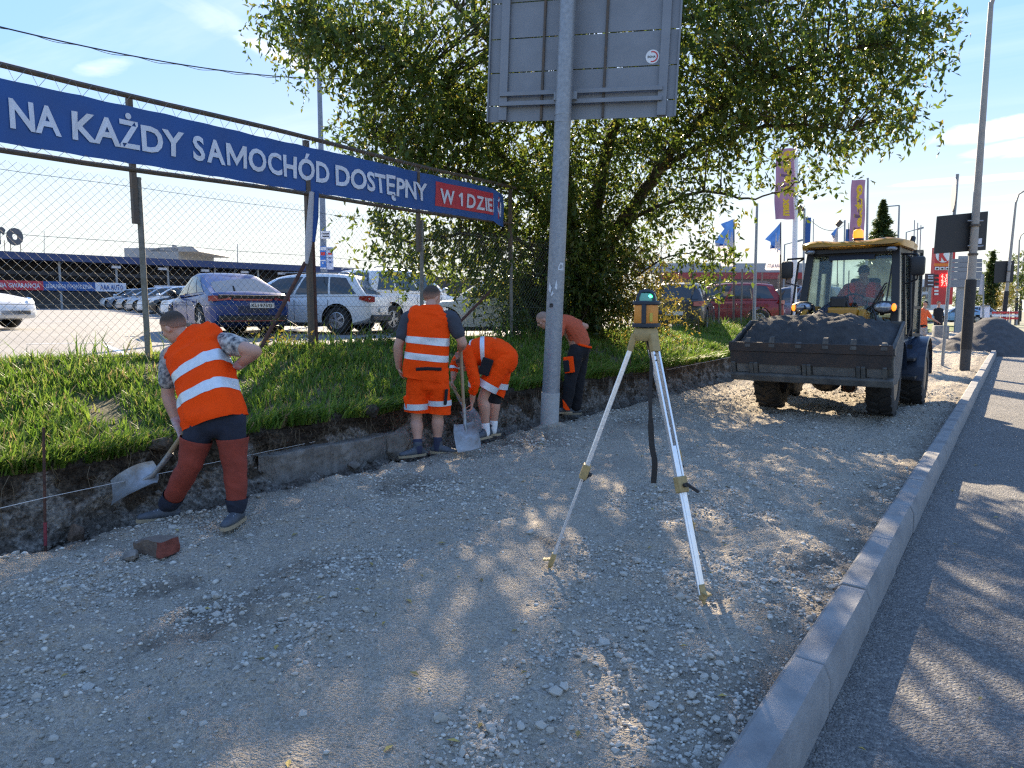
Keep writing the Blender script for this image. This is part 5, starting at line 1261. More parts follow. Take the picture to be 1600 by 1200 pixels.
# ------------------------------------------------------------------ cars. local frame: x forward, y left, z up, origin under the middle
plastic = M('black_trim', (.014, .014, .015), .55); tail = M('red_tail_lamp', (.30, .010, .014), .18, coat=.6); lampg = M('headlamp_glass', (.62, .66, .70), .1, spec=.8)
rimm = M('alloy_rim', (.45, .46, .48), .3, .7, var=.05); under = M('car_underside', (.012, .012, .012), .9); plate_m = M('plate_white', (.72, .72, .70), .5)
def paint(name, c, metal=.0, coat=.45): return M(name, c, .30, metal, coat=coat, spec=.35, var=.03, scale=2)
def spline1(xs, ys, x): return float(np.interp(x, xs, ys))
def car(label, p, yaw, mat, kind='saloon', L=4.6, W=1.80, H=1.46, group='cars in the car park', plate=None, detail=True, rear_dark=False, name='parked_car', z=None):
    o = empty(name, (p.x, p.y, lot_z(p.x) if z is None else z), yaw, label, 'car', group)
    w = W / 2; x0, x1 = -L / 2, L / 2
    axf, axr = x1 - .88, x0 + .86 + (.1 if kind == 'saloon' else 0); R_ = .325 if kind != 'suv' else .36
    sill = .20 if kind != 'suv' else .26
    belt = H * (.625 if kind != 'suv' else .63)
    # stations along x: (x, top height, half width factor, bottom)
    if kind == 'saloon': S = [(x0, .62 * belt + .22, .78, .42), (x0 + .05, belt * .94, .86, .34), (x0 + .22, belt * 1.07, .93, .26), (x0 + .55, belt * 1.09, .97, sill), (x0 + 1.1, belt * 1.05, 1, sill), (0, belt, 1, sill), (x1 - 1.35, belt * .985, 1, sill), (x1 - .9, belt * .93, .98, sill), (x1 - .35, belt * .82, .92, .22), (x1 - .08, belt * .70, .80, .24), (x1, belt * .58, .68, .32)]
    else: S = [(x0, belt * .80, .82, .46), (x0 + .04, belt * .97, .88, .36), (x0 + .2, belt * 1.02, .94, .28), (x0 + .55, belt * 1.03, .98, sill), (x0 + 1.1, belt * 1.02, 1, sill), (0, belt, 1, sill), (x1 - 1.3, belt * .99, 1, sill), (x1 - .85, belt * .95, .98, sill), (x1 - .3, belt * .84, .92, .24), (x1 - .07, belt * .72, .82, .26), (x1, belt * .58, .70, .34)]
    sx_ = [s[0] for s in S]; rings = []
    xs = sorted(set(np.round(np.concatenate([np.linspace(x0, x1, 34), sx_]), 4)))
    def section(x):
        zt, k, zb_ = spline1(sx_, [s[1] for s in S], x), spline1(sx_, [s[2] for s in S], x) * w, spline1(sx_, [s[3] for s in S], x)
        h = zt - zb_
        half = [(0, zb_), (k * .86, zb_), (k * .965, zb_ + .06 * h), (k * .985, zb_ + .22 * h), (k * 1.0, zb_ + .50 * h), (k * .995, zb_ + .66 * h), (k * .965, zb_ + .80 * h), (k * .95, zb_ + .90 * h), (k * .90, zt - .015), (k * .80, zt + .0), (k * .4, zt + .018), (0, zt + .022)]
        return [Vector((x, y, z)) for y, z in half] + [Vector((x, -y, z)) for y, z in half[-2:0:-1]]
    b = MB(); b.loft([section(x) for x in xs]); body = b.build('body', [mat, under], o, smooth=35)
    cut = MB()
    for ax_ in (axf, axr): cut.cyl((ax_, -W, R_ + .02), (ax_, W, R_ + .02), R_ + .075, 28)
    co = cut.build('cutter', under, None); co.matrix_world = Matrix.Translation(o.location) @ Matrix.Rotation(yaw, 4, 'Z')
    md = body.modifiers.new('arch', 'BOOLEAN'); md.object = co; md.operation = 'DIFFERENCE'; md.solver = 'EXACT'
    bpy.context.view_layer.update(); dg = bpy.context.evaluated_depsgraph_get(); me = bpy.data.meshes.new_from_object(body.evaluated_get(dg))
    body.modifiers.clear(); old = body.data; body.data = me; bpy.data.meshes.remove(old); bpy.data.objects.remove(co)
    me.set_sharp_from_angle(angle=R(35))
    # cabin: base outline at belt and roof outline
    if kind == 'saloon': B = (x1 - 1.22, x0 + .36); Rf = (x1 - 2.02, x0 + 1.58)
    elif kind == 'estate': B = (x1 - 1.18, x0 + .10); Rf = (x1 - 1.95, x0 + .50)
    elif kind == 'suv': B = (x1 - 1.15, x0 + .10); Rf = (x1 - 1.85, x0 + .42)
    else: B = (x1 - 1.1, x0 + .12); Rf = (x1 - 1.85, x0 + .62)
    zb1, zr = belt * 1.0 - .02, H - .03
    def cab(u, v):      # u: 0 front .. 1 rear, v: 0 belt .. 1 roof -> x, halfwidth, z
        xb, xr = B[0] + (B[1] - B[0]) * u, Rf[0] + (Rf[1] - Rf[0]) * u
        e_ = abs(2 * u - 1) ** 4
        zroof = zr + .03 * (1 - (2 * u - 1) ** 2) - (.05 if u > .5 else .07) * abs(2 * u - 1) ** 3
        zbelt = zb1 + (.07 if kind == 'saloon' else .02) * u
        hw = (w * .93 - .035 * e_ - (.06 * max(0, u - .6) if kind == 'saloon' else 0)) * (1 - v) + (w * .70 - .08 * e_) * v + .035 * sin(pi * v)
        return xb + (xr - xb) * v, hw, zbelt + (zroof - zbelt) * v
    us = np.linspace(0, 1, 22); vsn = [0, .25, .5, .75, .92, 1.0]
    b = MB(); rings = []
    for u in us:
        L_ = []
        for v in vsn: x, hw, z = cab(u, v); L_.append(Vector((x, hw * (1 if v < 1 else .9), z + (.012 if v == 1 else 0))))
        x, hw, z = cab(u, 1); L_.append(Vector((x, hw * .5, z + .03)))
        rings.append(L_ + [Vector((x, 0, z + .035))] + [Vector((q.x, -q.y, q.z)) for q in L_[::-1]])
    b.loft(rings, True, True); b.build('cabin', mat, o, smooth=40)
    # glass: side windows, windscreen, rear window, each a pane proud of the cabin
    def side_pane(u0, u1, v0, v1, s, u0t=None, u1t=None):
        u0t = u0 if u0t is None else u0t; u1t = u1 if u1t is None else u1t
        P, n = [], 6
        for i in range(n + 1):
            for j in range(4):
                t, q = i / n, j / 3; u = (u0 + (u1 - u0) * t) * (1 - q) + (u0t + (u1t - u0t) * t) * q; v = v0 + (v1 - v0) * q
                x, hw, z = cab(u, v); P.append(Vector((x, s * (hw + .008), z + .002)))
        b = MB(); b.add(P, [(i * 4 + j, i * 4 + 4 + j, i * 4 + 5 + j, i * 4 + 1 + j) for i in range(n) for j in range(3)]); return b.build('side_window', MAT['car_glass'], o, smooth=True)
    splits = [(.07, .40), (.425, .70), (.72, .93 if kind != 'saloon' else .88)]
    for s in (1, -1):
        for i, (a, c) in enumerate(splits):
            side_pane(a, c, .10, .88, s, a + (.03 if i == 0 else 0), c - (.03 if i == 2 else 0))
    def end_pane(u, sgn, v0, v1, name):
        P = []
        for j in range(6):
            v = v0 + (v1 - v0) * j / 5; x, hw, z = cab(u, v); hw *= .86
            for k in range(9):
                y = -hw + 2 * hw * k / 8; P.append(Vector((x + sgn * (.012 + .02 * (1 - (y / hw) ** 2) * 0), y, z + .004)))
        b = MB(); b.add(P, [(j * 9 + k, j * 9 + k + 1, j * 9 + 10 + k, j * 9 + 9 + k) for j in range(5) for k in range(8)]); b.build(name, MAT['car_glass'], o, smooth=True)
    end_pane(0, 1, .06, .92, 'windscreen'); end_pane(1, -1, .12 if kind != 'saloon' else .05, .92, 'rear_window')
    # wheels
    for ax_ in (axf, axr):
        for s in (1, -1):
            y = s * (w - .11)
            wh = MB().lathe((0, 0, 0), [(R_ * .62, -.105), (R_ * .93, -.105), (R_, -.07), (R_, .07), (R_ * .93, .105), (R_ * .64, .105), (R_ * .62, .0), (R_ * .62, -.105)], 26, (0, 1, 0), False).build('wheel', MAT['rubber'], o, smooth=40); wh.location = (ax_, y, R_)
            b = MB(); sp_ = 5 if detail else 5
            b.lathe((0, s * .05, 0), [(R_ * .56, 0), (R_ * .64, 0), (R_ * .64, s * .045), (R_ * .58, s * .05), (R_ * .56, s * .0)], 26, (0, 1, 0))
            for k in range(sp_ * 2):
                a = 2 * pi * (k // 2) / sp_ + (.13 if k % 2 else -.13); b.bar((R_ * .10 * cos(a), s * .085, R_ * .10 * sin(a)), (R_ * .60 * cos(a), s * .075, R_ * .60 * sin(a)), .035, .03, (0, 1, 0))
            b.cyl((0, s * .06, 0), (0, s * .10, 0), R_ * .16, 12); b.build('rim', rimm, wh)
            b = MB(); b.cyl((0, s * .02, 0), (0, s * .035, 0), R_ * .6, 20); b.build('brake_disc', under, wh)
    # lamps, plate, mirrors, bumper, handles
    for s in (1, -1):
        if kind == 'saloon':
            z_ = belt * .93
            b = MB(); b.prism([(x0 + .02, s * w * .50, z_ - .035), (x0 + .045, s * w * .86, z_ - .06), (x0 + .22, s * w * .955, z_ - .07), (x0 + .22, s * w * .955, z_ + .05), (x0 + .03, s * w * .86, z_ + .055), (x0 + .0, s * w * .50, z_ + .02)], (-.03, s * .012, 0)); b.build('tail_lamp', tail, o, smooth=30)
        else:
            z_ = belt * .92
            b = MB(); b.prism([(x0 + .0, s * w * .60, z_ - .07), (x0 + .03, s * w * .90, z_ - .08), (x0 + .28, s * w * .965, z_ - .01), (x0 + .26, s * w * .955, z_ + .07), (x0 + .02, s * w * .86, z_ + .08), (x0 + .0, s * w * .60, z_ + .06)], (-.025, s * .014, 0)); b.build('tail_lamp', tail, o, smooth=30)
        zf = belt * .73
        b = MB(); b.prism([(x1 - .10, s * w * .50, zf - .05), (x1 - .16, s * w * .82, zf - .04), (x1 - .42, s * w * .93, zf + .04), (x1 - .42, s * w * .92, zf + .10), (x1 - .20, s * w * .78, zf + .07), (x1 - .13, s * w * .50, zf + .02)], (.06, s * .012, .02)); b.build('headlamp', lampg, o, smooth=30)
        b = MB(); b.ball((B[0] - .32, s * (w + .09), belt + .10), (.10, .11, .075), 10, 6); b.box((B[0] - .32, s * (w - .0), belt + .05), (.06, .16, .05)); b.build('mirror', mat if not rear_dark else plastic, o, smooth=True)
        for hx in (.15, -.85): MB().box((hx, s * (w + .006), belt * .86), (.20, .03, .035), None, .01).build('door_handle', mat, o, smooth=True)
        for dx in (x1 - 1.55, x1 - 2.62, x0 + 1.08):
            zt = belt * .93; MB().box((dx, s * (w * .995 + .001), (sill + .12 + zt) / 2), (.008, .01, zt - sill - .16)).build('door_gap', plastic, o)
        MB().box((0, s * w * .955, sill + .03), (L * .52, .06, .10), None, .02).build('sill_trim', plastic, o)
        if kind in ('estate', 'suv'): MB().tube([(Rf[0] - .2, s * w * .64, H + .005), (Rf[0] - .3, s * w * .64, H + .045), (Rf[1] + .2, s * w * .64, H + .04), (Rf[1] + .1, s * w * .64, H)], .014, 6).build('roof_rail', MAT['galv'], o, smooth=True)
    zb2 = .44
    MB().box((x0 + .0, 0, zb2 - .06), (.10, W * .80, .16), None, .03).build('rear_bumper', plastic if not rear_dark else plastic, o)
    MB().box((x1 - .04, 0, .40), (.08, W * .55, .16), None, .03).build('grille', plastic, o)
    if rear_dark:
        zt = belt * 1.02; MB().box((x0 + .015, 0, zt - .05), (.07, W * .80, .085), None, .02).build('boot_spoiler', plastic, o)
        MB().box((x0 + .005, 0, belt * .90), (.03, W * .46, .05), None, .01).build('lamp_strip', tail, o)
        MB().box((x0 - .03, 0, .34), (.05, W * .72, .015)).build('reflector_strip', tail, o)
        MB().box((x0 + .005, 0, belt * .66), (.03, W * .36, .16), None, .02).build('plate_recess', M('deep_blue_recess', (.006, .018, .07), .4), o)
        b = MB(); b.prism([(-1.0, .0, H), (-1.16, .0, H + .085), (-1.20, 0, H + .085), (-1.18, 0, H)], (0, .03, 0)); b.build('aerial', plastic, o)
    zp = belt * .76 if kind == 'saloon' else belt * .62
    yp = -.18 if plate else 0
    pl = MB().box((x0 - .035, yp, zp), (.03, .52, .115), None, .004).build('licence_plate', plate_m, o)
    if plate:
        b = MB(); put_text(b, plate, (x0 - .052, yp + .235, zp - .037), (0, -1, 0), (0, 0, 1), .44, .075, .02, 2); b.build('lettering', MAT['black'], pl, fix=False)
    return o
white = paint('white_car_paint', (.72, .74, .76)); blue = paint('metallic_blue_paint', (.006, .036, .17), .0, .12); red = paint('dark_red_paint', (.22, .015, .02), .15); grey = paint('dark_grey_paint', (.06, .062, .07), .3)
silver = paint('silver_paint', (.42, .44, .47), .45); bgrey = paint('blue_grey_paint', (.12, .16, .22), .3); black_p = paint('black_car_paint', (.012, .013, .016), .1)
def CP(px_, d): # point on the lot under a pixel column at camera depth d
    return LD((px_ - 800) / F * d, d)
YV = R(YAW)       # camera forward heading; world yaw of a car heading 'a' degrees left of camera forward is 90 + YAW + a
def yw(a): return R(90 + YAW + a)
car('metallic blue saloon with a pale licence plate parked behind the fence, seen from the rear', CP(352, 17.4), yw(37), blue, 'saloon', 4.65, 1.82, 1.42, plate='KLI 97513', rear_dark=True)
car('white estate car parked sideways right of the blue saloon', CP(470, 18.8), yw(79), white, 'estate', 4.6, 1.8, 1.48)
car('white off roader behind the estate car, showing a red tail lamp', CP(628, 20.6), yw(-32), white, 'suv', 4.5, 1.85, 1.70)
car('white car half hidden behind the workers and low branches', CP(770, 17.6), yw(98), white, 'hatch', 4.2, 1.76, 1.47)
car('white hatchback cut by the left edge of the photo', CP(-92, 17.9), yw(-96), white, 'hatch', 4.25, 1.78, 1.48)
row = [(262, 31, white, 'white hatchback nearest in the far row left of the blue saloon'), (243, 34, black_p, 'black car second in the far row'), (225, 37, white, 'white car third in the far row'), (208, 40.5, silver, 'silver car fourth in the far row'), (192, 44, silver, 'silver car fifth in the far row'), (178, 48, bgrey, 'blue grey car sixth in the far row'), (166, 52, white, 'white car at the far end of the row')]
for px_, d_, m_, lab in row: car(lab, CP(px_ + 2.15 / d_ * F, d_ + .2), yw(84), m_, 'hatch', 4.3, 1.78, 1.45, group='row of cars by the shed')
car('dark grey estate car seen from behind in front of the red one', CP(1066, 23.5), yw(-20), grey, 'suv', 4.4, 1.8, 1.52)
car('dark red off roader with chrome window trim behind the fence', CP(1122, 27.5), yw(72), red, 'suv', 4.6, 1.85, 1.68)
car('blue grey off roader behind the fence between the flags and the loader', CP(1232, 30), yw(62), bgrey, 'suv', 4.6, 1.85, 1.66)
car('pale blue car far away by the fuel totem', CP(1492, 62), yw(70), paint('pale_blue_paint', (.25, .42, .60)), 'saloon', 4.6, 1.8, 1.45, group='cars far down the street', z=.45)
car('small pale car far away right of the totem foot', CP(1512, 66), yw(80), silver, 'hatch', 4.2, 1.75, 1.47, group='cars far down the street', z=.45)
car('silver roof peeking between the red and blue grey off roaders', CP(1160, 34), yw(70), silver, 'hatch', 4.3, 1.78, 1.48)
# ------------------------------------------------------------------ wheel loader facing us with a full bucket. local: x forward, y left, z up
ly = M('loader_yellow', (.42, .20, .016), .4, var=.12, scale=4, bump=.05, coat=.2); lb = M('loader_black_paint', (.016, .017, .02), .5, var=.25, scale=6); lnavy = M('loader_navy_paint', (.012, .022, .045), .4, var=.2, scale=5, coat=.3)
bk = M('worn_bucket_steel', (.055, .055, .055), .75, .15, col2=(.15, .145, .13), scale=5, bump=.4, bscale=25, detail=8); bkr = M('rust_streaked_bucket_edge', (.085, .06, .048), .8, .2, col2=(.045, .042, .042), scale=5, bump=.4)
bke = M('scraped_steel_edge', (.13, .125, .115), .6, .3, col2=(.07, .065, .06), scale=14, bump=.2); amber = M('amber_beacon', (.75, .17, .01), .25, coat=.5, emit=((1, .25, .02), .25)); lens = M('clear_lamp_lens', (.30, .33, .37), .12, .5, var=.5, scale=25)
hose = M('hydraulic_hose', (.018, .018, .02), .5)
LO = (-2.36, 11.75, 0)
ld = empty('wheel_loader', LO, R(-90), 'compact wheel loader with a yellow roof and a raised full bucket, facing the camera', 'loader')
# wheels
def lwheel(x, y, steer=0):
    r, w = .50, .36; s = 1 if y > 0 else -1
    wh = MB().lathe((0, 0, 0), [(.28, -w * .48), (r * .80, -w * .5), (r * .93, -w * .46), (r * .96, -w * .3), (r * .96, w * .3), (r * .93, w * .46), (r * .80, w * .5), (.28, w * .48), (.27, 0), (.28, -w * .48)], 36, (0, 1, 0), False).build('wheel', MAT['rubber'], ld, smooth=45)
    wh.location = (x, y, r); b = MB()
    for k in range(18):          # chevron lugs
        for sd in (1, -1):
            a0 = 2 * pi * (k + (.5 if sd > 0 else 0)) / 18; a1 = a0 + .17
            P = lambda a, yy, rr: Vector((rr * cos(a), yy, rr * sin(a)))
            p, q = P(a0, sd * .015, r * .965), P(a1, sd * w * .47, r * .955); b.bar(p, q, .055, .05, P((a0 + a1) / 2, 0, 1), .006)
    b.build('tread_lug', MAT['rubber'], wh, kind='stuff')
    b = MB(); b.lathe((0, 0, 0), [(.30, s * .16), (.285, s * .17), (.25, s * .09), (.10, s * .06), (.09, s * .12), (.0, s * .125)], 24, (0, 1, 0)); b.build('rim', M('dusty_rim', (.30, .21, .13), .75, var=.2, scale=8), wh, smooth=40)
    return wh
for x, y in ((0, .80), (0, -.80), (-1.85, 1.0), (-1.85, -1.0)): lwheel(x, y)
b = MB(); b.tube([(0, -.78, .5), (0, .78, .5)], .085, 10); b.ball((0, 0, .5), (.2, .24, .2)); b.tube([(.18, -.55, .52), (.18, .2, .52)], .03, 8); b.tube([(.18, .2, .52), (.18, .55, .52)], .018, 8); b.build('front_axle', lb, ld, smooth=True)
b = MB(); b.tube([(-1.85, -.95, .5), (-1.85, .95, .5)], .085, 10); b.ball((-1.85, 0, .5), (.2, .24, .2)); b.build('rear_axle', lb, ld, smooth=True)
b = MB(); b.box((-.1, 0, .78), (1.1, .70, .42), None, .04); b.box((-1.6, 0, .72), (2.0, .8, .40), None, .04); b.box((-.8, 0, .62), (.5, .35, .30), None, .03); b.build('chassis', lb, ld)
b = MB(); b.box((.0, 0, .38), (.12, .14, .14), None, .02); b.box((-.5, .25, .40), (.3, .2, .25), None, .03); b.build('gearbox_guard', lb, ld)
# fenders
for y0f in (.82, -.82):
    for xw, nm in ((-1.85, 'rear'), (0, 'front')):
        y = y0f * (1.22 if xw else 1)
        arc = [Vector((xw + .60 * cos(a), 0, .5 + .60 * sin(a))) for a in np.linspace(-.1 if xw else .9, pi * (1.02 if xw else .92), 14)]
        b = MB(); b.loft([[p + Vector((0, y - .21, 0)), p + Vector((0, y + .21, 0)), p * 1.0 + (p - Vector((xw, 0, .5))).normalized() * .03 + Vector((0, y + .20, 0)), p + (p - Vector((xw, 0, .5))).normalized() * .03 + Vector((0, y - .20, 0))] for p in arc]); b.build('fender', lnavy, ld, smooth=40)
# bucket
prof = [(1.36, 1.06), (1.33, .98), (1.27, .80), (1.20, .64), (1.08, .56), (.85, .55), (.62, .62), (.45, .78), (.38, 1.0), (.36, 1.22), (.38, 1.40)]
BW = 1.05
def off(pr, t):
    out = []
    for i, (x, z) in enumerate(pr):
        a = pr[max(i - 1, 0)]; c = pr[min(i + 1, len(pr) - 1)]; d = Vector((c[0] - a[0], c[1] - a[1])).normalized(); out.append((x - d.y * t * -1, z + d.x * t * -1))
    return out
inn = off(prof, .022)
bu = empty('bucket', (0, 0, 0)); bu.parent = ld
b = MB(); poly = prof + inn[::-1]
b.loft([[Vector((x, y, z)) for x, z in poly] for y in np.linspace(-BW, BW, 9)]); shell = b.build('shell', bk, bu, smooth=30)
for s in (1, -1):
    b = MB(); b.prism([Vector((x, s * (BW + .001), z)) for x, z in prof], (0, s * .025, 0)); b.build('side_plate', bk, bu)
    b = MB(); e_ = [(1.34, 1.03), (1.16, 1.09), (.80, 1.20), (.38, 1.37)]
    for (xa, za), (xb, zb2) in zip(e_, e_[1:]): b.bar((xa, s * (BW + .012), za), (xb, s * (BW + .012), zb2), .045, .05, (0, 1, 0))
    b.prism([(1.35, s * BW, 1.05), (1.16, s * BW, 1.12), (1.22, s * BW, .95), (1.34, s * BW, .98)], (0, s * .04, 0)); b.build('side_cutter', bke, bu)
b = MB(); b.bar((1.375, -BW - .02, 1.035), (1.375, BW + .02, 1.035), .13, .035, (0.26, 0, 1)); b.build('cutting_edge', bkr, bu)
b = MB(); b.bar((1.32, -BW, .875), (1.32, BW, .875), .19, .03, (0.3, 0, 1)); b.build('wear_band', bkr, bu)
b = MB(); b.bar((1.20, -BW - .03, .60), (1.20, BW + .03, .60), .12, .12, (0.5, 0, 1), .02); b.build('heel_bar', bk, bu)
for y in (-1.02, -.76, -.70, -.03, .03, .66, .72, .98):
    b = MB(); b.bar((1.325, y, .80), (1.245, y, .645), .035, .05, (1, 0, .3)); b.build('rib', bk, bu)
for y0, y1 in ((-.98, -.80), (-.66, -.08), (.08, .62), (.76, .95)):
    b = MB(); b.bar((1.292, (y0 + y1) / 2, .785), (1.232, (y0 + y1) / 2, .66), .012, y1 - y0, (1, 0, .35)); b.build('wear_plate', M('scuffed_plate', (.10, .10, .098), .65, .15, col2=(.20, .19, .175), scale=6, bump=.3), bu)
for y, hh in ((-.80, .0), (-.46, .02), (-.10, -.05), (.25, .02), (.60, .01), (.97, -.03)):
    b = MB(); b.loft([[Vector((x, y + k, z)) for x, z, k in ((xa, za, -w_), (xa, za, w_), (xb, za + .01, w_), (xb, za + .01, -w_))] for xa, xb, za, w_ in ((1.40, 1.33, 1.03, .040), (1.405, 1.33, 1.09, .038), (1.39, 1.35, 1.155 + hh, .028))]); b.build('tooth', bke, bu, smooth=20)
# load
n1, n2 = 60, 44; X, Y = np.meshgrid(np.linspace(.40, 1.31, n2), np.linspace(-BW + .005, BW - .005, n1))
t = (X - .40) / .91; e_ = np.clip(1 - np.abs(Y) / BW, 0, 1)
Z = 1.38 - .36 * t + .22 * np.sin(pi * np.clip(t * 1.02, 0, 1)) ** .8 * np.minimum(1, (BW + Y) / BW * 4.5) ** .7 * np.minimum(1, (BW - Y) / BW * 1.7) - .05 * (1 - np.minimum(1, e_ * 6)) + .09 * (fbm(X * 4, Y * 4, 3, 4) - .5) + .08 * (fbm(X * 13, Y * 13, 5, 4) - .5) + .04 * np.sin(Y * 2.1 + 1)
ldd = grid_obj('load', X, Y, Z, M('dark_wet_crusher_sand', (.060, .060, .060), .95, col2=(.032, .032, .033), scale=7, bump=.9, bscale=50, detail=8)); ldd.name = 'bucket_load'; ldd.parent = bu
# arms, cylinders, linkage
for s in (1, -1):
    b = MB()
    P = [(-.72, s * .42, 1.42), (-.30, s * .42, 1.46), (.16, s * .42, 1.10), (.36, s * .42, .78)]
    for a, c in zip(P, P[1:]): b.bar(a, c, .22, .08, (0, 0, 1), .01)
    b.build('lift_arm', ly, ld)
    b = MB(); b.tube([(-.5, s * .30, .95), (-.15, s * .30, 1.13)], .05, 10); b.build('lift_cylinder', lb, ld, smooth=True)
    b = MB(); b.prism([(-.95, s * .30, .95), (-.50, s * .30, .95), (-.62, s * .30, 1.62), (-.86, s * .30, 1.62)], (0, s * .05, 0)); b.build('arm_tower', ly, ld)
b = MB(); b.box((-.42, .03, 1.45), (.42, .46, .30), None, .04); b.build('front_cover', ly, ld)
b = MB(); b.bar((-.62, -.05, 1.62), (.12, -.20, 1.38), .17, .14, (0, 0, 1), .02); b.tube([(.1, -.16, 1.40), (.4, -.10, 1.15)], .045, 8); b.build('tilt_linkage', lnavy, ld)
b = MB(); b.box((-.42, -.05, 1.68), (.20, .24, .18), None, .03); b.build('valve_block', lb, ld)
for k, (p, q, r_) in enumerate((((-.5, -.62, 1.42), (-.3, -.36, 1.44), .22), ((-.5, -.40, 1.42), (-.28, -.26, 1.46), .20), ((-.5, -.34, 1.40), (-.2, -.52, 1.42), .18), ((-.45, .04, 1.62), (-.3, .26, 1.44), .20), ((-.45, .10, 1.66), (-.28, .16, 1.40), .14), ((-.5, .40, 1.44), (-.3, .62, 1.40), .18))):
    p, q = Vector(p), Vector(q); b = MB(); b.tube([p + (q - p) * t_ + UP * (r_ * 4 * t_ * (1 - t_)) for t_ in np.linspace(0, 1, 10)], .016, 6); b.build('hose', hose, ld, smooth=True)
# head lamps on brackets
for s in (1, -1):
    b = MB(); b.bar((-.62, s * .52, 1.50), (-.50, s * .62, 1.58), .05, .05); b.build('lamp_bracket', lb, ld)
    hl = MB().ball((-.44, s * .60, 1.60), (.10, .18, .10), 18, 10).build('headlamp', lb, ld, smooth=True)
    b = MB(); b.ball((-.385, s * .585, 1.60), (.06, .135, .078), 18, 10); b.build('lens', lens, hl, smooth=True)
    b = MB(); b.ball((-.385, s * .73, 1.60), (.05, .035, .06), 10, 6); b.build('indicator', amber, hl, smooth=True)
# cab
cf, cr_, cw, zb_c, zt_c = -.80, -2.15, .69, 1.05, 2.54
fw_ = .63
cabp = empty('cab', (0, 0, 0)); cabp.parent = ld
def cbar(name, a, c, w, h, mat=lb, side=None): MB().bar(a, c, w, h, side, .008).build(name, mat, cabp)
FP = {s: [(cf + .10, s * cw, zb_c), (cf + .06, s * cw, 1.6), (cf - .12, s * fw_, zt_c)] for s in (1, -1)}
for s in (1, -1):
    for a, c in zip(FP[s], FP[s][1:]): cbar('front_pillar', a, c, .11, .10, side=(0, 1, 0))
    cbar('rear_pillar', (cr_, s * cw, zb_c), (cr_ + .10, s * fw_, zt_c), .10, .10, side=(0, 1, 0)); cbar('side_pillar', (-1.55, s * (cw + .01), zb_c), (-1.52, s * fw_, zt_c), .06, .07, side=(0, 1, 0))
    cbar('side_sill', (cf + .1, s * cw, zb_c + .03), (cr_, s * cw, zb_c + .03), .10, .10, side=(0, 1, 0)); cbar('roof_rail', (cf - .10, s * fw_, zt_c - .04), (cr_ + .1, s * fw_, zt_c - .04), .09, .09, side=(0, 1, 0))
cbar('header', (cf - .12, -fw_, zt_c - .04), (cf - .12, fw_, zt_c - .04), .13, .09, side=(0, 0, 1)); cbar('front_sill', (cf + .10, -cw, zb_c + .10), (cf + .10, cw, zb_c + .10), .30, .08, side=(0, 0, 1)); cbar('rear_header', (cr_ + .1, -fw_, zt_c - .04), (cr_ + .1, fw_, zt_c - .04), .1, .08, side=(0, 0, 1)); cbar('rear_sill', (cr_, -cw, 1.2), (cr_, cw, 1.2), .4, .08, side=(0, 0, 1))
MB().box((-1.5, 0, zb_c + .01), (1.3, 1.45, .04)).build('floor', lb, cabp)
gl = MAT['glass']
MB().prism([(cf + .08, -cw + .05, 1.30), (cf + .08, cw - .05, 1.30), (cf - .10, fw_ - .05, zt_c - .09), (cf - .10, -fw_ + .05, zt_c - .09)], (.006, 0, .001)).build('windscreen', gl, cabp)
MB().prism([(cr_ + .02, -cw + .06, 1.42), (cr_ + .02, cw - .06, 1.42), (cr_ + .09, fw_ - .06, zt_c - .09), (cr_ + .09, -fw_ + .06, zt_c - .09)], (-.006, 0, 0)).build('rear_window', gl, cabp)
for s in (1, -1):
    for xa, xb in ((cf - .02, -1.51), (-1.59, cr_ + .06)):
        MB().prism([(xa, s * (cw), zb_c + .10), (xb, s * cw, zb_c + .10), (xb, s * fw_, zt_c - .09), (xa - (.06 if xa > -1.2 else 0), s * fw_, zt_c - .09)], (0, s * .005, 0)).build('side_window', gl, cabp)
# roof
b = MB(); rz = []
for x, hw, z0_, z1_ in ((cf + .16, .62, 2.575, 2.61), (cf + .12, .72, 2.55, 2.645), (cf + .02, .755, 2.545, 2.69), (-1.5, .77, 2.55, 2.71), (cr_ + .05, .75, 2.55, 2.68), (cr_ - .08, .66, 2.58, 2.64)):
    R2 = []
    for k in range(13):
        y = -hw + 2 * hw * k / 12; u = abs(y / hw); dip = .045 * (1 if .34 < u < .0 else 0)
        R2.append(Vector((x, y, z1_ - .05 * u ** 6 - (.035 if u < .42 else .035 * max(0, 1 - (u - .42) / .14) if u < .56 else 0) * (1 if x > -1 else .3))))
    for k in range(12, -1, -1):
        y = -hw + 2 * hw * k / 12; u = abs(y / hw); R2.append(Vector((x, y * .985, z0_ - (.02 if u < .45 else 0) * (1 if x > -1 else 0))))
    rz.append(R2)
b.loft(rz); b.build('roof', ly, cabp, smooth=50)
b = MB(); b.prism([(cf + .05, -.64, 2.53), (cf + .05, .64, 2.53), (cf + .05, .6, 2.47), (cf + .05, -.6, 2.47)], (-.15, 0, 0)); b.build('headliner', lb, cabp)
for s in (1, -1): MB().ball((cf + .10, s * .60, 2.50), (.05, .085, .04), 12, 6).build('work_lamp', lens, cabp, smooth=True)
MB().prism([(cf - .02, -.34, 2.36), (cf - .02, .34, 2.36), (cf - .04, .34, 2.44), (cf - .04, -.34, 2.44)], (-.02, 0, 0)).build('sun_visor', M('navy_visor', (.012, .018, .035), .5), cabp)
b = MB(); b.box((-1.02, -.42, 2.28), (.05, .17, .24), None, .03); b.tube([(-1.0, -.42, 2.40), (-.98, -.42, 2.5)], .012, 6); b.build('inner_mirror', lb, cabp)
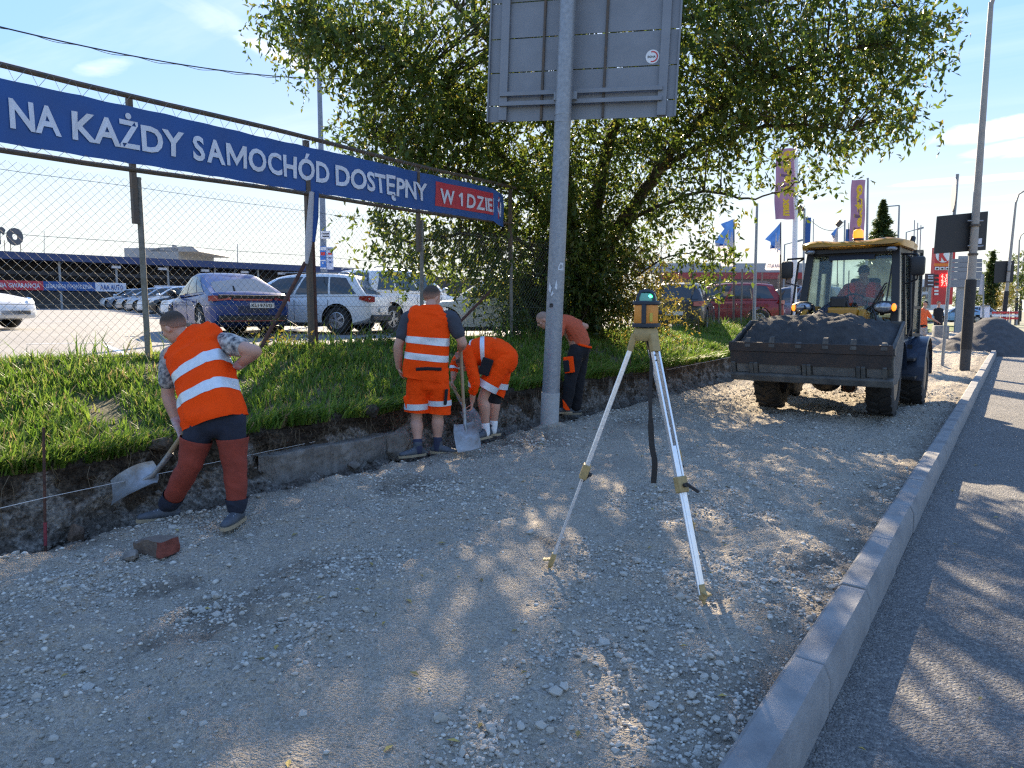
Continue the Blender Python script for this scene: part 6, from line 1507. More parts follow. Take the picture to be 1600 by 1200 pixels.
bcn = MB().lathe((-1.15, .02, 2.675), [(.085, 0), (.085, .04), (.075, .05)], 16).build('beacon', lb, cabp); MB().lathe((-1.15, .02, 2.725), [(.078, 0), (.082, .06), (.075, .12), (.045, .145), (.0, .15)], 16).build('beacon_dome', amber, bcn, smooth=True)
MB().tube([(-1.1, -.12, 2.72), (-1.1, -.12, 2.98)], .006, 5).build('aerial', lb, cabp)
# wiper
b = MB(); b.tube([(cf + .09, .30, 1.50), (cf + .04, .52, 1.96), (cf + .03, .55, 1.98)], .012, 6); b.tube([(cf + .095, .36, 1.50), (cf + .05, .54, 1.93)], .010, 6); b.tube([(cf + .10, .56, 1.62), (cf - .04, .60, 2.32)], .012, 6); b.build('wiper', lb, cabp)
b = MB(); b.tube([(-.98, -.04, 1.5), (-1.0, -.06, 2.2)], .008, 5); b.tube([(-1.0, -.05, 1.9), (-.98, .08, 1.65)], .008, 5); b.build('inner_wiper', lb, cabp)
# dash, steering wheel, seat
b = MB(); b.box((-1.02, .0, 1.42), (.22, .55, .30), None, .06); b.tube([(-1.05, 0, 1.5), (-1.22, 0, 1.66)], .035, 8); b.build('steering_column', lb, cabp)
b = MB(); b.tube([Vector((-1.24, 0, 1.68)) + Vector((.11 * cos(a), .19 * sin(a), .14 * cos(a))) for a in np.linspace(0, 2 * pi, 21)], .016, 6); b.build('steering_wheel', lb, cabp, smooth=True)
b = MB(); b.box((-1.72, 0, 1.42), (.50, .50, .14), None, .05); b.box((-1.95, 0, 1.78), (.13, .48, .66), None, .05); b.box((-1.7, 0, 1.24), (.35, .35, .30), None, .03); b.build('seat', lb, cabp)
# open door on the left flank, mirrors, grab rails, exhaust
b = MB(); hx, hy = -1.55, .80
D = Vector((-.93, .16, 0)).normalized()
for (u0, z0_, u1, z1_) in ((0, 1.15, 0, 2.5), (.0, 2.5, .30, 2.52), (.30, 2.52, .34, 1.15), (.34, 1.15, 0, 1.15), (0, 1.6, .33, 1.6)):
    b.bar(Vector((hx, hy, z0_)) + D * u0, Vector((hx, hy, z1_)) + D * u1, .05, .045)
b.build('open_door', lb, cabp)
P = [Vector((hx, hy, 1.2)), Vector((hx, hy, 1.2)) + D * .33, Vector((hx, hy, 2.48)) + D * .30, Vector((hx, hy, 2.48))]; MB().prism(P, (.004, -.002, 0)).build('door_glass', gl, cabp)
for s in (1, -1):
    y = s * (.98 if s > 0 else .94)
    b = MB(); b.tube([(cf - .05, s * .74, 2.42), (cf + .12, s * .95, 2.40), (cf + .14, y, 2.34)], .017, 6); b.tube([(cf + .02, s * .77, 1.95), (cf + .12, s * .97, 2.02), (cf + .14, y, 2.10)], .014, 6)
    m_ = b.build('mirror_arm', lb, cabp, smooth=True); MB().box((cf + .15, y, 2.22), (.10, .19, .29), None, .04).build('mirror', lb, m_, smooth=40)
    b = MB(); b.tube([(cf - .0, s * .86, 1.15), (cf + .0, s * .90, 1.3), (cf - .12, s * .84, 2.36), (cf - .14, s * .76, 2.42)], .018, 6); b.build('grab_rail', lb, cabp, smooth=True)
b = MB(); b.tube([(-2.35, .62, 1.35), (-2.35, .62, 2.72), (-2.42, .62, 2.80)], .045, 10); b.build('exhaust', lb, ld, smooth=True)
b = MB(); b.box((-2.7, 0, 1.18), (1.05, 1.25, .66), None, .10); b.build('engine_cover', ly, ld, smooth=40)
b = MB(); b.box((-3.25, 0, .85), (.25, 1.55, .55), None, .08); b.build('counterweight', lb, ld)
b = MB(); b.box((-1.25, .86, .50), (.45, .22, .05), None, .01); b.box((-1.25, .84, .78), (.40, .20, .05), None, .01); b.bar((-1.45, .80, .48), (-1.45, .80, 1.0), .03, .1); b.build('step', lb, ld)
b = MB(); b.box((-1.35, .72, .92), (.9, .12, .34), None, .03); b.box((-1.35, -.72, .92), (.9, .12, .34), None, .03); b.build('side_tank', lnavy, ld)
b = MB(); b.tube([Vector((.10, .35, .40)) + Vector((0, .07 * cos(a), .07 * sin(a))) for a in np.linspace(0, 2 * pi, 14)], .02, 6); b.build('tow_shackle', MAT['rust'], ld, smooth=True)

# articulated: everything behind the joint is swung a little to the loader's left
JT = Matrix.Translation((-.45, .11, 0)) @ Matrix.Rotation(R(-2.5), 4, 'Z') @ Matrix.Translation((.45, 0, 0))
bpy.context.view_layer.update()
for o_ in list(kids(ld)):
    n_ = o_.name.split('.')[0]
    rear = n_ in ('cab', 'rear_axle', 'exhaust', 'engine_cover', 'counterweight', 'step', 'side_tank', 'headlamp', 'lamp_bracket', 'front_cover', 'valve_block') or (n_ == 'wheel' and o_.location.x < -1) or (n_ == 'fender' and min(v.co.x for v in o_.data.vertices) < -1.2)
    if n_ in ('wheel', 'rear_axle', 'fender') and rear: o_.matrix_local = Matrix.Translation((.0, .0, 0)) @ o_.matrix_local
    elif rear: o_.matrix_local = JT @ o_.matrix_local
# ------------------------------------------------------------------ people
eye_m = M('dark_eye', (.03, .025, .02), .3)
def fuse(b, name, mat, parent, voxel=.010, it=4, wrinkle=0.0, seed=1, cut=None, **tags):
    """union of overlapping closed shapes -> one continuous smooth skin"""
    o = b.build(name, mat, parent, world=True, fix=True, **tags)
    m = o.modifiers.new('r', 'REMESH'); m.mode = 'VOXEL'; m.voxel_size = voxel; m.use_smooth_shade = True
    s = o.modifiers.new('s', 'SMOOTH'); s.factor = .5; s.iterations = it
    bpy.context.view_layer.update(); dg = bpy.context.evaluated_depsgraph_get(); me = bpy.data.meshes.new_from_object(o.evaluated_get(dg))
    o.modifiers.clear(); old = o.data; o.data = me; bpy.data.meshes.remove(old)
    if not me.materials: me.materials.append(mat)
    if cut:            # an open hem
        q = Vector((0, 0, 0)); pp = parent
        while pp is not None: q += Vector(pp.location); pp = pp.parent
        bm = bmesh.new(); bm.from_mesh(me); bmesh.ops.bisect_plane(bm, geom=list(bm.verts) + list(bm.edges) + list(bm.faces), plane_co=Vector(cut[0]) - q, plane_no=Vector(cut[1]), clear_outer=True); bm.to_mesh(me); bm.free()
    if wrinkle:
        n = len(me.vertices); co = np.empty(n * 3, np.float32); me.vertices.foreach_get('co', co); co = co.reshape(-1, 3)
        no = np.array([v.normal[:] for v in me.vertices])
        w = fbm(co[:, 0] * 9 + co[:, 2] * 5, co[:, 1] * 9 + co[:, 2] * 13, seed, 3) - .5 + .6 * (fbm(co[:, 0] * 22 + co[:, 1] * 20, co[:, 2] * 26, seed + 3, 2) - .5)
        co = co + no * (w * wrinkle)[:, None]; me.vertices.foreach_set('co', co.astype(np.float32).ravel())
    me.polygons.foreach_set('use_smooth', [True] * len(me.polygons)); me.update()
    return o
def catm(vals, k):
    """Catmull-Rom through rows of an array"""
    A = np.asarray(vals, float); out = []
    for i in range(len(A) - 1):
        p0, p1, p2, p3 = A[max(i - 1, 0)], A[i], A[i + 1], A[min(i + 2, len(A) - 1)]
        for j in range(k):
            t = j / k; out.append(.5 * (2 * p1 + (p2 - p0) * t + (2 * p0 - 5 * p1 + 4 * p2 - p3) * t * t + (3 * p1 - p0 - 3 * p2 + p3) * t ** 3))
    out.append(A[-1]); return np.array(out)
class Coat:
    """a garment shell round the trunk: rows of (centre, side vector, half width, half depth)"""
    def __init__(s, rows, n=44, k=6, power=2.6, seed=1, wr=.006):
        A = catm([list(c) + list(sd) + [a, b_] for c, sd, a, b_ in rows], k); s.n = n; s.rings = []
        for i, r in enumerate(A):
            c = Vector(r[:3]); t = nrm(Vector(A[min(i + 1, len(A) - 1)][:3]) - Vector(A[max(i - 1, 0)][:3])); sd = Vector(r[3:6]); sd = nrm(sd - t * sd.dot(t)); f = t.cross(sd)
            ring = []
            for j in range(n):
                a = 2 * pi * j / n; ca, sa = cos(a), sin(a); e = 2 / power
                x, y = math.copysign(abs(ca) ** e, ca) * r[6], math.copysign(abs(sa) ** e, sa) * r[7]
                w = wr * ((fbm(j * .55 + seed, i * .35, seed, 3) - .5) * 2 + 1.2 * (fbm(j * .22 + i * .2, i * .12 - j * .1, seed + 4, 2) - .5)); q = 1 + w / max(.05, sqrt(x * x + y * y)); 
                ring.append((c, sd * x * q + f * y * q))
            s.rings.append(ring)
    def mesh(s, i0=0, i1=None, grow=0.0):
        R_ = s.rings[i0:i1]; return [[c + v * (1 + grow / max(v.length, .03)) for c, v in r] for r in R_]
    def build(s, name, mat, parent, i0=0, i1=None, grow=0, thick=.006, **tags):
        out = s.mesh(i0, i1, grow); inn = s.mesh(i0, i1, grow - thick); b = MB(); b.loft(out + inn[::-1] + [out[0]], True, False); return b.build(name, mat, parent, smooth=50, world=True, **tags)
def limb(b, pts, rad, side=None, n=14): b.tube(smooth_path(pts, 4), list(catm([[r, r] if isinstance(r, (int, float)) else list(r) for r in rad], 4).tolist()) and [tuple(x) for x in catm([[r, r] if isinstance(r, (int, float)) else list(r) for r in rad], 4)], n, side, True, True)
def hand(b, wrist, d, palm, curl=.7, s=1.0, spread=.024, thumb_side=1):
    """palm, four unequal fingers with two bends, thumb from the side of the palm. d: towards the fingers, palm: palm normal"""
    d = nrm(d); palm = nrm(Vector(palm) - d * Vector(palm).dot(d)); sd = d.cross(palm) * thumb_side
    w = Vector(wrist); k = w + d * .085 * s
    b.tube([w - d * .01, w + d * .03 * s, k], [(.024 * s, .019 * s), (.036 * s, .017 * s), (.040 * s, .014 * s)], 12, sd, True, True)
    for i, L_ in enumerate((.070, .080, .075, .058)):
        base = k - d * .006 + sd * (1.5 - i) * spread * .92 * s; p = [base]; a = curl * .45; dd = d
        for j, f in enumerate((.45, .32, .25)):
            a = curl * (.45 + .75 * j) ; dd = d * cos(a) + palm * sin(a); p.append(p[-1] + dd * L_ * f * s)
        b.tube(p, [.0095 * s, .009 * s, .0085 * s, .007 * s], 8, None, True, True)
    t0 = w + d * .03 * s + sd * .026 * s; b.tube([t0, t0 + (sd * .75 + d * .55 + palm * .25) * .035 * s, t0 + (sd * .75 + d * .75 + palm * .6) * .062 * s, t0 + (sd * .5 + d * .95 + palm * 1.0) * .082 * s], [.013 * s, .012 * s, .0105 * s, .008 * s], 8, None, True, True)
def head(b, c, f, u, s=1.0):
    """skull, jaw, nose, brow, ears; returns frame"""
    f = nrm(f); u = nrm(Vector(u) - f * Vector(u).dot(f)); r = f.cross(u); c = Vector(c); RM = Matrix((f, r, u)).transposed()
    b.ball(c + u * .028 * s - f * .008 * s, (.098 * s, .077 * s, .092 * s), 20, 14, RM)
    b.ball(c - u * .045 * s + f * .022 * s, (.070 * s, .060 * s, .078 * s), 16, 12, RM); b.ball(c - u * .098 * s + f * .056 * s, (.028 * s, .030 * s, .022 * s), 12, 8, RM)
    b.tube([c + u * .012 * s + f * .086 * s, c - u * .018 * s + f * .108 * s, c - u * .030 * s + f * .098 * s], [.010 * s, .0145 * s, .013 * s], 8, r, True, True)
    b.ball(c + u * .026 * s + f * .080 * s, (.016 * s, .050 * s, .010 * s), 12, 6, RM); b.ball(c - u * .060 * s + f * .085 * s, (.013 * s, .024 * s, .008 * s), 10, 6, RM); b.ball(c - u * .071 * s + f * .082 * s, (.013 * s, .021 * s, .007 * s), 10, 6, RM)
    for k in (-1, 1): b.ball(c + r * k * .078 * s - f * .008 * s - u * .012 * s, (.019 * s, .009 * s, .032 * s), 10, 8, RM); b.ball(c + r * k * .045 * s + f * .062 * s - u * .018 * s, (.02 * s, .022 * s, .02 * s), 10, 6, RM)
    return c, f, r, u, s
def eyes(fr, parent):
    c, f, r, u, s = fr
    for k in (-1, 1): MB().ball(c + r * k * .031 * s + f * .085 * s + u * .004 * s, (.010 * s,) * 3, 10, 8).build('eye', eye_m, parent, smooth=True, world=True)
def hair(fr, parent, mat, low=-.02, front=.062, thick=.008, name='hair'):
    c, f, r, u, s = fr; P, n, m = [], 40, 16; cc = c + u * .028 * s - f * .008 * s
    for i in range(m + 1):
        for j in range(n):
            a = 2 * pi * j / n; ff = cos(a)
            tmax = 1.30 - .52 * max(0, ff) ** 1.6 + 1.05 * max(0, -ff) ** .7 + .44 * (1 - abs(ff))        # polar angle of the hair line
            t = tmax * i / m; th = thick * s * (.55 + .45 * sin(pi * min(1, .25 + i / m * .75))) * (.85 + .3 * float(vnoise(cos(a) * 4 + 9, sin(a) * 4 + i * .5, 3))) if i < m else .0012
            P.append(cc + f * ((.098 * s + th) * sin(t) * cos(a)) + r * ((.077 * s + th) * sin(t) * sin(a)) + u * ((.092 * s + th) * cos(t)))
    b = MB(); b.add(P, [(i * n + j, i * n + (j + 1) % n, (i + 1) * n + (j + 1) % n, (i + 1) * n + j) for i in range(m) for j in range(n)]); o = b.build(name, mat, parent, smooth=True, world=True)
    at2 = o.data.attributes.new('edge', 'FLOAT', 'POINT'); at2.data.foreach_set('value', np.repeat(np.linspace(0, 1, m + 1), n).astype(np.float32)); return o
def fade_hair(name, col, skin=(.50, .27, .19)):
    m = M(name, col, .8, var=.3, scale=60, bump=.7, bscale=150); N, L = m.node_tree.nodes, m.node_tree.links; b = N['Principled BSDF']; src = b.inputs['Base Color'].links[0].from_socket
    a = N.new('ShaderNodeAttribute'); a.attribute_name = 'edge'; r = N.new('ShaderNodeMapRange'); r.inputs[1].default_value = .58; r.inputs[2].default_value = 1.0; r.interpolation_type = 'SMOOTHSTEP'; L.new(a.outputs['Fac'], r.inputs[0])
    x = N.new('ShaderNodeMixRGB'); x.inputs[2].default_value = (*[c * .8 for c in skin], 1); L.new(r.outputs[0], x.inputs[0]); L.new(src, x.inputs[1]); L.new(x.outputs[0], b.inputs['Base Color']); return m
MAT['hair'] = fade_hair('short_brown_hair', (.06, .042, .03))
def shoe(parent, ankle, d, ln=.28, mat=None, sole=None, z=None):
    a = Vector(ankle); d = nrm(Vector((d[0], d[1], 0))); sd = Vector((-d.y, d.x, 0)); g0 = a.z - .085 if z is None else z
    b = MB(); c = Vector((a.x, a.y, g0))
    b.tube([a + UP * .03, a - UP * .02, c + UP * .055 - d * .01], [(.047, .052), (.046, .055), (.044, .062)], 14, sd, True, True)
    b.tube([c - d * .055 + UP * .045, c + d * .03 + UP * .052, c + d * .11 + UP * .042, c + d * (ln - .10) + UP * .034], [(.036, .034), (.042, .048), (.046, .036), (.034, .024)], 14, sd, True, True)
    o = fuse(b, 'shoe', mat or MAT['shoe'], parent, .009, 3)
    b = MB(); L_ = [(-.085, .030), (-.06, .040), (0, .040), (.07, .047), (.12, .048), (ln - .10, .038), (ln - .072, .016)]
    b.loft([[c + d * x - sd * w + UP * z_ for x, w in L_] + [c + d * x + sd * w + UP * z_ for x, w in L_[::-1]] for z_ in (-.002, .012, .024)], True, True); b.build('sole', sole or MAT['sole'], o, smooth=30, world=True)
    for t in (.045, .07, .095): MB().tube([c + d * t + UP * (.098 - t * .25) + sd * k for k in (-.024, 0, .024)], .004, 5).build('lace', MAT['white_print'], o, world=True)
    return o
def person(label, p, group='road workers'):
    return empty('person', (p.x, p.y, p.z), 0, label, 'person', group)
def shovel(label, top, neck, tip, nrm_, width, wood=None, curve=.03, hl=.2):
    top, neck, tip = Vector(top), Vector(neck), Vector(tip); ax = nrm(tip - neck); n = nrm(Vector(nrm_) - ax * Vector(nrm_).dot(ax)); sd = ax.cross(n); L_ = (tip - neck).length
    o = empty('shovel', tuple(tip), 0, label, 'shovel', 'shovels in use'); P = []; N1, N2 = 10, 10
    for i in range(N1 + 1):
        t = i / N1; w = width / 2 * (.86 + .14 * min(1, t * 3)) * (1 - .05 * max(0, t - .85) / .15)
        for j in range(N2 + 1):
            k = 2 * j / N2 - 1; P.append(neck + ax * L_ * t + sd * w * k + n * (curve * (k * k) * (1.25 - .5 * t) + .012 * sin(pi * t) - .035 * (1 - t) ** 3 + .02 * (k * k > .8) * (1 - t)))
    P2 = [p - n * .0035 for p in P]; m = N2 + 1; q = [(i * m + j, i * m + j + 1, (i + 1) * m + j + 1, (i + 1) * m + j) for i in range(N1) for j in range(N2)]; K = len(P)
    rim = [i * m for i in range(N1 + 1)] + [N1 * m + j for j in range(1, m)] + [i * m + N2 for i in range(N1 - 1, -1, -1)] + [j for j in range(N2 - 1, 0, -1)]
    b = MB(); b.add(P + P2, q + [tuple(K + x for x in f[::-1]) for f in q] + [(rim[i], rim[(i + 1) % len(rim)], K + rim[(i + 1) % len(rim)], K + rim[i]) for i in range(len(rim))]); bl = b.build('blade', MAT['shovel'], o, smooth=40, world=True)
    hd = nrm(top - neck); b = MB(); b.tube([neck + ax * .13 - n * .012, neck + ax * .02 - n * .006, neck + hd * .12, neck + hd * .20], [.012, .019, .021, .0215], 10); b.build('socket', MAT['shovel'], o, smooth=True, world=True)
    b = MB(); Pp = [neck + hd * .10, neck + (top - neck) * .35 + n * .012, neck + (top - neck) * .7 + n * .006, top]; b.tube(smooth_path(Pp, 4), .0175, 10, None, True, True); b.build('handle', wood or MAT['wood'], o, smooth=True, world=True)
    return o
floral = M('floral_shirt_cloth', (.03, .035, .05), .85, col2=(.55, .52, .48), scale=26, detail=2, bump=.15)

# ---- 1: nearest man, bent to the left over a shovel
d0 = 5.08
m1 = person('worker in orange vest and rust red trousers bending over a shovel, nearest at the left', gp(315, 815))
A = lambda x, y, d=d0: at(x, y, d)
fr1c, f1, u1 = A(272, 512, 5.40), -RGT * .80 + FWD * .28 - UP * .50, UP * .84 - RGT * .46 + FWD * .10
shL, shR = A(266, 556, 5.36), A(347, 535, 5.29); elL, elR = A(262, 618, 5.34), A(399, 549, 5.08); wrL, wrR = A(278, 664, 5.29), A(374, 570, 5.26)
hipL, hipR = A(315, 655, 5.07), A(360, 650, 5.10); knL, knR = A(296, 728, 5.06), A(367, 730, 5.10)
anL, anR = gp(264, 811) + UP * .10, gp(371, 816) + UP * .10
b = MB(); fr1 = head(b, fr1c, f1, u1, 1.0)
limb(b, [A(299, 540, 5.36), A(288, 524, 5.39), fr1c - Vector(fr1[3]) * .03], [.066, .056, .058])
limb(b, [A(336, 645, 5.1), A(324, 606, 5.18), A(308, 560, 5.3), A(300, 540, 5.34)], [(.155, .11), (.14, .10), (.165, .11), (.11, .08)], RGT)
for sh, el, wr in ((shL, elL, wrL), (shR, elR, wrR)):
    limb(b, [sh + (Vector(A(305, 548, 5.3)) - sh) * .3, sh, sh + (el - sh) * .5, el], [.06, .062, .053, .046]); limb(b, [el, el + (wr - el) * .35, wr], [.046, .047, .030])
hand(b, wrL, A(288, 690, 5.27) - wrL, -FWD * .2 + RGT, 1.0, 1.0, thumb_side=-1); hand(b, wrR, A(362, 578, 5.30) - wrR, FWD * .3 - RGT * .5 - UP, 1.1)
for h, k, a in ((hipL, knL, anL), (hipR, knR, anR)): limb(b, [h, k, a + (k - a) * .6, a], [.09, .058, .056, .036])
fuse(b, 'body', MAT['skin'], m1, .0085, 3); eyes(fr1, m1); hair(fr1, m1, MAT['hair'])
b = MB(); hand(b, wrL, A(288, 690, 5.27) - wrL, -FWD * .2 + RGT, 1.0, 1.13, thumb_side=-1); limb(b, [wrL - (wrL - elL).normalized() * .05, wrL + (wrL - elL).normalized() * .01], [.038, .036]); fuse(b, 'glove', MAT['glove'], m1, .008, 2)
b = MB(); hand(b, wrR, A(362, 578, 5.30) - wrR, FWD * .3 - RGT * .5 - UP, 1.1, 1.13); limb(b, [wrR - (wrR - elR).normalized() * .045, wrR + (wrR - elR).normalized() * .01], [.040, .037]); fuse(b, 'glove', MAT['glove'], m1, .008, 2)
b = MB(); limb(b, [A(334, 640, 5.1), A(322, 600, 5.18), A(309, 560, 5.3), A(301, 541, 5.34), A(296, 531, 5.37)], [(.16, .12), (.155, .115), (.18, .12), (.15, .10), (.075, .065)], RGT)
for sh, el in ((shL, elL), (shR, elR)): limb(b, [sh + (Vector(A(305, 548, 5.3)) - sh) * .30 + FWD * .03, sh + FWD * .02, sh + (el - sh) * .40, sh + (el - sh) * (.62 if sh is shL else .52)], [.066, .078, .078, .076])
fuse(b, 'shirt', floral, m1, .011, 3, .010, 4)
SV = RGT * .93 + UP * .33 - FWD * .25
cv = Coat([(A(337, 661, 5.09), SV, .222, .165), (A(331, 636, 5.12), SV, .220, .16), (A(324, 606, 5.18), SV, .218, .15), (A(316, 578, 5.24), SV, .222, .148), (A(309, 556, 5.3), SV, .230, .145), (A(304, 541, 5.33), SV, .233, .13), (A(302, 535, 5.35), SV, .222, .118), (A(300, 530, 5.36), SV, .16, .10), (A(297, 526, 5.375), SV, .09, .085)], seed=2, wr=.018, power=3.0)
vest = cv.build('vest', MAT['hivis'], m1, thick=.008)
for i0, i1 in ((8, 12), (16, 20)): cv.build('reflective_stripe', MAT['reflect'], vest, i0, i1, .004, .003)
b = MB(); limb(b, [A(336, 640, 5.12), (hipL + hipR) / 2 - UP * .02], [(.155, .11), (.178, .13)], RGT)
for h, k, a in ((hipL, knL, anL), (hipR, knR, anR)): limb(b, [h + UP * .02, h, h + (k - h) * .5], [.09, .108, .096])
fuse(b, 'trousers', MAT['navy'], m1, .012, 3, .008, 6)
for h, k, a in ((hipL, knL, anL), (hipR, knR, anR)):
    b = MB(); limb(b, [h + (k - h) * .44, h + (k - h) * .68, k, k + (a - k) * .4, k + (a - k) * .74], [.114, .100, .085, .080, .071]); fuse(b, 'trouser_leg', MAT['rustcloth'], m1, .010, 3, .011, 7, cut=(h + (k - h) * .42, h - k), label='rust red trouser leg panel')
    b = MB(); limb(b, [k + (a - k) * .70, k + (a - k) * .84, a + UP * .015], [.079, .077, .068]); fuse(b, 'trouser_cuff', MAT['navy'], m1, .010, 2, .014, 9, cut=(k + (a - k) * .74, k - a))
shoe(m1, anL, -RGT * .85 - FWD * .35, .29, z=float(gp(264, 811).z)); shoe(m1, anR, -RGT * .1 - FWD * 1.0, .29, z=0.0)
shovel('shovel with a pale wooden handle held by the nearest worker in rust red trousers', A(370, 569, 5.30), A(243, 739, 5.26), A(176, 772, 5.22), -FWD * .55 + UP * .8 + RGT * .2, .26)

# ---- 2: standing man in shorts, back to us, holding an upright shovel
d2 = 7.62
m2 = person('standing worker in orange vest and orange shorts seen from behind, left of the bent man', gp(668, 706))
A = lambda x, y, d=d2: at(x, y, d)
c2 = A(675, 465, 7.68); f2, u2 = FWD * .80 + RGT * .55 - UP * .25, UP
shL, shR = A(640, 497), A(705, 497, 7.60); elL, elR = A(622, 541, 7.60), A(724, 534, 7.62); wrL, wrR = A(623, 574, 7.66), A(722, 543, 7.82)
elR = A(723, 536, 7.60); wrR = A(719, 546, 7.83)
hipL, hipR = A(654, 590), A(685, 590); knL, knR = A(651, 650, 7.64), A(684, 646, 7.66); anL, anR = at(653, 698, 7.56), at(684, 694, 7.66)
zf2 = -.075
b = MB(); fr2 = head(b, c2, f2, u2, 1.03); limb(b, [A(672, 492), A(673, 478), c2 - UP * .03], [.072, .060, .060])
limb(b, [A(668, 585), A(669, 555), A(671, 515), A(672, 494)], [(.165, .115), (.155, .11), (.185, .12), (.13, .085)], RGT)
for sh, el, wr in ((shL, elL, wrL), (shR, elR, wrR)):
    limb(b, [sh + (Vector(A(672, 500)) - sh) * .3, sh, sh + (el - sh) * .5, el], [.065, .068, .060, .050]); limb(b, [el, el + (wr - el) * .35, wr], [.050, .051, .033])
hand(b, wrL, UP * -1 + RGT * .25 + FWD * .1, RGT + FWD * .2, .55); hand(b, wrR, RGT * -.1 + FWD * .7 - UP * .6, -RGT + UP * -.2, 1.2, thumb_side=-1)
for h, k, a in ((hipL, knL, anL), (hipR, knR, anR)): limb(b, [h, k, k + (a - k) * .33, k + (a - k) * .7, a, a - UP * .05], [.10, .064, .068, .048, .042, .042])
fuse(b, 'body', MAT['skin'], m2, .009, 3); eyes(fr2, m2); hair(fr2, m2, MAT['hair'])
b = MB(); limb(b, [A(668, 582), A(669, 550), A(671, 515), A(672, 496), A(673, 485)], [(.17, .125), (.17, .125), (.195, .13), (.16, .10), (.08, .07)], RGT)
for sh, el in ((shL, elL), (shR, elR)): limb(b, [sh + (Vector(A(672, 500)) - sh) * .35, sh, sh + (el - sh) * .40, sh + (el - sh) * .60], [.08, .086, .080, .078])
fuse(b, 'shirt', MAT['greycloth'], m2, .012, 3, .010, 4)
cv = Coat([(A(662, 592), RGT, .226, .155), (A(665, 572), RGT, .232, .16), (A(667, 552), RGT, .232, .16), (A(669, 530), RGT, .228, .155), (A(670, 508), RGT, .226, .15), (A(671, 492), RGT, .222, .135), (A(672, 485), RGT, .195, .115), (A(673, 480), RGT, .13, .095), (A(673, 476), RGT, .085, .08)], seed=5, wr=.016, power=3.0)
vest = cv.build('vest', MAT['hivis'], m2, thick=.008)
for i0, i1 in ((9, 13), (16, 20)): cv.build('reflective_stripe', MAT['reflect'], vest, i0, i1, .004, .003)
MB().tube([A(650, 577, 7.46), A(668, 576, 7.45), A(690, 577, 7.47)], [(.018, .008)] * 3, 8, UP).build('belt', MAT['blackcloth'], m2, world=True)
b = MB(); limb(b, [A(668, 572), A(669, 590), (hipL + hipR) / 2 - UP * .06], [(.17, .135), (.19, .15), (.18, .14)], RGT)
hl, hr = A(650, 648, 7.64), A(687, 641, 7.66); xl, xr = hl - UP * .10, hr - UP * .10
limb(b, [hipL + UP * .05, hipL - UP * .05, hipL + (hl - hipL) * .55, hl, xl], [.12, .124, .124, .128, .13]); limb(b, [hipR + UP * .05, hipR - UP * .05, hipR + (hr - hipR) * .55, hr, xr], [.12, .124, .120, .124, .126])
sho = fuse(b, 'shorts', MAT['hivis'], m2, .012, 3, .020, 8, cut=((hl + hr) / 2 - UP * .0, -UP - RGT * .08))
for h, e, r_ in ((hipL, hl, .136), (hipR, hr, .131)):
    b = MB(); p, q = h + (e - h) * .68, h + (e - h) * .84; b.loft([[c + (RGT * cos(a) + FWD * sin(a)) * r_ * (1 + .03 * sin(3 * a)) for a in np.linspace(0, 2 * pi, 28, endpoint=False)] for c in (p, (p + q) / 2, q)], True, False); b.build('reflective_band', MAT['reflect'], sho, smooth=True, world=True)
MB().box(A(697, 620, 7.56), (.03, .10, .17), Euler((0, .1, R(YAW))), .01).build('pocket', MAT['blackcloth'], sho, world=True); MB().box(A(637, 630, 7.60), (.05, .12, .17), Euler((0, -.25, R(YAW))), .015).build('pocket', MAT['hivis'], sho, world=True)
for k, a, dd in ((knL, anL, FWD * -.2 - RGT * .3), (knR, anR, RGT * .9 - FWD * .25)):
    b = MB(); limb(b, [k + (a - k) * .80, a, a - UP * .05], [.050, .050, .05]); fuse(b, 'sock', MAT['sock_dark'], m2, .010, 2); shoe(m2, a, dd, .30, z=a.z - .10)
shovel('upright shovel with its wide blade on the ground beside the standing worker', A(720, 545, 7.80), A(726, 660, 7.70), A(734, 704, 7.52), -FWD * .9 + UP * .25 - RGT * .05, .27)

# ---- 3: man in shorts bent right over, facing left
d3 = 8.4
m3 = person('worker in orange shorts bent double with white socks, right of the standing man', gp(766, 688))
A = lambda x, y, d=d3: at(x, y, d)
c3 = A(728, 566, 8.55); f3, u3 = -RGT * .35 - UP * .9 + FWD * .05, -RGT * .9 + UP * .35
hipN, hipF = A(783, 566, 8.30), A(786, 566, 8.52); knN, knF = A(756, 618, 8.28), A(774, 617, 8.52); anN, anF = A(759, 672, 8.30), A(771, 668, 8.50)
shN, shF = A(733, 552, 8.26), A(726, 552, 8.60); elN, elF = A(741, 592, 8.16), A(711, 570, 8.72); wrN, wrF = A(738, 627, 8.22), A(708, 592, 8.66)
b = MB(); fr3 = head(b, c3, f3, u3, 1.0); limb(b, [A(742, 549, 8.45), A(734, 555, 8.48), c3], [.075, .062, .06])
limb(b, [A(788, 553), A(770, 542), A(752, 543), A(738, 549, 8.43)], [(.165, .12), (.155, .115), (.18, .115), (.12, .085)], FWD)
for sh, el, wr in ((shN, elN, wrN), (shF, elF, wrF)): limb(b, [sh + (Vector(A(745, 546)) - sh) * .3, sh, sh + (el - sh) * .5, el], [.06, .062, .054, .047]); limb(b, [el, el + (wr - el) * .35, wr], [.047, .046, .031])
hand(b, wrN, UP * -1 - RGT * .1, -RGT, .9); hand(b, wrF, UP * -.8 - RGT * .2, RGT, 1.1)
for h, k, a in ((hipN, knN, anN), (hipF, knF, anF)): limb(b, [h, k, k + (a - k) * .33, k + (a - k) * .7, a, a - UP * .04], [.10, .064, .070, .050, .042, .042])
fuse(b, 'body', MAT['skin'], m3, .009, 3); eyes(fr3, m3); hair(fr3, m3, MAT['hair'])
b = MB()
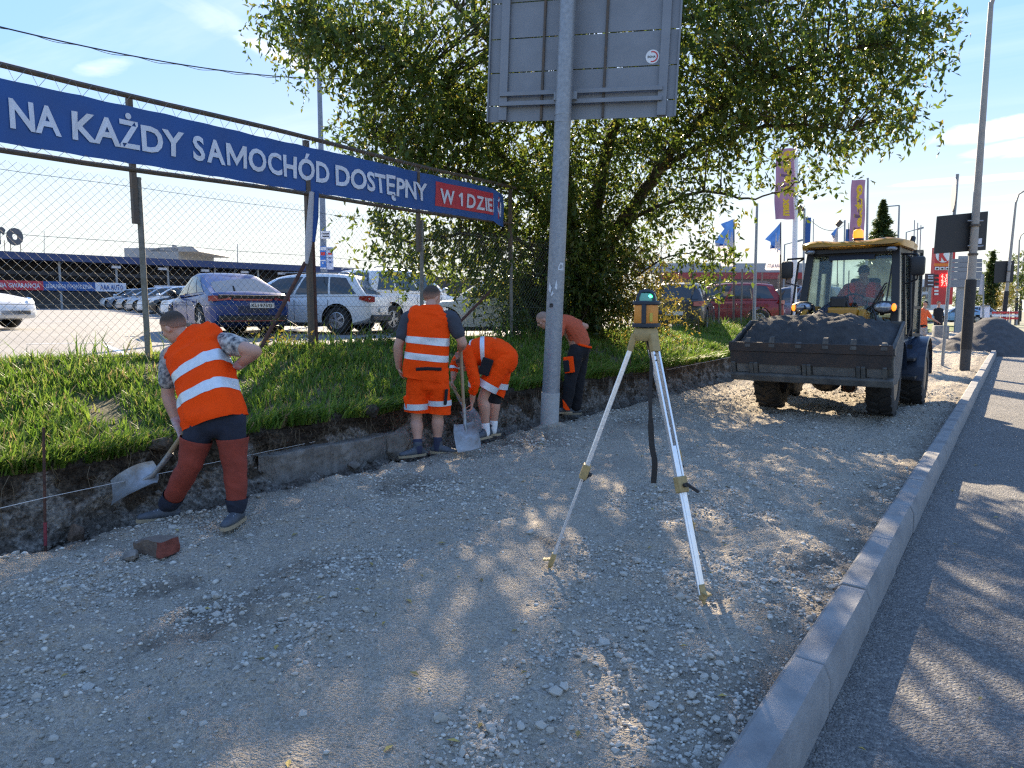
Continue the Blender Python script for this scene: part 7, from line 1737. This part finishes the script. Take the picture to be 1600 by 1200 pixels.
for sh, el, wr in ((shN, elN, wrN), (shF, elF, wrF)): limb(b, [sh + (Vector(A(748, 546)) - sh) * .4, sh, el, el + (wr - el) * (.55 if sh is shN else .35)], [.085, .085, .070, .058])
limb(b, [A(776, 546), A(752, 545), A(740, 550, 8.43)], [(.17, .12), (.19, .12), (.14, .09)], FWD); fuse(b, 'shirt', MAT['hivis'], m3, .012, 3, .014, 3)
for e_, w_, r_ in ((elN, wrN, .066), (elF, wrF, .066)):
    p = e_ + (w_ - e_) * .12; q = e_ + (w_ - e_) * .32; b = MB(); b.tube([p, q], r_, 16); b.build('sleeve_band', MAT['reflect'], m3, smooth=True, world=True)
cv = Coat([(A(789, 558), FWD, .20, .145), (A(777, 552), FWD, .21, .165), (A(764, 549), FWD, .215, .175), (A(751, 549), FWD, .215, .165), (A(741, 551, 8.42), FWD, .20, .14), (A(735, 553, 8.43), FWD, .14, .10), (A(731, 555, 8.45), FWD, .09, .08)], seed=9, wr=.018)
vest = cv.build('vest', MAT['hivis'], m3, thick=.008)
for i0, i1 in ((15, 18), (21, 24)): cv.build('reflective_stripe', MAT['reflect'], vest, i0, i1, .004, .003)
b = MB(); limb(b, [A(787, 548, 8.4), A(791, 556, 8.4), A(791, 566, 8.4)], [(.17, .115), (.185, .14), (.185, .14)], FWD)
hn, hf = A(757, 612, 8.28), A(776, 610, 8.52); limb(b, [A(790, 560, 8.32), hipN, hipN + (hn - hipN) * .55, hn, hn + (hn - hipN) * .25], [.12, .135, .126, .118, .118]); limb(b, [A(792, 560, 8.5), hipF, hipF + (hf - hipF) * .55, hf, hf + (hf - hipF) * .25], [.12, .13, .122, .114, .114])
sho = fuse(b, 'shorts', MAT['hivis'], m3, .012, 3, .018, 12, cut=((hn + hf) / 2, nrm(hn - hipN)))
for h, e, r_ in ((hipN, hn, .133), (hipF, hf, .128)):
    b = MB(); ax_ = nrm(e - h); p, q = h + (e - h) * .70, h + (e - h) * .90; u_ = nrm(FWD - ax_ * ax_.dot(FWD)); w_ = ax_.cross(u_); b.loft([[c + (u_ * cos(a) + w_ * sin(a)) * r_ for a in np.linspace(0, 2 * pi, 28, endpoint=False)] for c in (p, (p + q) / 2, q)], True, False); b.build('reflective_band', MAT['reflect'], sho, smooth=True, world=True)
MB().box(A(759, 573, 8.16), (.13, .03, .20), Euler((0, .35, R(YAW))), .012).build('pocket', MAT['blackcloth'], sho, world=True)
MB().tube([A(781, 544, 8.26), A(783, 543, 8.4), A(786, 546, 8.52)], [(.02, .03)] * 3, 8, RGT).build('belt', MAT['blackcloth'], m3, world=True)
b = MB(); limb(b, [knF + (hipF - knF) * .12, knF, knF + (anF - knF) * .22], [.072, .072, .072]); fuse(b, 'knee_brace', MAT['blackcloth'], m3, .010, 2)
for k, a in ((knN, anN), (knF, anF)):
    b = MB(); limb(b, [k + (a - k) * .82, a, a - UP * .04], [.050, .050, .05]); fuse(b, 'sock', MAT['sock_white'], m3, .010, 2); shoe(m3, a, -RGT * .5 - FWD * .6 if a is anN else -RGT * .6 - FWD * .2, .29, z=a.z - .095)
shovel('second shovel, half hidden, held low by the man bent double', A(703, 598, 8.66), A(727, 640, 8.50), A(745, 676, 8.36), UP * .4 - FWD * .7 + RGT * .5, .24)

# ---- 4: bald man behind the pole
d4 = 10.6
m4 = person('bald worker in faded orange shirt and black trousers stooping behind the galvanised pole', gp(893, 647))
A = lambda x, y, d=d4: at(x, y, d)
c4 = A(849, 500, 10.6); f4, u4 = -RGT * .80 - UP * .58 - FWD * .05, UP * .80 - RGT * .55
hipN, hipF = A(900, 550, 10.50), A(909, 549, 10.72); knN, knF = A(891, 595, 10.48), A(904, 596, 10.72); anN, anF = A(885, 636, 10.50), A(900, 638, 10.74)
shN, shF = A(876, 505, 10.42), A(882, 500, 10.80); elN, elF = A(872, 530, 10.30), A(915, 510, 10.95); wrN, wrF = A(868, 552, 10.45), A(899, 520, 10.92)
b = MB(); fr4 = head(b, c4, f4, u4, 1.02); limb(b, [A(872, 501), A(861, 501), c4], [.078, .066, .064])
limb(b, [A(904, 546), A(899, 527), A(888, 510), A(876, 503)], [(.165, .12), (.16, .125), (.185, .13), (.13, .09)], FWD)
for sh, el, wr in ((shN, elN, wrN), (shF, elF, wrF)): limb(b, [sh + (Vector(A(885, 505)) - sh) * .3, sh, sh + (el - sh) * .5, el], [.06, .062, .054, .047]); limb(b, [el, el + (wr - el) * .35, wr], [.047, .046, .032])
hand(b, wrN, UP * -1 - RGT * .3, -RGT, .6); hand(b, wrF, -RGT - UP * .4, -FWD, .8)
for h, k, a in ((hipN, knN, anN), (hipF, knF, anF)): limb(b, [h, k, k + (a - k) * .4, a], [.09, .062, .06, .038])
fuse(b, 'body', MAT['skin'], m4, .009, 3); eyes(fr4, m4)
hair(fr4, m4, M('grey_stubble', (.30, .20, .155), .8, var=.2, scale=80), thick=.0015, name='stubble')
b = MB(); limb(b, [A(907, 538), A(903, 527), A(892, 511), A(880, 503), A(872, 502)], [(.175, .15), (.18, .16), (.20, .155), (.16, .12), (.08, .075)], FWD)
for sh, el in ((shN, elN), (shF, elF)): limb(b, [sh + (Vector(A(886, 505)) - sh) * .35, sh, sh + (el - sh) * .4, sh + (el - sh) * .62], [.085, .088, .080, .076])
fuse(b, 'shirt', MAT['hivis_dark'], m4, .012, 3, .014, 5)
b = MB(); limb(b, [A(905, 538), A(907, 545), (hipN + hipF) / 2], [(.17, .15), (.185, .155), (.185, .14)], FWD)
for h, k, a in ((hipN, knN, anN), (hipF, knF, anF)): limb(b, [h + UP * .03, h, h + (k - h) * .5, k, k + (a - k) * .5, a + UP * .03], [.11, .122, .108, .094, .088, .082])
tr = fuse(b, 'trousers', MAT['blackcloth'], m4, .012, 3, .016, 6)
b = MB(); b.tube([A(909, 537, 10.6), A(908, 540.5, 10.6)], [(.187, .165), (.19, .165)], 24, FWD); fuse(b, 'waistband', MAT['hivis'], tr, .012, 2)
MB().box(A(889, 570, 10.36), (.15, .04, .24), Euler((0, -.12, R(YAW))), .012).build('pocket_trim', MAT['hivis'], tr, world=True); MB().box(A(885, 572, 10.34), (.085, .05, .17), Euler((0, -.12, R(YAW))), .012).build('pocket', MAT['blackcloth'], tr, world=True)
b = MB(); b.prism([A(879, 624, 10.40), A(884, 630, 10.40), A(891, 641, 10.40), A(884, 641, 10.39), A(880, 637, 10.40)], -FWD * -.03); b.build('gusset', MAT['hivis'], tr, world=True)
for a in (anN, anF): shoe(m4, a, -RGT * .9 - FWD * .2, .29, z=a.z - .09)

# ---- 5: far worker walking, and a dark clad man behind a block
d5 = 28.5
m5 = person('far worker in orange shirt, grey shorts and black cap right of the loader', LD((1441 - 800) / F * d5, d5, .05), 'people far down the site')
A = lambda x, y, d=d5: at(x, y, d)
b = MB(); fr5 = head(b, A(1446, 475), RGT * .6 - UP * .4 + FWD * .5, UP, 1.0); limb(b, [A(1443, 485), A(1445, 480)], [.08, .065])
limb(b, [A(1441, 509), A(1441, 498), A(1442, 486)], [(.16, .12), (.165, .12), (.15, .09)], RGT)
hd5 = [(A(1437, 486), A(1434, 498), A(1438, 507)), (A(1448, 487), A(1455, 497), A(1465, 503))]
for sh, el, wr in hd5: limb(b, [sh, el], [.06, .048]); limb(b, [el, wr], [.047, .032]); hand(b, wr, RGT - UP * .5, UP * -1, .6)
for x in (1437.5, 1444.5): limb(b, [A(x, 512), A(x, 526), A(x, 538)], [.095, .062, .042])
fuse(b, 'body', MAT['skin'], m5, .014, 3)
c, f, r, u, s = fr5; b = MB(); b.ball(c + u * .045, (.108, .09, .085), 16, 10, Matrix((f, r, u)).transposed()); b.box(c + f * .12 + u * .04, (.11, .14, .015), Matrix((f, r, u)).transposed()); fuse(b, 'cap', MAT['blackcloth'], m5, .012, 2)
b = MB(); limb(b, [A(1441, 510), A(1441, 498), A(1442, 487), A(1443, 484)], [(.19, .15), (.19, .14), (.18, .12), (.09, .08)], RGT)
for sh, el, wr in hd5: limb(b, [sh, sh + (el - sh) * .7], [.085, .078])
fuse(b, 'shirt', MAT['hivis_orange'], m5, .015, 3, .012); b = MB(); limb(b, [A(1441, 507.5), A(1441, 510)], [(.192, .15)] * 2, RGT); fuse(b, 'belt', MAT['blackcloth'], m5, .015, 2)
b = MB(); limb(b, [A(1441, 509), A(1441, 513)], [(.18, .14), (.19, .14)], RGT)
for x in (1437.5, 1444.5): limb(b, [A(x, 511), A(x, 521)], [.115, .105])
fuse(b, 'shorts', M('light_grey_cotton', (.34, .32, .32), .9, var=.06), m5, .015, 3, .012)
for x in (1437.5, 1444.5): shoe(m5, A(x, 538), RGT * .4 - FWD * .8, .28, MAT['blackcloth'], MAT['blackcloth'], z=A(x, 538).z - .085)
d6 = 34
bx = LD((1468 - 800) / F * d6, d6, .25); blk_ = empty('stone_block', (bx.x, bx.y, .0), R(20), 'grey stone block in front of the dark clad man far away', 'block')
MB().box((0, 0, .42), (.62, .5, .85), None, .05).build('block', MAT['conc'], blk_, smooth=30)
m6 = person('man in dark clothes behind the grey block far down the site', LD((1466 - 800) / F * (d6 + .6), d6 + .6, .0), 'people far down the site')
A = lambda x, y, d=d6 + .6: at(x, y, d)
b = MB(); fr6 = head(b, A(1467, 474.5), -FWD, UP, 1.0); limb(b, [A(1466, 484), A(1467, 479)], [.08, .065]); 
for sh, el, wr in ((A(1461.5, 484), A(1460, 492), A(1463, 498)), (A(1471, 484), A(1472.5, 492), A(1470, 498))): limb(b, [sh, el], [.06, .05]); limb(b, [el, wr], [.046, .034]); hand(b, wr, -UP - FWD * .5, -FWD, .6)
limb(b, [A(1466, 504), A(1466, 486)], [(.16, .12), (.165, .11)], RGT)
for x in (1463, 1469): limb(b, [A(x, 506), A(x, 520), A(x, 532)], [.095, .065, .045])
fuse(b, 'body', MAT['skin'], m6, .014, 3); hair(fr6, m6, MAT['blackcloth'])
b = MB(); limb(b, [A(1466, 506), A(1466, 495), A(1466, 486), A(1466.5, 482)], [(.19, .15), (.19, .14), (.19, .12), (.09, .08)], RGT)
for sh, el in ((A(1461.5, 484), A(1460, 492)), (A(1471, 484), A(1472.5, 492))): limb(b, [sh, el], [.085, .068])
fuse(b, 'jacket', MAT['blackcloth'], m6, .015, 3, .012); b = MB()
for x in (1463, 1469): limb(b, [A(x, 503), A(x, 520), A(x, 531)], [.12, .09, .075])
fuse(b, 'trousers', MAT['navy'], m6, .015, 3, .012)
for x in (1463, 1469): shoe(m6, A(x, 532), -FWD, .28, MAT['blackcloth'], MAT['blackcloth'], z=A(x, 532).z - .085)

# ---- 7: driver in the loader cab
bpy.context.view_layer.update()
CM = cabp.matrix_world.copy()
L7 = lambda x, y, z: CM @ Vector((x, y, z))
fx, fy = nrm(CM.to_3x3() @ Vector((1, 0, 0))), nrm(CM.to_3x3() @ Vector((0, 1, 0)))
m7 = person('driver in an orange vest and cap sitting inside the loader cab', L7(-1.7, 0, 1.5), 'road workers')
b = MB(); fr7 = head(b, L7(-1.70, .02, 2.19), fx - UP * .15, UP, 1.05); limb(b, [L7(-1.74, .02, 2.0), L7(-1.71, .02, 2.12)], [.08, .065])
limb(b, [L7(-1.76, 0, 1.52), L7(-1.78, 0, 1.75), L7(-1.75, 0, 1.97)], [(.19, .15), (.19, .15), (.16, .10)], fy)
ar7 = [(L7(-1.72, s * .22, 1.93), L7(-1.52, s * .33, 1.70), L7(-1.27, s * .17, 1.74)) for s in (1, -1)]
for sh, el, wr in ar7: limb(b, [sh, el], [.066, .052]); limb(b, [el, wr], [.05, .034]); hand(b, wr, fx + UP * .2, -UP, 1.0)
for s in (1, -1): limb(b, [L7(-1.72, s * .10, 1.54), L7(-1.35, s * .16, 1.50), L7(-1.20, s * .17, 1.14)], [.10, .07, .05])
fuse(b, 'body', MAT['skin'], m7, .012, 3)
c, f, r, u, s = fr7; b = MB(); b.ball(c + u * .05, (.112, .092, .085), 16, 10, Matrix((f, r, u)).transposed()); b.box(c + f * .13 + u * .045, (.12, .15, .018), Matrix((f, r, u)).transposed()); fuse(b, 'cap', MAT['blackcloth'], m7, .012, 2); eyes(fr7, m7)
b = MB(); limb(b, [L7(-1.76, 0, 1.52), L7(-1.78, 0, 1.78), L7(-1.75, 0, 1.96), L7(-1.74, .02, 2.03)], [(.215, .18), (.22, .17), (.20, .13), (.09, .08)], fy)
for sh, el, wr in ar7: limb(b, [sh, sh + (el - sh) * .6], [.09, .08])
fuse(b, 'shirt', MAT['hivis_dark'], m7, .014, 3, .012); b = MB()
for s in (1, -1): limb(b, [L7(-1.70, s * .15, 2.0), L7(-1.58, s * .17, 1.85), L7(-1.57, s * .18, 1.55)], [(.07, .03), (.085, .03), (.085, .03)], fy)
fuse(b, 'vest', MAT['hivis'], m7, .012, 2); b = MB()
for s in (1, -1): limb(b, [L7(-1.74, s * .10, 1.54), L7(-1.35, s * .16, 1.50), L7(-1.22, s * .17, 1.25)], [.12, .09, .085])
fuse(b, 'trousers', MAT['navy'], m7, .014, 3)
for s in (1, -1): shoe(m7, L7(-1.19, s * .17, 1.17), fx, .28, MAT['blackcloth'], MAT['blackcloth'], z=L7(0, 0, 1.075).z)
# ------------------------------------------------------------------ laser level on its aluminium tripod
ochre = M('ochre_cast_metal', (.38, .27, .115), .6, .1, var=.2, scale=20, bump=.1); lorange = M('orange_instrument_shell', (.70, .26, .035), .45, var=.1, scale=12); ldark = M('dark_rubber_armour', (.02, .028, .04), .6, bump=.1)
pt = at(1009, 512, 4.12); top_z = pt.z
tri = empty('tripod', (pt.x, pt.y, 0), 0, 'silver aluminium surveying tripod with ochre clamps standing on the gravel', 'tripod')
hd_ = Vector((pt.x, pt.y, top_z))
b = MB(); b.lathe(hd_ - UP * .075, [(.062, 0), (.070, .012), (.072, .05), (.066, .062), (.066, .072)], 24); b.build('tripod_head', ochre, tri, smooth=35, world=True)
feet = [gp(857, 886), gp(1101, 941), None]
v1 = feet[0] - Vector((pt.x, pt.y, 0)); v2 = feet[1] - Vector((pt.x, pt.y, 0))
feet[2] = Vector((pt.x, pt.y, 0)) - (v1 + v2); 
q3 = at(1080, 800, 1); r3 = ray(1083, 822); feet[2] = gp(1083, 826)
for i, ft in enumerate(feet):
    ft = Vector((ft.x, ft.y, float(gz(ft.x, ft.y)) - .01)); out = nrm(Vector((ft.x - pt.x, ft.y - pt.y, 0))); hp_ = hd_ + out * .062 - UP * .055
    ax_ = nrm(ft - hp_); L_ = (ft - hp_).length; sd = nrm(ax_.cross(out)); nf = ax_.cross(sd)
    b = MB(); b.bar(hp_ + UP * .02, hp_ + ax_ * .085, .055, .035, sd, .005); lg = b.build('leg_hinge', ochre, tri, world=True)
    leg = empty('leg', (0, 0, 0)); leg.parent = tri
    for s in (-1, 1):           # upper: two rails
        MB().bar(hp_ + ax_ * .05 + sd * s * .019, hp_ + ax_ * L_ * .56 + sd * s * .019, .013, .026, sd, .003).build('rail', MAT['alu'], leg, world=True)
    MB().bar(hp_ + ax_ * L_ * .42, ft - ax_ * .05, .023, .019, sd, .003).build('lower_section', MAT['alu'], leg, world=True)
    if i == 1: MB().bar(hp_ + ax_ * L_ * .585, ft - ax_ * .055, .050, .012, sd, .004).build('lower_section', MAT['alu'], leg, world=True)
    b = MB(); b.bar(hp_ + ax_ * L_ * .535, hp_ + ax_ * L_ * .595, .064, .046, sd, .006); cl_ = b.build('clamp', ochre, leg, world=True)
    c = hp_ + ax_ * L_ * .57; nf2 = nf if nf.dot(-FWD) > 0 else -nf
    b = MB(); b.tube([c + nf2 * .022, c + nf2 * .045], .012, 8); b.bar(c + nf2 * .04 - ax_ * .01 + sd * (.0), c + nf2 * .05 + ax_ * .02 - (RGT if i == 0 else -RGT) * .055 + ax_ * .02, .018, .012, None, .003); b.build('clamp_lever', MAT['black'], cl_, world=True)
    for t in (.12, .155):
        MB().tube([hp_ + ax_ * L_ * t * .6 + sd * .019 + nf2 * .013, hp_ + ax_ * L_ * t * .6 + sd * .019 + nf2 * .016], .005, 8).build('screw', MAT['black'], leg, world=True)
    b = MB(); b.bar(ft - ax_ * .11, ft - ax_ * .03, .036, .030, sd, .004); b.bar(ft - ax_ * .075 - out * .01, ft - ax_ * .07 + out * .055, .034, .010, sd); b.tube([ft - ax_ * .035, ft + ax_ * .02], [.014, .003], 8); b.build('spiked_foot', ochre, leg, world=True)
# carrying strap
P = [hd_ + RGT * .012 - FWD * .03 - UP * .06, at(1018, 560, 4.07), at(1016, 620, 4.06), at(1018, 690, 4.06), at(1023, 722, 4.06), at(1021, 755, 4.06)]
P = smooth_path(P, 5); b = MB(); b.loft([[p + RGT * (.0165 if k in (0, 1) else -.0165) * (1 - .6 * (i > 2 and i < 13) * .6) + FWD * (.002 if k in (1, 2) else -.002) for k in range(4)] for i, p in enumerate(P)]); b.build('strap', MAT['black'], tri, world=True)
# instrument
lz = empty('laser_level', (pt.x, pt.y, top_z), R(YAW + 12), 'orange rotary laser level with a glowing green lens on top of the tripod', 'laser level')
b = MB(); b.lathe((0, 0, 0), [(.060, 0), (.078, .004), (.080, .018), (.078, .026)], 32); b.build('base', ldark, lz, smooth=35)
b = MB(); b.lathe((0, 0, .026), [(.072, 0), (.0735, .004), (.0735, .098), (.072, .104)], 8); b.build('shell', lorange, lz, smooth=20)
for a in (-122, 58):
    a = R(a); c = Vector((cos(a) * .074, sin(a) * .074, .078)); MB().box(c, (.016, .026, .112), Euler((0, 0, a)), .006).build('armour_post', ldark, lz)
b = MB(); b.box((.0, -.0735, .06), (.018, .006, .05), None, .002); b.build('battery_label', M('yellow_label', (.55, .42, .06), .6), lz)
b = MB(); b.tube([(.066, -.03, .085), (.082, -.037, .085)], .011, 10); b.build('knob', ldark, lz, smooth=True)
b = MB(); b.lathe((0, 0, .130), [(.074, 0), (.0785, .006), (.0785, .018), (.072, .024)], 32); b.build('collar', ldark, lz, smooth=35)
b = MB(); b.lathe((0, 0, .154), [(.060, 0), (.058, .02), (.048, .042), (.0, .052)], 28); b.build('glass_dome', M('lantern_glass', (.14, .40, .27), .08, spec=.8), lz, smooth=True)
for a in (20, 110, 200, 290):
    a = R(a); b = MB(); b.tube([(cos(a) * .068, sin(a) * .068, .15), (cos(a) * .062, sin(a) * .062, .182), (cos(a) * .044, sin(a) * .044, .204), (0, 0, .213)], [(.010, .006), (.010, .006), (.010, .006), (.012, .006)], 8); b.build('cage_rib', ldark, lz, smooth=True)
b = MB(); b.lathe((0, 0, .204), [(.034, 0), (.03, .010), (.0, .013)], 20); b.build('cage_top', ldark, lz, smooth=True)
cam_l = Vector((-sin(R(-12)), -cos(R(-12)), 0)); b = MB(); b.ball(Vector((0.002, -.052, .176)), (.013, .007, .012), 12, 8); b.build('green_lens', M('green_laser_window', (.02, .5, .15), .2, emit=((.03, 1.0, .2), 2.0)), lz, smooth=True)

# ------------------------------------------------------------------ string line and stakes
def stake(x, y0_, y1_, d, label, r=.009):
    p, q = at(x + 3, y1_, d), at(x, y0_, d); o = empty('stake', (p.x, p.y, p.z), 0, label, 'stake', 'rebar stakes of the string line')
    b = MB(); pts = [p + (q - p) * t for t in np.linspace(0, 1, 40)]; b.tube([p - UP * .1] + pts, [r] + [r * (1 + .12 * (k % 2)) for k in range(40)], 8); b.build('bar', MAT['rust'], o, smooth=True, world=True)
    if d < 6: b = MB(); b.tube([p - UP * .01, p + (q - p) * .19], r * 1.25, 8); b.build('red_paint_mark', M('faded_red_paint', (.24, .04, .05), .8, var=.3, scale=60), o, smooth=True, world=True)
    return p, q
S1 = stake(68, 668, 850, 4.72, 'rusty rebar stake at the left end of the string line')
S2 = stake(985, 560, 625, 13.2, 'thin rebar stake in the trench behind the tripod', .008)
line_pts = [at(-90, 815, 4.35), at(73, 777, 4.70), at(240, 742, 5.5), at(390, 711, 6.4), at(560, 676, 7.7), at(700, 648, 9.2), at(850, 617, 10.9), at(985, 589, 13.2), at(1146, 557, 16.5)]
b = MB(); b.tube(line_pts, .0024, 5); b.build('string_line', M('white_builders_twine', (.62, .60, .57), .8), label='white string line stretched along the trench between the stakes', cat='string')
# small white flowers of litter and fallen leaves on the ground
b = MB(); gg = np.random.default_rng(77)
lm = M('fallen_leaf', (.30, .22, .06), .8, island=.5)
for i in range(260):
    y = 1 + 13 * gg.random() ** 1.3; x = gg.uniform(XG, 1.6); z = (float(gz(x, y)) if x < XK else (.068 if x < -.56 else ROAD_Z)) + .006; a = gg.uniform(0, 6.28); s = gg.uniform(.012, .03)
    if -.58 < x < -.54: continue
    c, sn = cos(a) * s, sin(a) * s; b.add([(x - c, y - sn, z), (x + sn * .4, y - c * .4, z + .006), (x + c, y + sn, z + .003), (x - sn * .4, y + c * .4, z + .008)], [(0, 1, 2), (0, 2, 3)])
b.build('fallen_leaves', lm, fix=False, kind='stuff')
